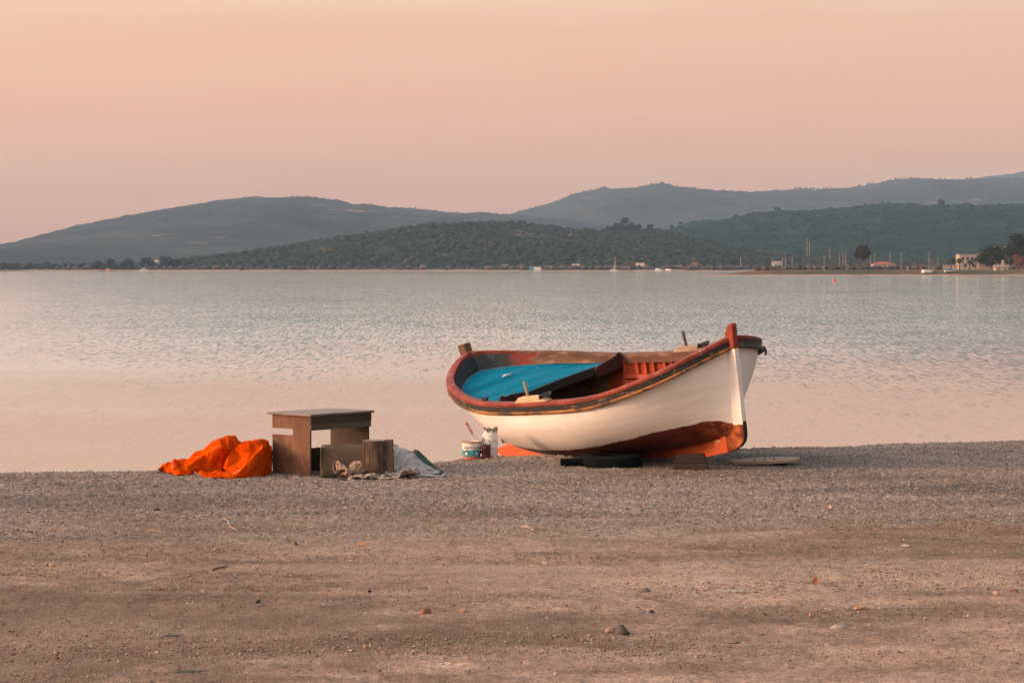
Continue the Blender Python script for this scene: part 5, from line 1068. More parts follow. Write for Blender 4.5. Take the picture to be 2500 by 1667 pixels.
GREY_FOLDS = (34, 22, [-1.237, 22.003, -0.011], [110,37,80,-16,15,36,49,5,31,-1,11,22,-4,33,50,-23,-1,15,-31,6,16,-52,30,42,1,33,-3,54,24,-6,-62,12,39,32,44,-7,-57,45,-20,51,-8,-17,21,35,6,8,8,-34,-30,
13,-22,-44,29,-30,11,4,-43,13,11,-30,23,16,-34,11,1,-25,107,26,72,-2,18,37,23,14,42,-1,6,17,-6,27,45,-34,4,17,-27,9,17,-36,27,42,1,28,-5,47,15,5,-57,19,
28,15,31,-4,-25,66,-4,7,11,-30,50,16,3,22,30,-30,-21,1,-23,-50,16,-36,1,20,-30,12,-3,-26,31,11,-48,-3,17,-24,148,41,77,-1,12,23,6,8,42,-20,17,27,-49,17,
26,-14,-6,10,-24,8,9,49,32,39,-16,5,16,-21,11,20,-25,18,18,13,39,-3,-32,47,-6,2,76,-9,-1,21,-24,24,25,-49,34,-3,-11,-16,-2,-12,-56,17,-28,16,17,-14,7,-18,
-60,10,7,-25,148,30,85,-1,9,24,20,21,26,-8,12,31,-26,30,42,-28,-4,5,-37,3,-1,40,19,49,-6,8,14,-18,10,7,-27,29,28,-11,3,3,-20,81,-18,-2,71,-4,5,13,-14,37,
30,-43,-8,15,-24,1,-3,-19,-58,-10,-30,10,41,-16,6,-30,-36,1,6,-27,143,11,71,15,15,26,26,39,35,-16,10,26,-47,25,30,-3,11,21,-33,-4,0,30,10,44,11,20,22,-25,
4,1,17,17,22,-1,7,10,-41,88,5,-39,70,-18,3,11,10,21,37,-61,23,5,-32,-7,4,-15,-65,-13,-54,-8,27,-16,17,-5,-17,1,1,-23,173,12,56,14,16,24,-6,37,43,-37,8,
15,-30,17,15,12,13,25,-1,15,21,22,8,52,-1,12,5,-4,4,8,-36,67,23,-13,5,20,53,48,-3,-12,47,-3,-20,23,-13,-9,32,-42,-4,12,-24,-9,17,-32,-11,-12,-49,-17,-2,
-17,-58,0,-56,8,28,-10,192,11,50,12,16,20,-9,36,54,-30,17,24,-29,17,19,13,16,28,-1,11,18,10,1,28,24,23,14,-14,15,17,-28,31,10,-50,41,18,62,32,-6,0,30,8,
-5,37,-6,-13,29,-52,-14,14,-34,-6,11,-25,-33,5,-42,-1,-7,-29,-16,-7,-39,-48,-1,-17,229,13,45,14,20,17,-12,28,41,-16,8,24,-21,20,44,-23,-1,19,6,21,15,-3,
43,26,-28,-3,6,7,20,22,14,43,30,-15,8,7,-29,76,-5,38,9,-3,47,23,-16,-34,36,-11,-17,6,-29,-20,19,-47,-26,7,-42,-22,5,-22,-15,7,-79,-4,-15,-18,238,29,48,
-15,5,13,-27,21,38,-4,15,16,-2,29,52,-10,-1,20,14,3,13,-2,35,46,-8,21,-6,-10,15,9,-24,41,35,14,22,5,5,54,-12,-17,22,5,31,19,-3,4,32,-22,-25,25,-28,-7,-3,
-24,-32,15,-82,-12,2,-13,-22,6,-94,-23,-1,-4,236,19,35,-27,11,18,-38,17,37,-19,9,9,13,33,52,7,12,22,7,8,17,29,25,36,5,18,21,-8,10,-3,-48,66,36,5,14,-2,
37,37,-2,-9,35,-9,-13,15,1,19,38,-22,-21,21,-29,-5,1,-25,-21,14,-59,-13,1,-32,-30,-5,-66,-11,0,-30,204,13,23,-7,-2,10,-20,44,32,3,10,29,-28,21,29,0,10,
24,4,14,19,9,20,38,27,9,18,11,35,14,-2,49,29,19,15,2,-15,52,-6,0,14,-2,18,31,-4,-9,31,-33,-3,14,-16,-17,11,-23,-10,21,-68,-14,-6,-21,-38,0,-62,-21,4,-12,
201,5,10,-18,15,13,0,29,52,10,19,30,-25,19,13,-2,5,21,2,14,25,21,29,34,6,12,12,18,24,15,24,26,10,-19,28,17,3,67,0,22,13,12,17,36,-13,-32,25,-35,0,18,-13,
-13,7,-19,-18,22,-70,-12,2,-22,-42,-4,-73,-20,5,21,221,0,5,-24,26,10,-3,22,56,11,23,37,-14,12,16,-12,3,7,2,20,24,20,24,23,15,12,21,8,17,8,15,34,21,-1,21,
14,10,76,10,-2,24,-4,28,30,-6,-28,32,-30,-3,13,-28,-13,7,-7,-18,16,-67,-19,6,-28,-49,5,-71,-9,-2,32,256,13,22,-20,0,-16,-5,47,47,-16,10,18,-27,15,41,34,
19,20,34,12,27,2,18,22,-15,2,8,-3,21,7,12,51,18,16,2,13,21,70,14,21,29,-13,5,46,-9,-30,25,-16,-9,14,-14,-9,8,-18,-26,16,-64,-21,3,-32,-39,14,-44,-11,-11,
36,262,24,48,-22,-11,-26,-1,37,28,-1,14,18,-36,23,35,29,14,20,34,1,28,4,42,19,-20,12,6,17,24,11,4,37,27,-2,15,6,21,38,14,16,23,-10,21,58,-12,-35,28,-18,
1,10,2,-13,15,-27,-24,14,-63,-23,6,-38,-37,11,-31,-3,-4,31,252,33,49,16,-1,6,-42,5,-10,-1,18,18,-11,11,33,23,22,22,30,15,21,12,35,18,16,13,20,11,26,15,
-23,39,12,7,21,8,-11,40,12,-1,24,2,25,37,-13,2,44,-26,-7,3,-7,-9,16,-15,-22,21,-64,-18,5,-35,-48,10,-55,10,-4,47,263,42,70,28,7,-3,-17,-27,-32,-25,15,-12,
-35,31,61,8,5,16,24,15,-6,26,36,34,13,17,11,18,29,19,25,23,26,2,23,13,-1,74,19,4,28,-1,1,23,-14,-6,28,-29,8,19,-3,14,15,-17,-49,33,-36,-10,5,-33,-37,-4,
-79,-16,-24,3,271,56,80,25,3,-6,16,-12,-26,-23,-26,-21,-51,25,69,-3,27,19,4,7,-12,46,46,15,21,11,23,17,23,20,9,40,12,-3,29,5,8,67,22,0,32,-8,17,18,-1,-4,
18,-31,3,11,9,13,24,-12,-22,16,-42,-19,17,-31,-54,9,-75,-22,10,-1,277,85,112,27,-2,-7,37,-7,-40,-2,-23,-14,-60,-7,-22,-48,6,38,9,11,27,52,49,17,50,31,16,
12,12,11,4,52,20,-12,29,3,-4,44,12,1,21,7,21,15,-1,45,81,-43,-16,6,-3,-23,-13,2,-6,42,-23,-20,13,-11,-35,-11,-79,-18,11,-14,292,98,116,31,-4,-26,27,-19,
-16,1,-5,-24,-53,-24,-22,-54,15,36,-1,3,19,56,51,18,39,31,13,40,19,17,-18,49,14,1,22,12,-15,48,4,0,21,5,3,23,0,65,73,-45,-2,15,6,-25,-7,-3,-13,16,-16,-25,
17,-34,-32,-9,-58,-17,19,-16,302,107,120,26,-8,-21,32,-18,-17,1,-14,-29,-62,-15,-34,-25,13,41,-20,-1,13,60,49,29,36,31,6,29,33,15,-1,37,21,-12,28,1,-2,
40,13,2,20,2,-3,19,-1,16,61,-30,21,28,-18,9,15,-4,-38,14,0,-2,-4,-32,-48,7,-57,-15,3,2,335,124,121,20,-12,-25,13,-19,-31,10,-15,2,-35,-69,-65,-18,42,16,
-20,33,48,57,48,24,22,23,5,-3,10,5,10,56,27,1,30,10,-11,47,-2,7,20,8,17,22,-3,13,56,-26,-7,11,-10,-5,11,-26,-26,16,-1,-8,15,-27,-41,9,-37,-13,-13,37,350,
129,115,16,-15,-12,17,-18,-42,-9,-22,-12,-25,-39,-34,-10,24,11,-36,12,42,62,58,14,48,17,11,-10,4,7,-14,56,16,-3,40,12,9,44,14,-4,27,-5,9,27,-7,44,71,-29,
-20,6,-10,-21,6,-3,-9,13,-33,-17,14,-34,-36,-2,5,-14,-3,29,369,132,106,1,-15,-18,25,-34,-24,-8,0,-11,-13,-29,-22,-20,-1,-1,-8,39,22,29,34,27,18,13,1,10,
15,1,-3,31,32,-4,40,11,17,76,6,-10,6,-7,2,12,3,41,99,-39,3,11,1,-31,2,-7,-12,18,-43,-27,2,-29,-31,7,26,-11,-8,25,389,141,105,5,-23,-24,29,-19,-22,-2,-1,
-14,15,-9,9,-59,-57,-25,-1,27,-13,19,72,46,25,28,-4,10,26,4,-19,28,51,2,34,-7,7,44,-5,5,26,-7,-2,10,19,6,68,-17,10,20,-22,-8,20,-16,-9,20,-40,-16,13,-9,
-29,-7,37,-4,-2,11,407,142,104,6,-17,-25,13,-17,-26,2,-6,-30,32,-1,15,-17,-22,16,-52,-46,-39,0,85,49,31,39,2,23,27,-8,-22,51,42,23,13,9,-16,34,-10,18,47,
-16,-23,51,15,10,12,4,13,20,-32,-4,31,-15,-13,20,-44,-21,12,7,-19,-18,36,0,-7,29,420,146,102,5,-18,-23,1,-7,-24,12,-12,-16,36,-20,-3,4,15,9,-66,-54,-17,
-27,55,39,40,82,19,13,41,3,2,28,-5,-1,20,12,2,7,15,-7,28,-6,-1,12,-1,17,79,-2,-11,6,-4,10,40,-38,-7,24,-48,-17,1,13,-16,-16,35,0,-12,26,443,151,93,9,-24,
-18,-3,-11,-35,12,13,-15,23,-37,5,16,17,9,-9,1,17,-85,7,-30,-1,-6,60,57,83,-8,20,78,3,-10,41,-3,6,56,12,-13,-4,-3,-21,-27,10,29,91,-11,-13,-19,4,5,18,-31,
-11,62,-50,-8,-16,53,-13,-11,5,5,-21,21,444,132,69,6,-15,-16,12,-11,-14,17,19,-15,6,-22,-3,17,-14,10,-2,25,21,-88,-32,-11,5,63,40,42,83,4,34,32,-7,-7,36,
-11,21,73,8,-29,31,5,21,34,-35,-38,4,24,-7,8,5,4,3,-16,9,41,-48,-7,-14,41,-15,-17,12,10,-24,28,470,132,41,23,-9,-15,38,-22,-7,15,-1,9,-25,3,4,12,-6,-7,
6,-27,-5,-113,38,40,39,109,6,30,56,-16,-20,1,13,56,56,-15,5,48,-24,9,20,23,-2,41,-18,26,25,-17,1,14,-7,-1,16,-1,-71,-6,13,-9,-15,21,-5,-20,26,-9,-7,6,480,
135,40,27,-11,-9,38,-19,-18,15,1,16,-54,23,13,16,-10,-10,24,-8,-8,-63,69,-1,-8,64,14,50,27,11,-21,18,-14,27,46,-2,18,50,25,6,14,-12,-20,17,-18,19,4,36,
4,33,-10,4,24,-11,-48,19,-23,-14,-21,22,3,-28,17,-9,-14,14,466,147,52,28,-9,-17,21,1,-11,41,-35,-10,-54,44,40,9,-9,-17,26,-18,-6,39,45,-24,-14,96,22,1,
11,5,-22,43,19,15,27,-4,9,33,-24,-3,3,26,-12,16,-32,-2,57,22,-30,7,11,6,9,-6,11,24,-25,-11,-6,4,-9,-38,18,-7,-11,3,442,155,71,25,-7,-4,26,6,-19,9,20,-14,
45,-36,6,-22,32,12,-2,-10,-13,25,-17,-6,-26,45,6,-8,21,10,37,-28,-17,-6,13,-8,34,87,14,-38,32,22,13,-25,-16,7,64,1,11,60,-6,-16,12,5,26,-3,-29,-26,-6,9,
-7,30,2,-14,-15,5,429,141,76,26,16,-6,38,-12,-15,-4,17,-11,65,-13,-20,-23,5,16,-14,15,3,34,-43,-23,-18,33,14,-28,40,19,41,-21,-20,-12,14,-8,37,77,-9,-2,
29,39,-13,-19,4,-1,49,-15,7,36,-4,-6,40,2,30,6,-18,-21,-13,-2,-21,30,16,-2,2,-9,])
def settled(data):                           # the settled folds of a dropped cloth: millimetre steps along each row of the weave
    n, m, lo, d = data; return np.cumsum(np.array(d, float).reshape(n, m, 3), axis=1)*.001+np.array(lo)
def sim_cloth(name, data, mat, label=None, cat=None, to=None, zs=1., xs=1., rz=0., th=.004, parent=None, origin=None, dz=0.):
    P = settled(data); n, m = P.shape[:2]; P = P.reshape(-1, 3)
    if to is not None:
        c = (P.max(0)+P.min(0))/2; d = P-c; a, b_ = math.cos(rz), math.sin(rz)
        P = np.stack([to[0]+xs*(d[:, 0]*a-d[:, 1]*b_), to[1]+xs*(d[:, 0]*b_+d[:, 1]*a), P[:, 2]*zs], -1)
    P[:, 2] = P[:, 2]+(ground_z(P[:, 0], P[:, 1]) if not dz else float(ground_z(to[0], to[1]))+dz)-.004
    if origin is not None: P = P-origin
    o = mesh(name, P, [(i*m+j, (i+1)*m+j, (i+1)*m+j+1, i*m+j+1) for i in range(n-1) for j in range(m-1)], mat, parent, True)
    s_ = o.modifiers.new('s', 'SUBSURF'); s_.levels = s_.render_levels = 1
    t_ = o.modifiers.new('t', 'SOLIDIFY'); t_.thickness = th; t_.offset = 0
    return tag(o, label, cat) if label else o
def facets(name, pts, polys, mat, parent, cuts=5, amp=.010, seed=1, solid=True):
    """a cloth panel model: corner points (photo pixel, distance) joined by flat panels, then crumpled"""
    bm = bmesh.new(); vs_ = [bm.verts.new(tuple(at(*q)-t0)) for q in pts]
    for f in polys: bm.faces.new([vs_[i] for i in f])
    bmesh.ops.triangulate(bm, faces=bm.faces)
    bmesh.ops.recalc_face_normals(bm, faces=bm.faces)
    bmesh.ops.subdivide_edges(bm, edges=bm.edges, cuts=cuts, use_grid_fill=True, smooth=.28)
    bm.normal_update(); nrm = [(v, v.normal.copy()) for v in bm.verts]
    for v, n in nrm:
        c = v.co
        k = fbm(np.array([c.x*6+c.z*4+seed]), np.array([c.z*7-c.x*2+c.y*5]), 3, seed)[0]-.5
        rid = abs(vnoise(np.array([c.x*5+c.z*8+seed*3]), np.array([c.z*3-c.x*9]), seed+2)[0]-.5)*2
        w2 = fbm(np.array([c.x*4]), np.array([c.z*5+c.y*3]), 2, seed+6)[0]*2
        r2 = abs(vnoise(np.array([c.x*11-c.z*13+w2+seed]), np.array([c.z*6+c.x*5+w2]), seed+4)[0]-.5)*2
        v.co = c+n*(amp*2.2*k-amp*1.5*(1-rid)**3+amp*.9*(1-r2)**4)
    me = bpy.data.meshes.new(name); bm.to_mesh(me); bm.free(); o = bpy.data.objects.new(name, me); C.objects.link(o); o.parent = parent; me.materials.append(mat)
    me.polygons.foreach_set('use_smooth', [True]*len(me.polygons)); me.set_sharp_from_angle(angle=R(24)); return o
# crest, middle crease and foot of the long fold
cr_ = [(384, 1142, 22.35), (396, 1131, 22.38), (416, 1126, 22.40), (427, 1121, 22.42), (441, 1122, 22.42), (461, 1117, 22.44), (473, 1105, 22.46), (498, 1091, 22.48), (534, 1069, 22.52), (559, 1060, 22.54), (573, 1063, 22.56), (586, 1078, 22.62), (612, 1086, 22.62), (640, 1082, 22.52), (664, 1088, 22.50)]
md_ = [(385, 1143, 22.25), (398, 1137, 22.24), (414, 1134, 22.22), (424, 1130, 22.18), (441, 1138, 22.24), (458, 1136, 22.20), (474, 1126, 22.22), (502, 1109, 22.28), (540, 1092, 22.26), (556, 1096, 22.34), (572, 1098, 22.46), (588, 1102, 22.54), (612, 1108, 22.54), (640, 1104, 22.40), (664, 1108, 22.40)]
ft_ = [(386, 1150, 22.3), (399, 1152, 22.28), (416, 1153, 22.18), (428, 1160, 21.98), (446, 1160, 21.98), (460, 1158, 22.10), (478, 1158, 22.26), (504, 1158, 22.30), (540, 1158, 22.32), (548, 1158, 22.46), (568, 1158, 22.58), (590, 1156, 22.60), (614, 1156, 22.60), (640, 1158, 22.32), (664, 1158, 22.32)]
bk_ = [(a, c+6 if i < 3 else 1156, 22.60+.02*min(i, 12)) for i, (a, c, d) in enumerate(cr_)]
P_ = cr_+md_+ft_+bk_; n_ = len(cr_); Fp = []
for i in range(n_-1):
    Fp += [(i, i+1, n_+i+1, n_+i), (n_+i, n_+i+1, 2*n_+i+1, 2*n_+i), (i+1, i, 3*n_+i, 3*n_+i+1)]
facets('long_fold', P_, Fp, orm.m, tarp, 6, .011, 3)
P_ = [(549, 1146, 21.90), (559, 1112, 21.94), (573, 1091, 22.04), (595, 1076, 22.16), (624, 1072, 22.22), (641, 1084, 22.14), (640, 1094, 21.98), (620, 1113, 21.93), (571, 1167, 21.80), (650, 1074, 22.34), (656, 1077, 22.36), (655, 1163, 22.16), (604, 1165, 21.88), (556, 1148, 22.3), (600, 1150, 22.4), (655, 1150, 22.4), (585, 1120, 21.96), (644, 1120, 22.06)]
Fp = [(0, 1, 16, 8), (1, 2, 16), (2, 3, 7, 16), (3, 4, 5, 6, 7), (16, 7, 8), (5, 9, 10, 17, 6), (6, 17, 12, 7), (7, 12, 8), (17, 10, 11, 12), (2, 1, 0, 13), (3, 2, 13, 14), (4, 3, 14), (5, 4, 14, 9), (10, 9, 14, 15), (11, 10, 15)]
facets('front_fold', P_, Fp, orm.m, tarp, 9, .0075, 8)
P_ = [(484, 1152, 21.86), (491, 1147, 21.93), (510, 1151, 21.96), (532, 1146, 22.02), (537, 1151, 21.93), (575, 1153, 21.88), (578, 1163, 21.80), (572, 1167, 21.77), (530, 1165, 21.76), (497, 1163, 21.78), (512, 1156, 21.86), (540, 1158, 21.84)]
Fp = [(0, 1, 2, 10, 9), (2, 3, 4, 11, 10), (4, 5, 6, 11), (9, 10, 11, 8), (11, 6, 7, 8)]
o_ = facets('flat_flap', P_, Fp, orm.m, tarp, 4, .006, 14); m_ = o_.modifiers.new('t', 'SOLIDIFY'); m_.thickness = .012; m_.offset = -1
def cordpts(pp, y): return [tuple(at(a, c, y)-t0) for a, c in pp]
cordm = simple('cord_pale', (.62, .38, .24), .8)
MB().tube(cordpts([(474, 1151), (484, 1157), (500, 1162), (530, 1166), (552, 1168), (566, 1160), (580, 1150), (588, 1146)], 21.84), .0035, 5).build('cord', cordm, tarp, True)
MB().tube(cordpts([(415, 1126), (420, 1130), (422, 1138), (419, 1144)], 22.08), .003, 5).build('cord', cordm, tarp, True)
# ---------------------------------------------------------------- brown folded mat, log, boards and cloths
matm = simple('mat_brown', (.085, .060, .041), .9, .25, 9., .4, 90, chips=(.17, .125, .085), chip_t=.66)
mp_ = empty('folded_mat', tuple(gpt(836, 22.0)), R(3), 'folded olive-brown mat standing like a tent in front of the desk', 'mat')
ms = np.array(mp_.location)
def sheet(name, grid, mat, parent, th=.012, jit=.0):
    n, m = len(grid), len(grid[0]); V = [p for r in grid for p in r]; Fc = [(i*m+j, i*m+j+1, (i+1)*m+j+1, (i+1)*m+j) for i in range(n-1) for j in range(m-1)]
    o = mesh(name, V, Fc, mat, parent, True); s_ = o.modifiers.new('t', 'SOLIDIFY'); s_.thickness = th; s_.offset = 0
    return o
g = []
for i in range(13):
    u = i/12; x = -.188+.40*u; row = []
    sk = .02*(1-u)
    for (y, z) in [(-.075, .0), (-.070, .06), (-.060, .14), (-.045, .22), (-.030, .268), (-.015, .286), (.01, .292), (.05, .290), (.095, .283), (.118, .262), (.135, .20), (.15, .10), (.16, .0)]:
        row.append((x-sk*(z < .2)+.006*math.sin(z*20+i), y+.010*math.sin(u*3.1)+.004*math.sin(7*u+z*9), z+.006*math.sin(u*4)))
    g.append(row)
sheet('face', g, matm, mp_)
g = [[(-.196+.012*i-.055*math.sin(math.pi*.5*t)*(i/4)*(1-.75*t), -.07+.055*i, .285*t*(1-.04*i)) for t in np.linspace(0, 1, 9)] for i in range(5)]
sheet('end_flap', g, matm, mp_, .010)
# log stump
lgp = gpt(915, 21.98); lg = empty('log_stump', tuple(lgp), 0, 'upright log stump with furrowed bark between two planks', 'log')
bark = NT_('bark'); bv = bark.co('Object', (1, 1, .16)); bn = bark.noise(bv, 34., 5, .65, .9)
bark.base(bark.ramp(bn.outputs[0], [(.34, (.022, .014, .010)), (.52, (.085, .052, .033)), (.7, (.19, .115, .068))])); bark.b.inputs['Roughness'].default_value = .95; bark.bump(bn.outputs[0], 1., .022)
MB().lathe([(.112, 0)]+[(.111+.002*math.sin(i*1.7), .335*i/12) for i in range(1, 12)]+[(.110, .332), (.104, .3345)], 48, cap=False, wob=.02).build('bark', bark.m, lg, True)
MB().lathe([(.0005, .3365), (.05, .3360), (.104, .3346)], 48, cap=False, wob=.02).build('cut_face', simple('end_grain', (.22, .15, .10), .85, .3, 18., .3, 60), lg)
plm = simple('post_wood', (.095, .060, .041), .85, .35, 9., .4, 60, stretch=(1, 1, .12))
pa = gpt(951, 21.95); a_ = MB().box((0, 0, .168), (.074, .045, .350)).build('thick_plank', plm, None, bevel=.004, loc=tuple(pa)); a_.rotation_euler = (R(-2), R(-1.5), R(-8)); tag(a_, 'thick upright weathered plank standing against the right of the log stump', 'plank')
pa = gpt(887, 21.96); a_ = MB().box((0, 0, .158), (.024, .10, .330)).build('thin_plank', plm, None, bevel=.003, loc=tuple(pa)); a_.rotation_euler = (R(2), R(1.5), R(6)); tag(a_, 'thin upright board standing against the left of the log stump', 'plank')
# cloth on the ground
def rumple(name, outline_fn, mat, label, cat, seed, n=60, m=26, th=.004, sharp=70):
    V = []; Fc = []
    for i in range(n):
        for j in range(m): V.append(outline_fn(i/(n-1), j/(m-1)))
    for i in range(n-1):
        for j in range(m-1): Fc.append((i*m+j, i*m+j+1, (i+1)*m+j+1, (i+1)*m+j))
    V = [(x, y, float(ground_z(x, y))+max(z, .002)) for x, y, z in V]
    o = mesh(name, V, Fc, mat, None, True); s_ = o.modifiers.new('t', 'SOLIDIFY'); s_.thickness = th; s_.offset = 1
    return tag(o, label, cat)
def fb(x, y, o, s): return float(fbm(np.array([x]), np.array([y]), o, s)[0])-.5
def patterned(name, base, marks, sc=14.):
    t = NT_(name); v = t.co('Object'); c = t.ramp(t.noise(v, 7., 5, .6).outputs[0], [(.3, tuple(x*.75 for x in base)), (.7, base)])
    for i, (mk, th_) in enumerate(marks): c = t.mix(t.ramp(t.noise(t.co('Object', (1, 1, 1), (.4*i, .3, i)), sc+5*i, 2, .5).outputs[0], [(th_, 0.), (th_+.03, .85)]), c, mk)
    t.base(c); t.b.inputs['Roughness'].default_value = .95; t.b.inputs['Specular IOR Level'].default_value = .1; t.bump(t.noise(v, 22., 4, .6).outputs[0], .4, .012); return t.m
clm = patterned('cloth_beige', (.33, .235, .175), [((.10, .070, .058), .58), ((.50, .41, .34), .66)], 26.)
whm = patterned('cloth_white', (.47, .38, .315), [((.45, .10, .04), .70), ((.22, .33, .36), .72), ((.30, .24, .2), .66)], 9.)
grm = simple('sheet_grey', (.36, .345, .335), .8, .10, 6., .3, 30)
def ridged(x, y, seed):
    wx = x+.35*(fbm(x*1.3, y*1.3, 2, seed+20)-.5)*2; wy = y+.35*(fbm(x*1.3+9, y*1.3, 2, seed+21)-.5)*2
    return (1-np.abs(2*vnoise(wx, wy, seed)-1))*.65+(1-np.abs(2*vnoise(wx*2.1, wy*2.1, seed+1)-1))*.35
def heap(name, c, rx, ry, h, mat, label, cat, seed=1, apex=(0, 0), fr=2.6, fold=.40, n=72, m=30, z0=None, parent=None, rz=0.):
    """a crumpled pile of cloth: a domed sheet drawn into sharp warped folds, ragged at the hem"""
    g0 = float(ground_z(c[0], c[1])) if z0 is None else z0; V = []; Fc = []; A = np.linspace(0, 2*math.pi, n, endpoint=False)
    for i in range(m):
        r = (i/(m-1))**.8; hem = 1+.22*(fbm(np.cos(A)*2+seed, np.sin(A)*2, 3, seed)-.5)*2*r
        x = np.cos(A)*r*hem; y = np.sin(A)*r*hem
        F_ = ridged(x*fr+seed*3.1, y*fr, seed)-.55
        z = h*np.maximum(1-r**1.7, 0)**.85*(1+fold*1.5*F_)+.012*F_*r+.004
        k = 1-r
        X = c[0]+(x*math.cos(rz)-y*math.sin(rz))*rx+apex[0]*k+.22*rx*F_*r*(1-r*.5); Y = c[1]+(x*math.sin(rz)+y*math.cos(rz))*ry+apex[1]*k-.15*ry*F_*r
        V += list(np.stack([X, Y, g0+np.maximum(z, .002)], -1))
    for i in range(m-1):
        for k in range(n): Fc.append((i*n+k, i*n+(k+1) % n, (i+1)*n+(k+1) % n, (i+1)*n+k))
    if parent is not None: V = [v-np.array(parent.location) for v in V]
    b = MB(); b.add(V, Fc); o = b.build(name, mat, parent, True, 42)
    s_ = o.modifiers.new('t', 'SOLIDIFY'); s_.thickness = .004; s_.offset = 1
    return tag(o, label, cat) if label else o
sim_cloth('patterned_rag', RAG_FOLDS, clm, 'bunched beige patterned rag heaped against the left of the log stump', 'rag', (X_(853, 21.9), 21.84), 1.32, .92)
def strip(u, w):
    x = X_(838, 21.75)+.60*u; y = 21.68+.16*w+.05*fb(u*3, .3, 2, 71); h = .008+.040*abs(fb(u*9+w*3, w*4, 3, 72))+.024*math.sin(w*math.pi)*(.4+.6*abs(math.sin(u*7+w)))
    if .55 < u < .68: h += .03*math.sin((u-.55)/.13*math.pi)
    return (x, y+.03*fb(u*9, w*4, 2, 73), h*math.sin(min(1, w*4, (1-w)*4)*math.pi/2)*math.sin(min(1, u*6, (1-u)*6)*math.pi/2))
sim_cloth('rag', RAG_FOLDS, simple('rag_khaki', (.24, .19, .145), .95, .3, 14., .6, 60, chips=(.14, .07, .05), chip_t=.62), 'crumpled khaki rag lying over the mouth of the tall white tub', 'rag', (wp[0]+.005, wp[1]), .55, .44, .6, dz=.226)
sim_cloth('white_cloth', WHITE_FOLDS, whm, 'off-white printed cloth spread along the ground in front of the log stump', 'cloth', (X_(916, 21.8), 21.76), .50, 1.12)
sim_cloth('grey_rag', RAG_FOLDS, patterned('cloth_greige', (.33, .285, .25), [((.17, .17, .17), .64)]), 'crumpled greyish rag on the ground right of the thick plank', 'rag', (X_(985, 21.9), 21.90), .80, .95, 2.3)
def sheetf(u, w):                            # pale sheet sloping down to the right
    # w: 0 front foot .. 1 back; u along
    xl, xr = X_(928, 22.1), X_(1078, 22.1)+.0
    x = xl+(xr-xl)*u; top = np.interp(u, [0, .10, .28, .5, .72, .88, 1.], [.300, .305, .265, .195, .095, .030, .008])
    y = 21.98+.10*u+(.42)*w; a = fb(u*4, w*3, 3, 81)
    z = top*math.sin(min(1, w*1.7)*math.pi/2)*(1 if w < .75 else math.cos((w-.75)/.25*math.pi/2)**.5)
    return (x+.025*a, y, z*(1+.18*a)+.006)
o_ = sim_cloth('grey_sheet', GREY_FOLDS, grm, 'large pale grey sheet sloping to the ground right of the log stump', 'sheet')
hem = MB().tube([np.array(sheetf(u, .02))+np.array([0, -.004, float(ground_z(*sheetf(u, .02)[:2]))+.010]) for u in np.linspace(.45, 1, 20)], .006, 6).build('hem', rope_m, None, True); hem.parent = o_
def sheet_fold(u, w):
    tp_ = math.sin(min(1., .12+u*1.6)*math.pi/2)*(1-.55*u); x = X_(1003, 22)+.31*u+.02*fb(w*4, u*2, 2, 86); y = 21.88+(.15*w-.03)*tp_+.10*u; a = fb(u*6, w*4, 3, 84)
    return (x, y, (.034*math.sin(math.pi*min(1, w*.8+.1))*(1-.7*u)*(.3+.7*tp_)+.022*a+.006))
rumple('sheet_end', sheet_fold, grm, 'flat trailing end of pale grey cloth lying on the gravel below the big grey sheet', 'cloth', 84, 40, 16)
def green(u, w):
    x = X_(1000, 22.4)+.30*u; y = 22.42+.26*w; top = np.interp(u, [0, .2, .45, .8, 1], [.18, .215, .15, .05, .012]); a = fb(u*4, w*4, 3, 91)
    return (x, y, top*math.sin(math.pi*min(1., w*.9+.1))**.6*(1+.3*a)+.004)
rumple('green_sheet', green, simple('sheet_green', (.022, .055, .034), .7, .3, 8., .4, 30), 'dark green sheet lying behind the pale grey sheet', 'sheet', 91, 40, 22)
sim_cloth('tan_bag', RAG_FOLDS, simple('bag_tan', (.20, .145, .11), .9, .3, 9., .5, 40), 'crumpled tan bag peeping over the top of the pale grey sheet', 'bag', (X_(988, 22.5), 22.50), 1.75, .80, 2.6)
heap('end_fold', (-1.86, 22.96), .075, .08, .26, orm.m, None, None, 5, (.02, 0), 1.6, .22, parent=tarp)
fl = crumple('dark_offcut', tuple(gpt(850, 21.72)), .11, .05, .018, simple('offcut', (.035, .038, .026), .9, .4, 12.), seed=23, fold=.3); tag(fl, 'flat dark scrap lying on the gravel in front of the folded mat', 'scrap')
co_ = gpt(817, 21.86); cm = MB().tube([(co_[0]+.024*math.cos(a)*(1-.03*a), co_[1]+.0, co_[2]+.034+.028*math.sin(a)) for a in np.linspace(0, 12, 50)], .0035, 6).build('rope_coil', simple('rope_green', (.012, .030, .025), .8), None, True); tag(cm, 'small dark green coil of rope leaning on the folded mat', 'rope')
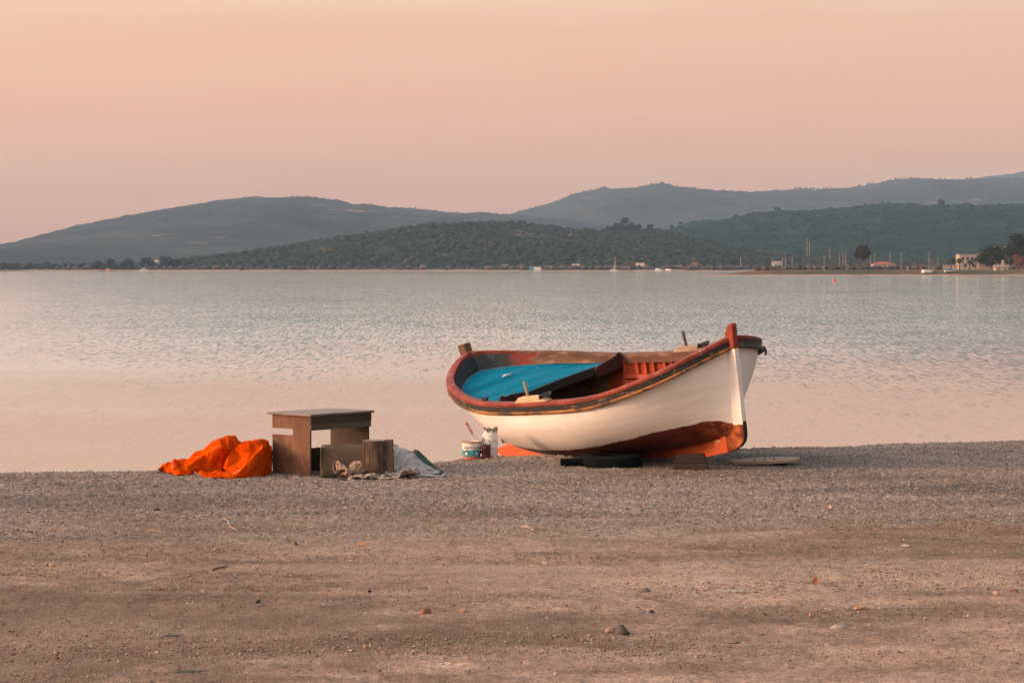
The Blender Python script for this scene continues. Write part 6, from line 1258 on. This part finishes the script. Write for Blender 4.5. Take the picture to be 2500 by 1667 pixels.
# ---------------------------------------------------------------- stones and litter one can pick out on the dirt
def gpx(px, py):
    d = ray(px, py); t = (GZ0-H)/d[2]; p = np.array([0, 0, H])+d*t; return np.array([p[0], p[1], float(ground_z(p[0], p[1]))])
def rock(name, px, py, wpx, hpx, col, label, cat='stone', seed=1):
    p = gpx(px, py); s = p[1]/F; w, h = wpx*s/2, hpx*s/1.55
    bm = bmesh.new(); bmesh.ops.create_icosphere(bm, subdivisions=3, radius=1.)
    r_ = np.random.default_rng(seed*13+5); cuts = r_.normal(0, 1, (9, 3)); cuts /= np.linalg.norm(cuts, axis=1)[:, None]; dd = r_.uniform(.55, .9, 9)
    for v in bm.verts:
        c = np.array(v.co)
        for n_, d0 in zip(cuts, dd):
            e = c@n_-d0
            if e > 0: c = c-n_*e*.9
        c = c*(1+.10*(fb(c[0]*3+seed, c[1]*3+c[2]*2, 3, seed))); v.co = (c[0]*w*1.1, c[1]*w*.8, c[2]*h*1.05+h*.30)
    me = bpy.data.meshes.new(name); bm.to_mesh(me); bm.free(); me.polygons.foreach_set('use_smooth', [True]*len(me.polygons)); me.set_sharp_from_angle(angle=R(28))
    o = bpy.data.objects.new(name, me); C.objects.link(o); o.location = tuple(p); o.rotation_euler = (0, 0, seed*.9); me.materials.append(simple(name+'_surface', col, .9, .3, 30., .5, 90, chips=tuple(x*1.5 for x in col), chip_t=.62, chip_scale=20)); return tag(o, label, cat)
rock('stone', 1040, 1497, 34, 19, (.27, .12, .085), 'rounded reddish stone on bare dirt, largest one below the log stump', seed=1)
rock('stone', 1132, 1492, 22, 14, (.26, .15, .105), 'small tan stone just right of the rounded reddish stone', seed=2)
rock('stone', 1518, 1543, 42, 28, (.075, .066, .066), 'dark grey angular stone, biggest on the near dirt', seed=3)
rock('stone', 1494, 1540, 36, 16, (.24, .15, .11), 'tan stone touching the left of the dark grey angular stone', seed=4)
rock('stone', 1590, 1496, 18, 11, (.062, .055, .056), 'small dark stone on the dirt up and right of the angular grey stone', seed=5)
rock('stone', 1780, 1560, 52, 10, (.16, .115, .095), 'long low grey-brown stone half sunk in the near dirt', seed=6)
rock('stone', 2045, 1533, 34, 15, (.34, .27, .235), 'pale flat stone on the dirt at lower right', seed=7)
rock('stone', 2096, 1487, 34, 10, (.36, .20, .11), 'flat orange-tan stone above the pale flat stone', seed=8)
rock('stone', 1980, 1506, 13, 10, (.38, .17, .09), 'small orange pebble left of the flat orange-tan stone', seed=9)
rock('stone', 126, 1382, 15, 11, (.36, .22, .15), 'light tan pebble, right one of a pair at far left of the dirt', seed=10)
rock('stone', 112, 1379, 12, 8, (.30, .19, .135), 'small tan pebble, left one of a pair at far left of the dirt', seed=11)
rock('stone', 893, 1578, 14, 11, (.38, .20, .11), 'orange-brown pebble on the near dirt below the rounded reddish stone', seed=12)
rock('stone', 2432, 1448, 17, 10, (.30, .20, .15), 'tan pebble near the right edge of the dirt', seed=13)
rock('stone', 2476, 1443, 24, 9, (.17, .085, .06), 'dark reddish stone at the right edge of the dirt', seed=14)
rock('stone', 1866, 1502, 14, 9, (.072, .062, .060), 'small blackish stone in the crumbly dirt right of the long low stone', seed=15)
rock('stone', 1355, 1652, 13, 12, (.40, .35, .31), 'small whitish pebble at the bottom of the beach', seed=16)
rock('stone', 2030, 1243, 18, 13, (.33, .22, .17), 'tan stone on the gravel below the oval board', seed=17)
rock('stone', 1910, 1158, 12, 10, (.36, .30, .26), 'light pebble on dark gravel just below the oval board', seed=18)
rock('clod', 722, 1330, 13, 14, (.030, .034, .036), 'small black upright lump on the dirt below the log stump', 'lump', seed=19)
rock('stone_heap', 1915, 1122, 44, 15, (.10, .092, .088), 'low hump of dark gravel just behind the oval board', 'heap', seed=20)
rock('clod', 382, 1246, 22, 8, (.040, .030, .025), 'flat dark lump on the gravel below the tarpaulin', 'lump', seed=24)
rock('stone', 630, 1476, 15, 11, (.020, .026, .032), 'small shiny black pebble on the dirt below the desk', seed=21)
rock('stone', 903, 1445, 12, 9, (.028, .026, .028), 'small black pebble right of the shiny black one', seed=22)
rock('stone', 1574, 1445, 34, 11, (.14, .095, .075), 'brown flat stone on the dirt above the dark angular stone', seed=25)
def scrap(name, px, py, pts, col, label, cat, lift=.004, th=.002):
    p = gpx(px, py); s = p[1]/F
    V = [(x*s, y*s*6, lift+abs(z)*s) for x, y, z in pts]; n = len(V)
    o = mesh(name, V+[(0, 0, lift+.012)], [(i, (i+1) % n, n) for i in range(n)], simple(name+'_sheet', col, .8, .25, 40., .2, 80), None, False, loc=tuple(p)); m_ = o.modifiers.new('t', 'SOLIDIFY'); m_.thickness = th; return tag(o, label, cat)
scrap('dry_leaf', 1990, 1430, [(-8, -1, 2), (-5, .6, 14), (2, 1, 18), (8, .4, 10), (7, -.6, 4), (0, -1.2, 0)], (.30, .080, .045), 'red-orange dry leaf standing on the dirt at right', 'leaf')
scrap('dry_leaf', 880, 1330, [(-18, -.5, 0), (-8, .5, 8), (8, .8, 10), (20, .6, 8), (10, -.2, 2), (-5, -.8, 1)], (.36, .20, .12), 'pale brown curled leaf on the dirt below the log stump', 'leaf')
scrap('paper_scrap', 1790, 1447, [(-34, .1, 1), (-10, .8, 3), (20, .4, 2), (32, -.1, 1), (6, -.5, 1)], (.30, .34, .27), 'thin greenish strip lying on the dirt left of the red-orange leaf', 'scrap')
scrap('paper_scrap', 2210, 1338, [(-12, -.6, 2), (-2, .8, 6), (11, .5, 4), (7, -.6, 1)], (.46, .40, .36), 'small pale scrap on the dirt at right of the gravel', 'scrap')
scrap('dry_leaf', 1328, 1377, [(-8, -.6, 2), (-3, .9, 8), (7, .6, 6), (8, -.5, 1)], (.45, .30, .22), 'pinkish leaf on the dirt below the tyre', 'leaf')
scrap('rag_scrap', 420, 1553, [(-26, -.4, 1), (-10, .6, 6), (14, .4, 5), (28, .5, 6), (16, -.6, 2)], (.045, .062, .066), 'teal rag scrap trodden into the dark dirt, upper one', 'scrap')
scrap('rag_scrap', 455, 1645, [(-36, -.3, 3), (-12, .3, 6), (22, .3, 4), (62, .5, 8), (30, -.3, 3), (0, -.6, 3)], (.045, .064, .068), 'longer teal rag scrap at the bottom of the dirt', 'scrap')
def stick(px, pts, label, col=(.30, .19, .13), r=.006):
    P = [gpx(a, c)+np.array([0, 0, .008+.006*(i % 2)]) for i, (a, c) in enumerate(pts)]
    return tag(MB().tube(P, [r]*(len(P)-1)+[r*.5], 6).build('twig', simple('twig_bark', col, .9, .3, 30.), None, True), label, 'twig')
stick(0, [(543, 1266), (556, 1272), (562, 1284), (574, 1293), (580, 1298)], 'pale crooked twig on the gravel below the tarpaulin', (.33, .22, .15), .0045)
stick(0, [(362, 1296), (385, 1301), (404, 1303)], 'short straight twig left of the crooked one', (.26, .16, .11), .0045)
stick(0, [(1271, 1290), (1288, 1291), (1304, 1297)], 'pale bent twig on the dirt edge below the yogurt tub', (.36, .25, .17), .006)
stick(0, [(518, 1390), (535, 1387), (554, 1385)], 'thin dark twig on the dirt at left', (.10, .07, .05), .006)
stick(0, [(1570, 1460), (1620, 1472), (1668, 1478)], 'long thin dark twig on the dirt above the angular stone', (.12, .085, .065), .005)
stick(0, [(2010, 1434), (2022, 1430), (2036, 1424)], 'thin straw beside the red-orange leaf', (.34, .24, .16), .003)

# ================================================================== across the water
def leaf_tree(name, px, py_base, y, w, h, trunk_h, label, col, cat='tree', lean=0., nl=1500, leaf=.34, seed=1, lobes=9, parts=True, zbase=None, bare=0., group=None):
    """w, h crown and total height in metres; trunk with limbs, crown of leaf-sized faces gathered in uneven clumps"""
    base = at(px, py_base, y)
    if zbase is not None: base[2] = zbase
    r = np.random.default_rng(seed); root = empty(name, tuple(base), 0, label, cat, group)
    b = MB(); top = np.array([lean, 0, h*.62])
    b.tube([(0, 0, -.6), (lean*.15, 0, trunk_h*.5), (lean*.4, 0, trunk_h), tuple(top)], [h*.030, h*.024, h*.020, h*.008], 7)
    cs = []
    for k in range(lobes):
        a = r.uniform(0, 6.283); q = r.uniform(.2, 1.)**.6; zc = trunk_h+(h-trunk_h)*r.uniform(.12, .88)
        sh = math.sin(math.pi*np.clip((zc-trunk_h)/(h-trunk_h)*.85+.12, 0, 1))**.6
        c = np.array([lean+math.cos(a)*q*w*.36*sh, math.sin(a)*q*w*.36*sh, zc]); cs.append((c, w*r.uniform(.15, .26)))
        b.tube([(lean*.35, 0, trunk_h*.9), tuple((c+np.array([lean*.35, 0, trunk_h]))/2+r.normal(0, .1, 3)), tuple(c)], [h*.012, h*.009, h*.004], 5)
    b.build('trunk', simple(name+'_bark', (.09, .065, .05), .95, .3, 3., .3, 8), root, True)
    V = []; Fc = []; cl = []; n = 0
    for i in range(nl):
        c, rad = cs[r.integers(0, len(cs))]; d = r.normal(0, 1, 3); d /= np.linalg.norm(d)
        p = c+d*rad*r.uniform(.25, 1.08)*np.array([1.1, 1., .8]); s = leaf*r.uniform(.6, 1.4)
        e1 = r.normal(0, 1, 3); e1 /= np.linalg.norm(e1); e2 = np.cross(e1, r.normal(0, 1, 3)); e2 /= np.linalg.norm(e2)
        V += [p-e1*s, p+e2*s*.7, p+e1*s, p-e2*s*.7]; Fc.append((n, n+1, n+2, n+3)); n += 4
        cl += [np.array(col)*r.uniform(.6, 1.5)]*4
    o = fast_mesh('crown', np.array(V), np.array(Fc), leafm, np.array(cl)); o.parent = root
    return root
lt = NT_('leaf_surface'); lc_ = lt.node('ShaderNodeVertexColor', layer_name='Col'); lt.base(lc_.outputs[0]); lt.b.inputs['Roughness'].default_value = .9; lt.b.inputs['Specular IOR Level'].default_value = .1
leafm = lt.m
DG, OL, BR = (.026, .034, .020), (.050, .050, .028), (.12, .058, .036)
leaf_tree('broad_tree', 2103, 661, 765, 6.0, 9.0, 3.4, 'lone rounded tree standing on the sandy spit', (.045, .038, .026), lean=.4, nl=1700, leaf=.27, seed=3, lobes=12)
leaf_tree('broad_tree', 2420, 661, 745, 8.4, 7.6, 1.6, 'dark rounded tree just left of the small cream house on the spit', DG, nl=2200, leaf=.32, seed=5, lobes=15)
leaf_tree('broad_tree', 2487, 655, 800, 9.5, 11.2, 2.6, 'tallest dark tree at the right edge, behind the houses', DG, nl=2600, leaf=.36, seed=8, lobes=16)
leaf_tree('broad_tree', 2520, 655, 805, 8.5, 11.5, 2.6, 'dark tree cut by the right edge of the picture', DG, nl=2000, leaf=.36, seed=9, lobes=14)
leaf_tree('shrub', 2486, 663, 727, 4.4, 4.9, 1.3, 'red-brown leafy tree in front of the tall dark tree at right', (.17, .070, .040), nl=1400, leaf=.24, seed=11, lobes=11)
for i, (px, pyb, y, w, h, lb) in enumerate([(2440, 655, 815, 5.5, 8.2, 'dark tree between the pinkish house and the tallest tree at right'), (2462, 655, 785, 5.0, 7.0, 'middling dark tree just left of the red-brown tree at right'), (2411, 657, 800, 4.0, 5.0, 'low dark bushy tree behind the garden wall by the villa')]):
    leaf_tree('broad_tree', px, pyb, y, w, h, h*.18, lb, DG, nl=1300, leaf=.32, seed=80+i, lobes=11)
def palm(px, py, y, h, label, seed):
    base = at(px, py, y); r = np.random.default_rng(seed); root = empty('palm_tree', tuple(base), 0, label, 'palm')
    MB().tube([(0, 0, -.4), (.05, 0, h*.4), (.1, 0, h*.8)], [.22, .18, .17], 8).build('trunk', simple('palm_bark', (.10, .07, .055), .95), root, True)
    V = []; Fc = []; cl = []; n = 0
    for k in range(26):
        a = r.uniform(0, 6.283); el = r.uniform(-.5, 1.2); L = h*r.uniform(.26, .36)
        for q in range(8):
            t = q/8; t2 = (q+1)/8
            P = [np.array([.1+math.cos(a)*L*s_*math.cos(el), math.sin(a)*L*s_*math.cos(el), h*.8+L*s_*math.sin(el)-L*.55*s_*s_]) for s_ in (t, t2)]
            pr = np.array([-math.sin(a), math.cos(a), 0])*.30*math.sin(math.pi*(.1+.85*t)); dn = np.array([0, 0, -.16])
            V += [P[0]-pr+dn, P[0]+pr+dn, P[1]+pr*.9+dn, P[1]-pr*.9+dn, P[0], P[1]]; Fc += [(n, n+4, n+5, n+3), (n+4, n+1, n+2, n+5)]; n += 6; cl += [np.array((.040, .046, .024))*r.uniform(.6, 1.4)]*6
    o = fast_mesh('crown', np.array(V), np.array(Fc), leafm, np.array(cl)); o.parent = root
palm(2322, 661, 748, 4.4, 'thick short palm, leftmost of the palms before the white villa', 2)
palm(2342, 661, 752, 4.3, 'slim palm, second from the left before the white villa', 3)
palm(2367, 660, 756, 3.7, 'smaller palm, third from the left before the white villa', 4)
palm(2382, 660, 752, 4.2, 'palm nearest the dark rounded tree, last in the row before the villa', 5)
# tall trees standing above the saddle of the wooded hill and on the left shore
for i, (px, pyb, w, h, lb) in enumerate([(1530, 578, 15, 14.5, 'biggest dark tree on the saddle of the wooded hill'), (1508, 578, 10, 11, 'dark tree just left of the biggest one on the saddle'), (1556, 578, 9, 9, 'dark tree just right of the biggest one on the saddle'), (1489, 577, 7, 8.5, 'small dark tree, leftmost on the saddle'), (1586, 574, 6, 8.5, 'narrow dark tree, rightmost on the saddle')]):
    leaf_tree('hill_tree', px, pyb, 1900, w, h, h*.12, lb, (.022, .034, .024), nl=1300, leaf=.75, seed=30+i, lobes=12)
for i, (px, w, h, lb) in enumerate([(238, 6, 6.2, 'small round tree, leftmost of the row on the left far shore'), (272, 7, 6.6, 'round tree on the left far shore above the orange tent'), (313, 9, 6.8, 'dark tree on the left far shore beside the moored launch'), (357, 9.5, 8.2, 'dark tree on the left far shore behind the moored launch'), (403, 12, 8.4, 'broad dark tree right of the pink roof on the left far shore'), (428, 9, 8.0, 'rightmost dark tree of the row on the left far shore')]):
    leaf_tree('shore_tree', px, 660.2, 1545, w, h, h*.2, lb, (.022, .032, .022), nl=1200, leaf=.55, seed=50+i, lobes=11)
leaf_tree('shore_tree', 1692, 659, 1540, 5, 8.6, 2.4, 'reddish-brown tree behind the tiered house on the far shore', (.14, .075, .055), nl=700, leaf=.4, seed=61, lobes=8)
leaf_tree('shore_tree', 1537, 659, 1545, 7, 5.4, 1.2, 'rusty-brown bush between the sailing boat and the yellow house', (.13, .070, .050), nl=800, leaf=.4, seed=62, lobes=8)
# ---- poles
polem = simple('pole_concrete', (.26, .20, .17), .9, .2, 1.)
def pole(px, pyt, pyb, y, arms, label):
    b0 = at(px, pyb, y); t0_ = at(px, pyt, y); h = t0_[2]-b0[2]; root = empty('utility_pole', tuple(b0), 0, label, 'pole', 'utility poles behind the spit')
    MB().tube([(0, 0, -.5), (0, 0, h)], [.12*y/800, .085*y/800], 8).build('mast', polem, root)
    if arms: MB().box((0, 0, h*.93), (1.3*y/800, .10, .12)).box((0, 0, h*.80), (.9*y/800, .10, .10)).build('crossarm', polem, root)
PL_ = [(1910, 625, 659, 800, 0, 'left pole of the close pair behind the left end of the spit'), (1917.5, 625, 659, 800, 0, 'right pole of the close pair behind the left end of the spit'),
 (2012, 625, 659, 790, 1, 'pole with a crossarm left of the lone tree'), (2125.5, 622, 658, 850, 0, 'pole just right of the lone tree'), (2200, 615, 658, 790, 1, 'tall pole with crossarm right of the red-roofed house'),
 (2268, 614, 657, 800, 1, 'tall pole with crossarm farthest right of the row'), (1970.5, 583, 624, 1560, 0, 'left one of two tall thin masts on the slope'), (1976, 590, 624, 1560, 0, 'right one of two tall thin masts on the slope'),
 (2026, 608, 630, 1300, 0, 'short thick pole on the slope left of the lone tree'), (2058, 616, 658, 1000, 0, 'first thin pole in the group left of the lone tree'), (2064.5, 617, 658, 1010, 0, 'second thin pole in the group left of the lone tree'), (2049, 619, 645, 1100, 0, 'shorter thin pole in the group left of the lone tree'),
 (2135, 618, 657, 980, 0, 'thin pole between the lone tree and the red-roofed house'), (2173, 618, 644, 1150, 0, 'thin pole behind the red-roofed house'), (2290, 626, 656, 1050, 0, 'thin pole left of the palms'), (1934, 628, 646, 1200, 0, 'faint thin pole right of the close pair'), (1808, 627, 648, 1450, 0, 'faint pole above the tip of the spit')]
for p in PL_: pole(*p)
# ---- houses
def hbox(name, px0, px1, pyt, pyb, y, depth, label, wall, roof, windows=(), roof_h=.0, ang=0., hip=False, extra=None, cat='house', chim=None):
    a, c = at(px0, pyb, y), at(px1, pyb, y); w = c[0]-a[0]; h = at(px0, pyt, y)[2]-a[2]
    root = empty(name, tuple((a+c)/2), R(ang), label, cat)
    wb = MB().box((0, depth/2, h/2-.4), (w, depth, h+.8)).build('wall', wall, root)
    if roof_h:
        o = .35
        if hip: V = [(-w/2-o, -o, h), (w/2+o, -o, h), (w/2+o, depth+o, h), (-w/2-o, depth+o, h), (-w/2+depth*.45, depth/2, h+roof_h), (w/2-depth*.45, depth/2, h+roof_h)]; Fc = [(0, 1, 5, 4), (1, 2, 5), (2, 3, 4, 5), (3, 0, 4), (0, 3, 2, 1)]
        else: V = [(-w/2-o, -o, h), (w/2+o, -o, h), (w/2+o, depth+o, h), (-w/2-o, depth+o, h), (-w/2-o, depth/2, h+roof_h), (w/2+o, depth/2, h+roof_h)]; Fc = [(0, 1, 5, 4), (1, 2, 5), (2, 3, 4, 5), (3, 0, 4), (0, 3, 2, 1)]
        b = MB(); b.add([(x, y_, z+.03) for x, y_, z in V], Fc); rf = b.build('roof', roof, root)
    else: rf = MB().box((0, depth/2, h+.13), (w+.3, depth+.3, .2)).build('roof', roof, root)
    if chim: MB().box((chim[0]*w, depth*.4, h+roof_h+chim[1]/2-.5), (chim[2], chim[2], chim[1]+1.)).build('chimney', wall, rf)
    for (u, v, ww, hh_) in windows:
        wf = MB().box((u*w, -.03, v*h), (ww, .08, hh_)).build('window', winm, root)
    return root, w, h
winm = simple('window_dark', (.035, .038, .042), .3, .2, 2.)
cream = simple('wall_cream', (.40, .30, .235), .9, .12, .6); whitew = simple('wall_white', (.42, .38, .345), .9, .12, .6); yel = simple('wall_yellow', (.42, .29, .16), .9, .15, .6); pinkw = simple('wall_pink', (.34, .235, .19), .9, .15, .6)
rft = simple('roof_tile_red', (.30, .085, .055), .85, .3, 2.); rfg = simple('roof_grey', (.26, .21, .185), .85, .2, 2.); rfp = simple('roof_pinkish', (.46, .29, .23), .85, .2, 2.)
hbox('villa', 2342, 2391, 622, 658, 775, 6, 'cream two-storey villa with flat roof behind the palms', cream, rfg, [(-.32, .75, .8, .9), (-.10, .75, .8, .9), (.14, .75, .8, .9), (.36, .75, .8, .9), (-.2, .28, .9, 1.1), (.2, .28, .9, 1.1)])
hbox('house', 2428, 2457, 613, 655, 830, 8, 'pinkish house with sloping roof half hidden behind the dark trees', pinkw, rfp, [(-.25, .8, .8, .9), (.2, .8, .8, .9)], 1.6, 0)
hbox('house', 2431, 2462, 652, 664, 728, 3, 'small sunlit cream house with a tall square chimney on the spit', cream, rfg, [(-.25, .45, .5, .6), (.25, .45, .5, .6)], .5, 0, chim=(.12, 1.6, .62))
hbox('house', 2132, 2186, 646, 657, 900, 7, 'long low white house with red tiled roof on the spit', whitew, rft, [(-.38, .5, .8, .9), (-.18, .5, .8, .9), (.02, .5, .8, .9), (.22, .5, .8, .9), (.40, .5, .8, .9)], 1.1, 0, True)
hbox('wall', 2393, 2428, 648, 660, 760, .3, 'pale garden wall between the palms and the dark rounded tree', pinkw, rfg, cat='garden wall')
hbox('wall', 2302, 2338, 648, 659, 770, .3, 'low pale garden wall left of the villa', cream, rfg, cat='garden wall')
hbox('hut', 1888, 1908, 645, 657, 1000, 5, 'white hut with grey pitched roof left of the close pair of poles', whitew, rfg, [(-.2, .5, .9, .9), (.25, .5, .9, .9)], 1.2)
hbox('house', 1554, 1572, 648, 657.5, 1540, 6, 'yellow house with pitched roof on the far shore', yel, rfp, [(-.25, .5, .9, .9), (.2, .5, .9, .9)], 1.6)
hbox('house', 1567, 1580, 650, 658.5, 1532, 4, 'small white house touching the yellow one on the far shore', whitew, rfg, [(.1, .5, .8, .9)], .8)
hbox('house', 1685, 1708, 649, 658.5, 1535, 7, 'tiered house with upper terrace on the far shore', pinkw, rfg, [(-.36, .5, .8, 1.), (-.12, .5, .8, 1.), (.14, .5, .8, 1.), (.38, .5, .8, 1.)], 0)
hbox('house', 1691, 1704, 643.5, 649.2, 1538, 4, 'small upper block standing on the tiered house of the far shore', pinkw, rft, [(-.2, .5, .8, .8), (.25, .5, .8, .8)], .7)
hbox('house', 1398, 1414, 648, 656.5, 1545, 5, 'low white building with pinkish roof left of the sailing boat', whitew, rfp, [(-.2, .5, .8, .8), (.2, .5, .8, .8)], .9)
hbox('house', 378, 390, 639, 646, 1640, 6, 'house with a pink roof between trees on the left far shore', whitew, rfp, [(-.2, .45, .8, .8), (.2, .45, .8, .8)], 1.4)
hbox('hut', 1640, 1660, 651, 658.5, 1540, 4, 'low grey-white huts left of the tiered house', whitew, rfg, [(-.3, .5, .7, .7), (0, .5, .7, .7), (.3, .5, .7, .7)], .7)
hbox('hut', 1224, 1240, 649, 657, 1545, 4, 'grey low hut left of the blue-fronted shelter', rfg, rfg, [(0, .5, .9, .8)], .6)
hbox('hut', 1330, 1352, 651, 657, 1545, 4, 'long low pale hut right of the blue-fronted shelter', whitew, rfg, [(-.3, .5, .7, .7), (.1, .5, .7, .7)], .6)
# barrel-shaped shelter with a blue end
a = at(1302, 661.5, 1512); sh = empty('shelter', tuple(a), R(-12), 'white barrel-roofed shelter with a round blue front on the far waterline', 'shelter')
rad = 2.1; b = MB(); V = []; Fc = []
for i in range(17):
    t = math.pi*i/16
    for x in (-1.2, 5.2): V.append((x, rad*math.cos(t)*.9+1.5, rad*1.25*math.sin(t)-.2))
for i in range(16): Fc.append((2*i, 2*i+1, 2*i+3, 2*i+2))
b.add(V, Fc); s_ = b.build('cover', whitew, sh, True); m_ = s_.modifiers.new('t', 'SOLIDIFY'); m_.thickness = .15
b = MB(); b.add([(-1.4+.0, .1, 1.0)]+[(-1.4+1.45*math.cos(t), -.42, 1.1+1.25*math.sin(t)) for t in np.linspace(0, 6.2832, 25)[:-1]], [(0, 1+i, 1+(i+1) % 24) for i in range(24)])
bd_ = MB().lathe([(1.45, 0), (1.45, .25), (.0005, .26)], 28).build('front', simple('shelter_blue', (.03, .16, .28), .6), sh); bd_.rotation_euler = (R(90), 0, 0); bd_.location = (-1.0, -.5, 1.15)
MB().box((2.4, -.5, 1.0), (5.0, .2, 2.2)).build('side', whitew, sh)
# ---- boats over there
def hull_small(L, B, D, mat, name, parent, flip=False, n=18):
    V = []; Fc = []; k = 9
    for i in range(n):
        t = i/(n-1); bw = B/2*max(0, (1-abs(2*t-.85)**2.6 if t > .42 else 1-.18*((.42-t)/.42)**2))
        for j in range(k):
            a = math.pi*j/(k-1); V.append(((t-.5)*L, bw*math.cos(a), (-D*math.sin(a)**.6*(1-.25*t**4)+.12*D*t*t)*(-1 if flip else 1)))
    for i in range(n-1):
        for j in range(k-1): Fc.append((i*k+j, (i+1)*k+j, (i+1)*k+j+1, i*k+j+1))
        Fc.append((i*k+k-1, (i+1)*k+k-1, (i+1)*k, i*k))
    Fc.append(tuple(range(k)))
    b = MB(); b.add(V, Fc); return b.build(name, mat, parent, True, 40)
boatw = simple('far_boat_white', (.60, .52, .46), .5, .08, .8)
def small_boat(px, py, y, L, B, D, rz, label, flip, cover=None, z=None):
    p = at(px, py, y)
    if z: p[2] = spit_z(p[0], p[1])-.03
    root = empty('small_boat', tuple(p), R(rz), label, 'boat'); h = hull_small(L, B, D, boatw, 'hull', root, flip)
    if not flip:
        h.location.z = D*.95
        MB().tube([((t-.5)*L, B/2*.98*(1-abs(2*t-.85)**2.6 if t > .42 else 1-.18*((.42-t)/.42)**2), D*(.97+.12*t*t)) for t in np.linspace(.02, .9, 14)], .06, 6).build('rail', rfp, root)
    if cover:
        b = MB(); V = []; Fc = []
        for i in range(9):
            t = i/8
            for j in range(7):
                a = math.pi*j/6; V.append(((t-.5)*L*.55+.2, B*.46*math.cos(a), D*1.0+.62*math.sin(a)*(.35+.65*math.sin(math.pi*min(1, t+.15)))))
        for i in range(8):
            for j in range(6): Fc.append((i*7+j, (i+1)*7+j, (i+1)*7+j+1, i*7+j+1))
        b.add(V, Fc); b.build('cover', cover, root, True)
    return root
small_boat(2266, 672.5, 721, 4.2, 1.7, .95, 32, 'white boat lying upturned on the sand of the spit', True, z=1)
small_boat(2320, 671.5, 721, 3.5, 1.5, .55, 8, 'white boat under a blue cover on the sand of the spit', False, simple('cover_blue', (.02, .13, .30), .6), z=1)
small_boat(1608, 661.2, 1500, 3.8, 2.0, 1.5, 10, 'bright cream upturned boat on the far shore left of the tiered house', True)
small_boat(1632, 660.2, 1505, 3.6, 1.6, 1.0, -20, 'small pinkish upturned boat right of the bright cream one on the far shore', True)
p = at(1501, 662.0, 1475); sb = empty('sailing_boat', tuple(p), 0, 'small sailing boat with a bare pale mast off the far shore', 'sailing boat')
h = hull_small(5.6, 1.8, .8, boatw, 'hull', sb); h.location.z = .62
MB().tube([(0, 0, .5), (.1, 0, 4.5), (.1, 0, 8.2)], [.16, .15, .10], 8).build('mast', simple('mast_wood', (.55, .38, .24), .6), sb); MB().box((-.6, 0, .95), (1.5, 1.0, .5)).build('cabin', boatw, sb, bevel=.1)
p = at(352, 661.0, 1500); la = empty('motor_launch', tuple(p), R(8), 'white cabin launch moored by the trees on the left far shore', 'launch')
h = hull_small(5.2, 1.9, .9, boatw, 'hull', la); h.location.z = .7; MB().box((-.3, 0, 1.25), (2.2, 1.5, 1.1)).build('cabin', whitew, la, bevel=.15); MB().box((-.3, -.755, 1.4), (1.7, .03, .4)).build('window', winm, la)
MB().tube([(.6, 0, 1.8), (.9, 0, 4.0)], .06, 6).build('mast', whitew, la)
p = at(264, 662.3, 1512); tn_ = empty('tent', tuple(p), R(15), 'small orange tent on the left far shore', 'tent')
b = MB(); b.add([(-1.6, -1.2, 0), (1.6, -1.2, 0), (1.6, 1.2, 0), (-1.6, 1.2, 0), (-.9, 0, 1.6), (.9, 0, 1.6)], [(0, 1, 5, 4), (1, 2, 5), (2, 3, 4, 5), (3, 0, 4)]); b.build('canvas', simple('tent_orange', (.62, .26, .10), .8), tn_); MB().box((0, -1.25, .3), (.5, .05, .7)).build('opening', winm, tn_)
p = at(2036, 686.6, 412); bu = empty('mooring_buoy', tuple(p), 0, 'round red mooring buoy floating before the spit', 'buoy')
MB().lathe([(.0005, -.20), (.17, -.13), (.26, .05), (.27, .17), (.22, .32), (.11, .41), (.0005, .43)], 24, cap=False).build('float', simple('buoy_red', (.52, .055, .035), .4), bu, True); MB().tube([(.05*math.cos(a), 0, .47+.05*math.sin(a)) for a in np.linspace(0, 6.28, 13)], .014, 6).build('eye', metal, bu)
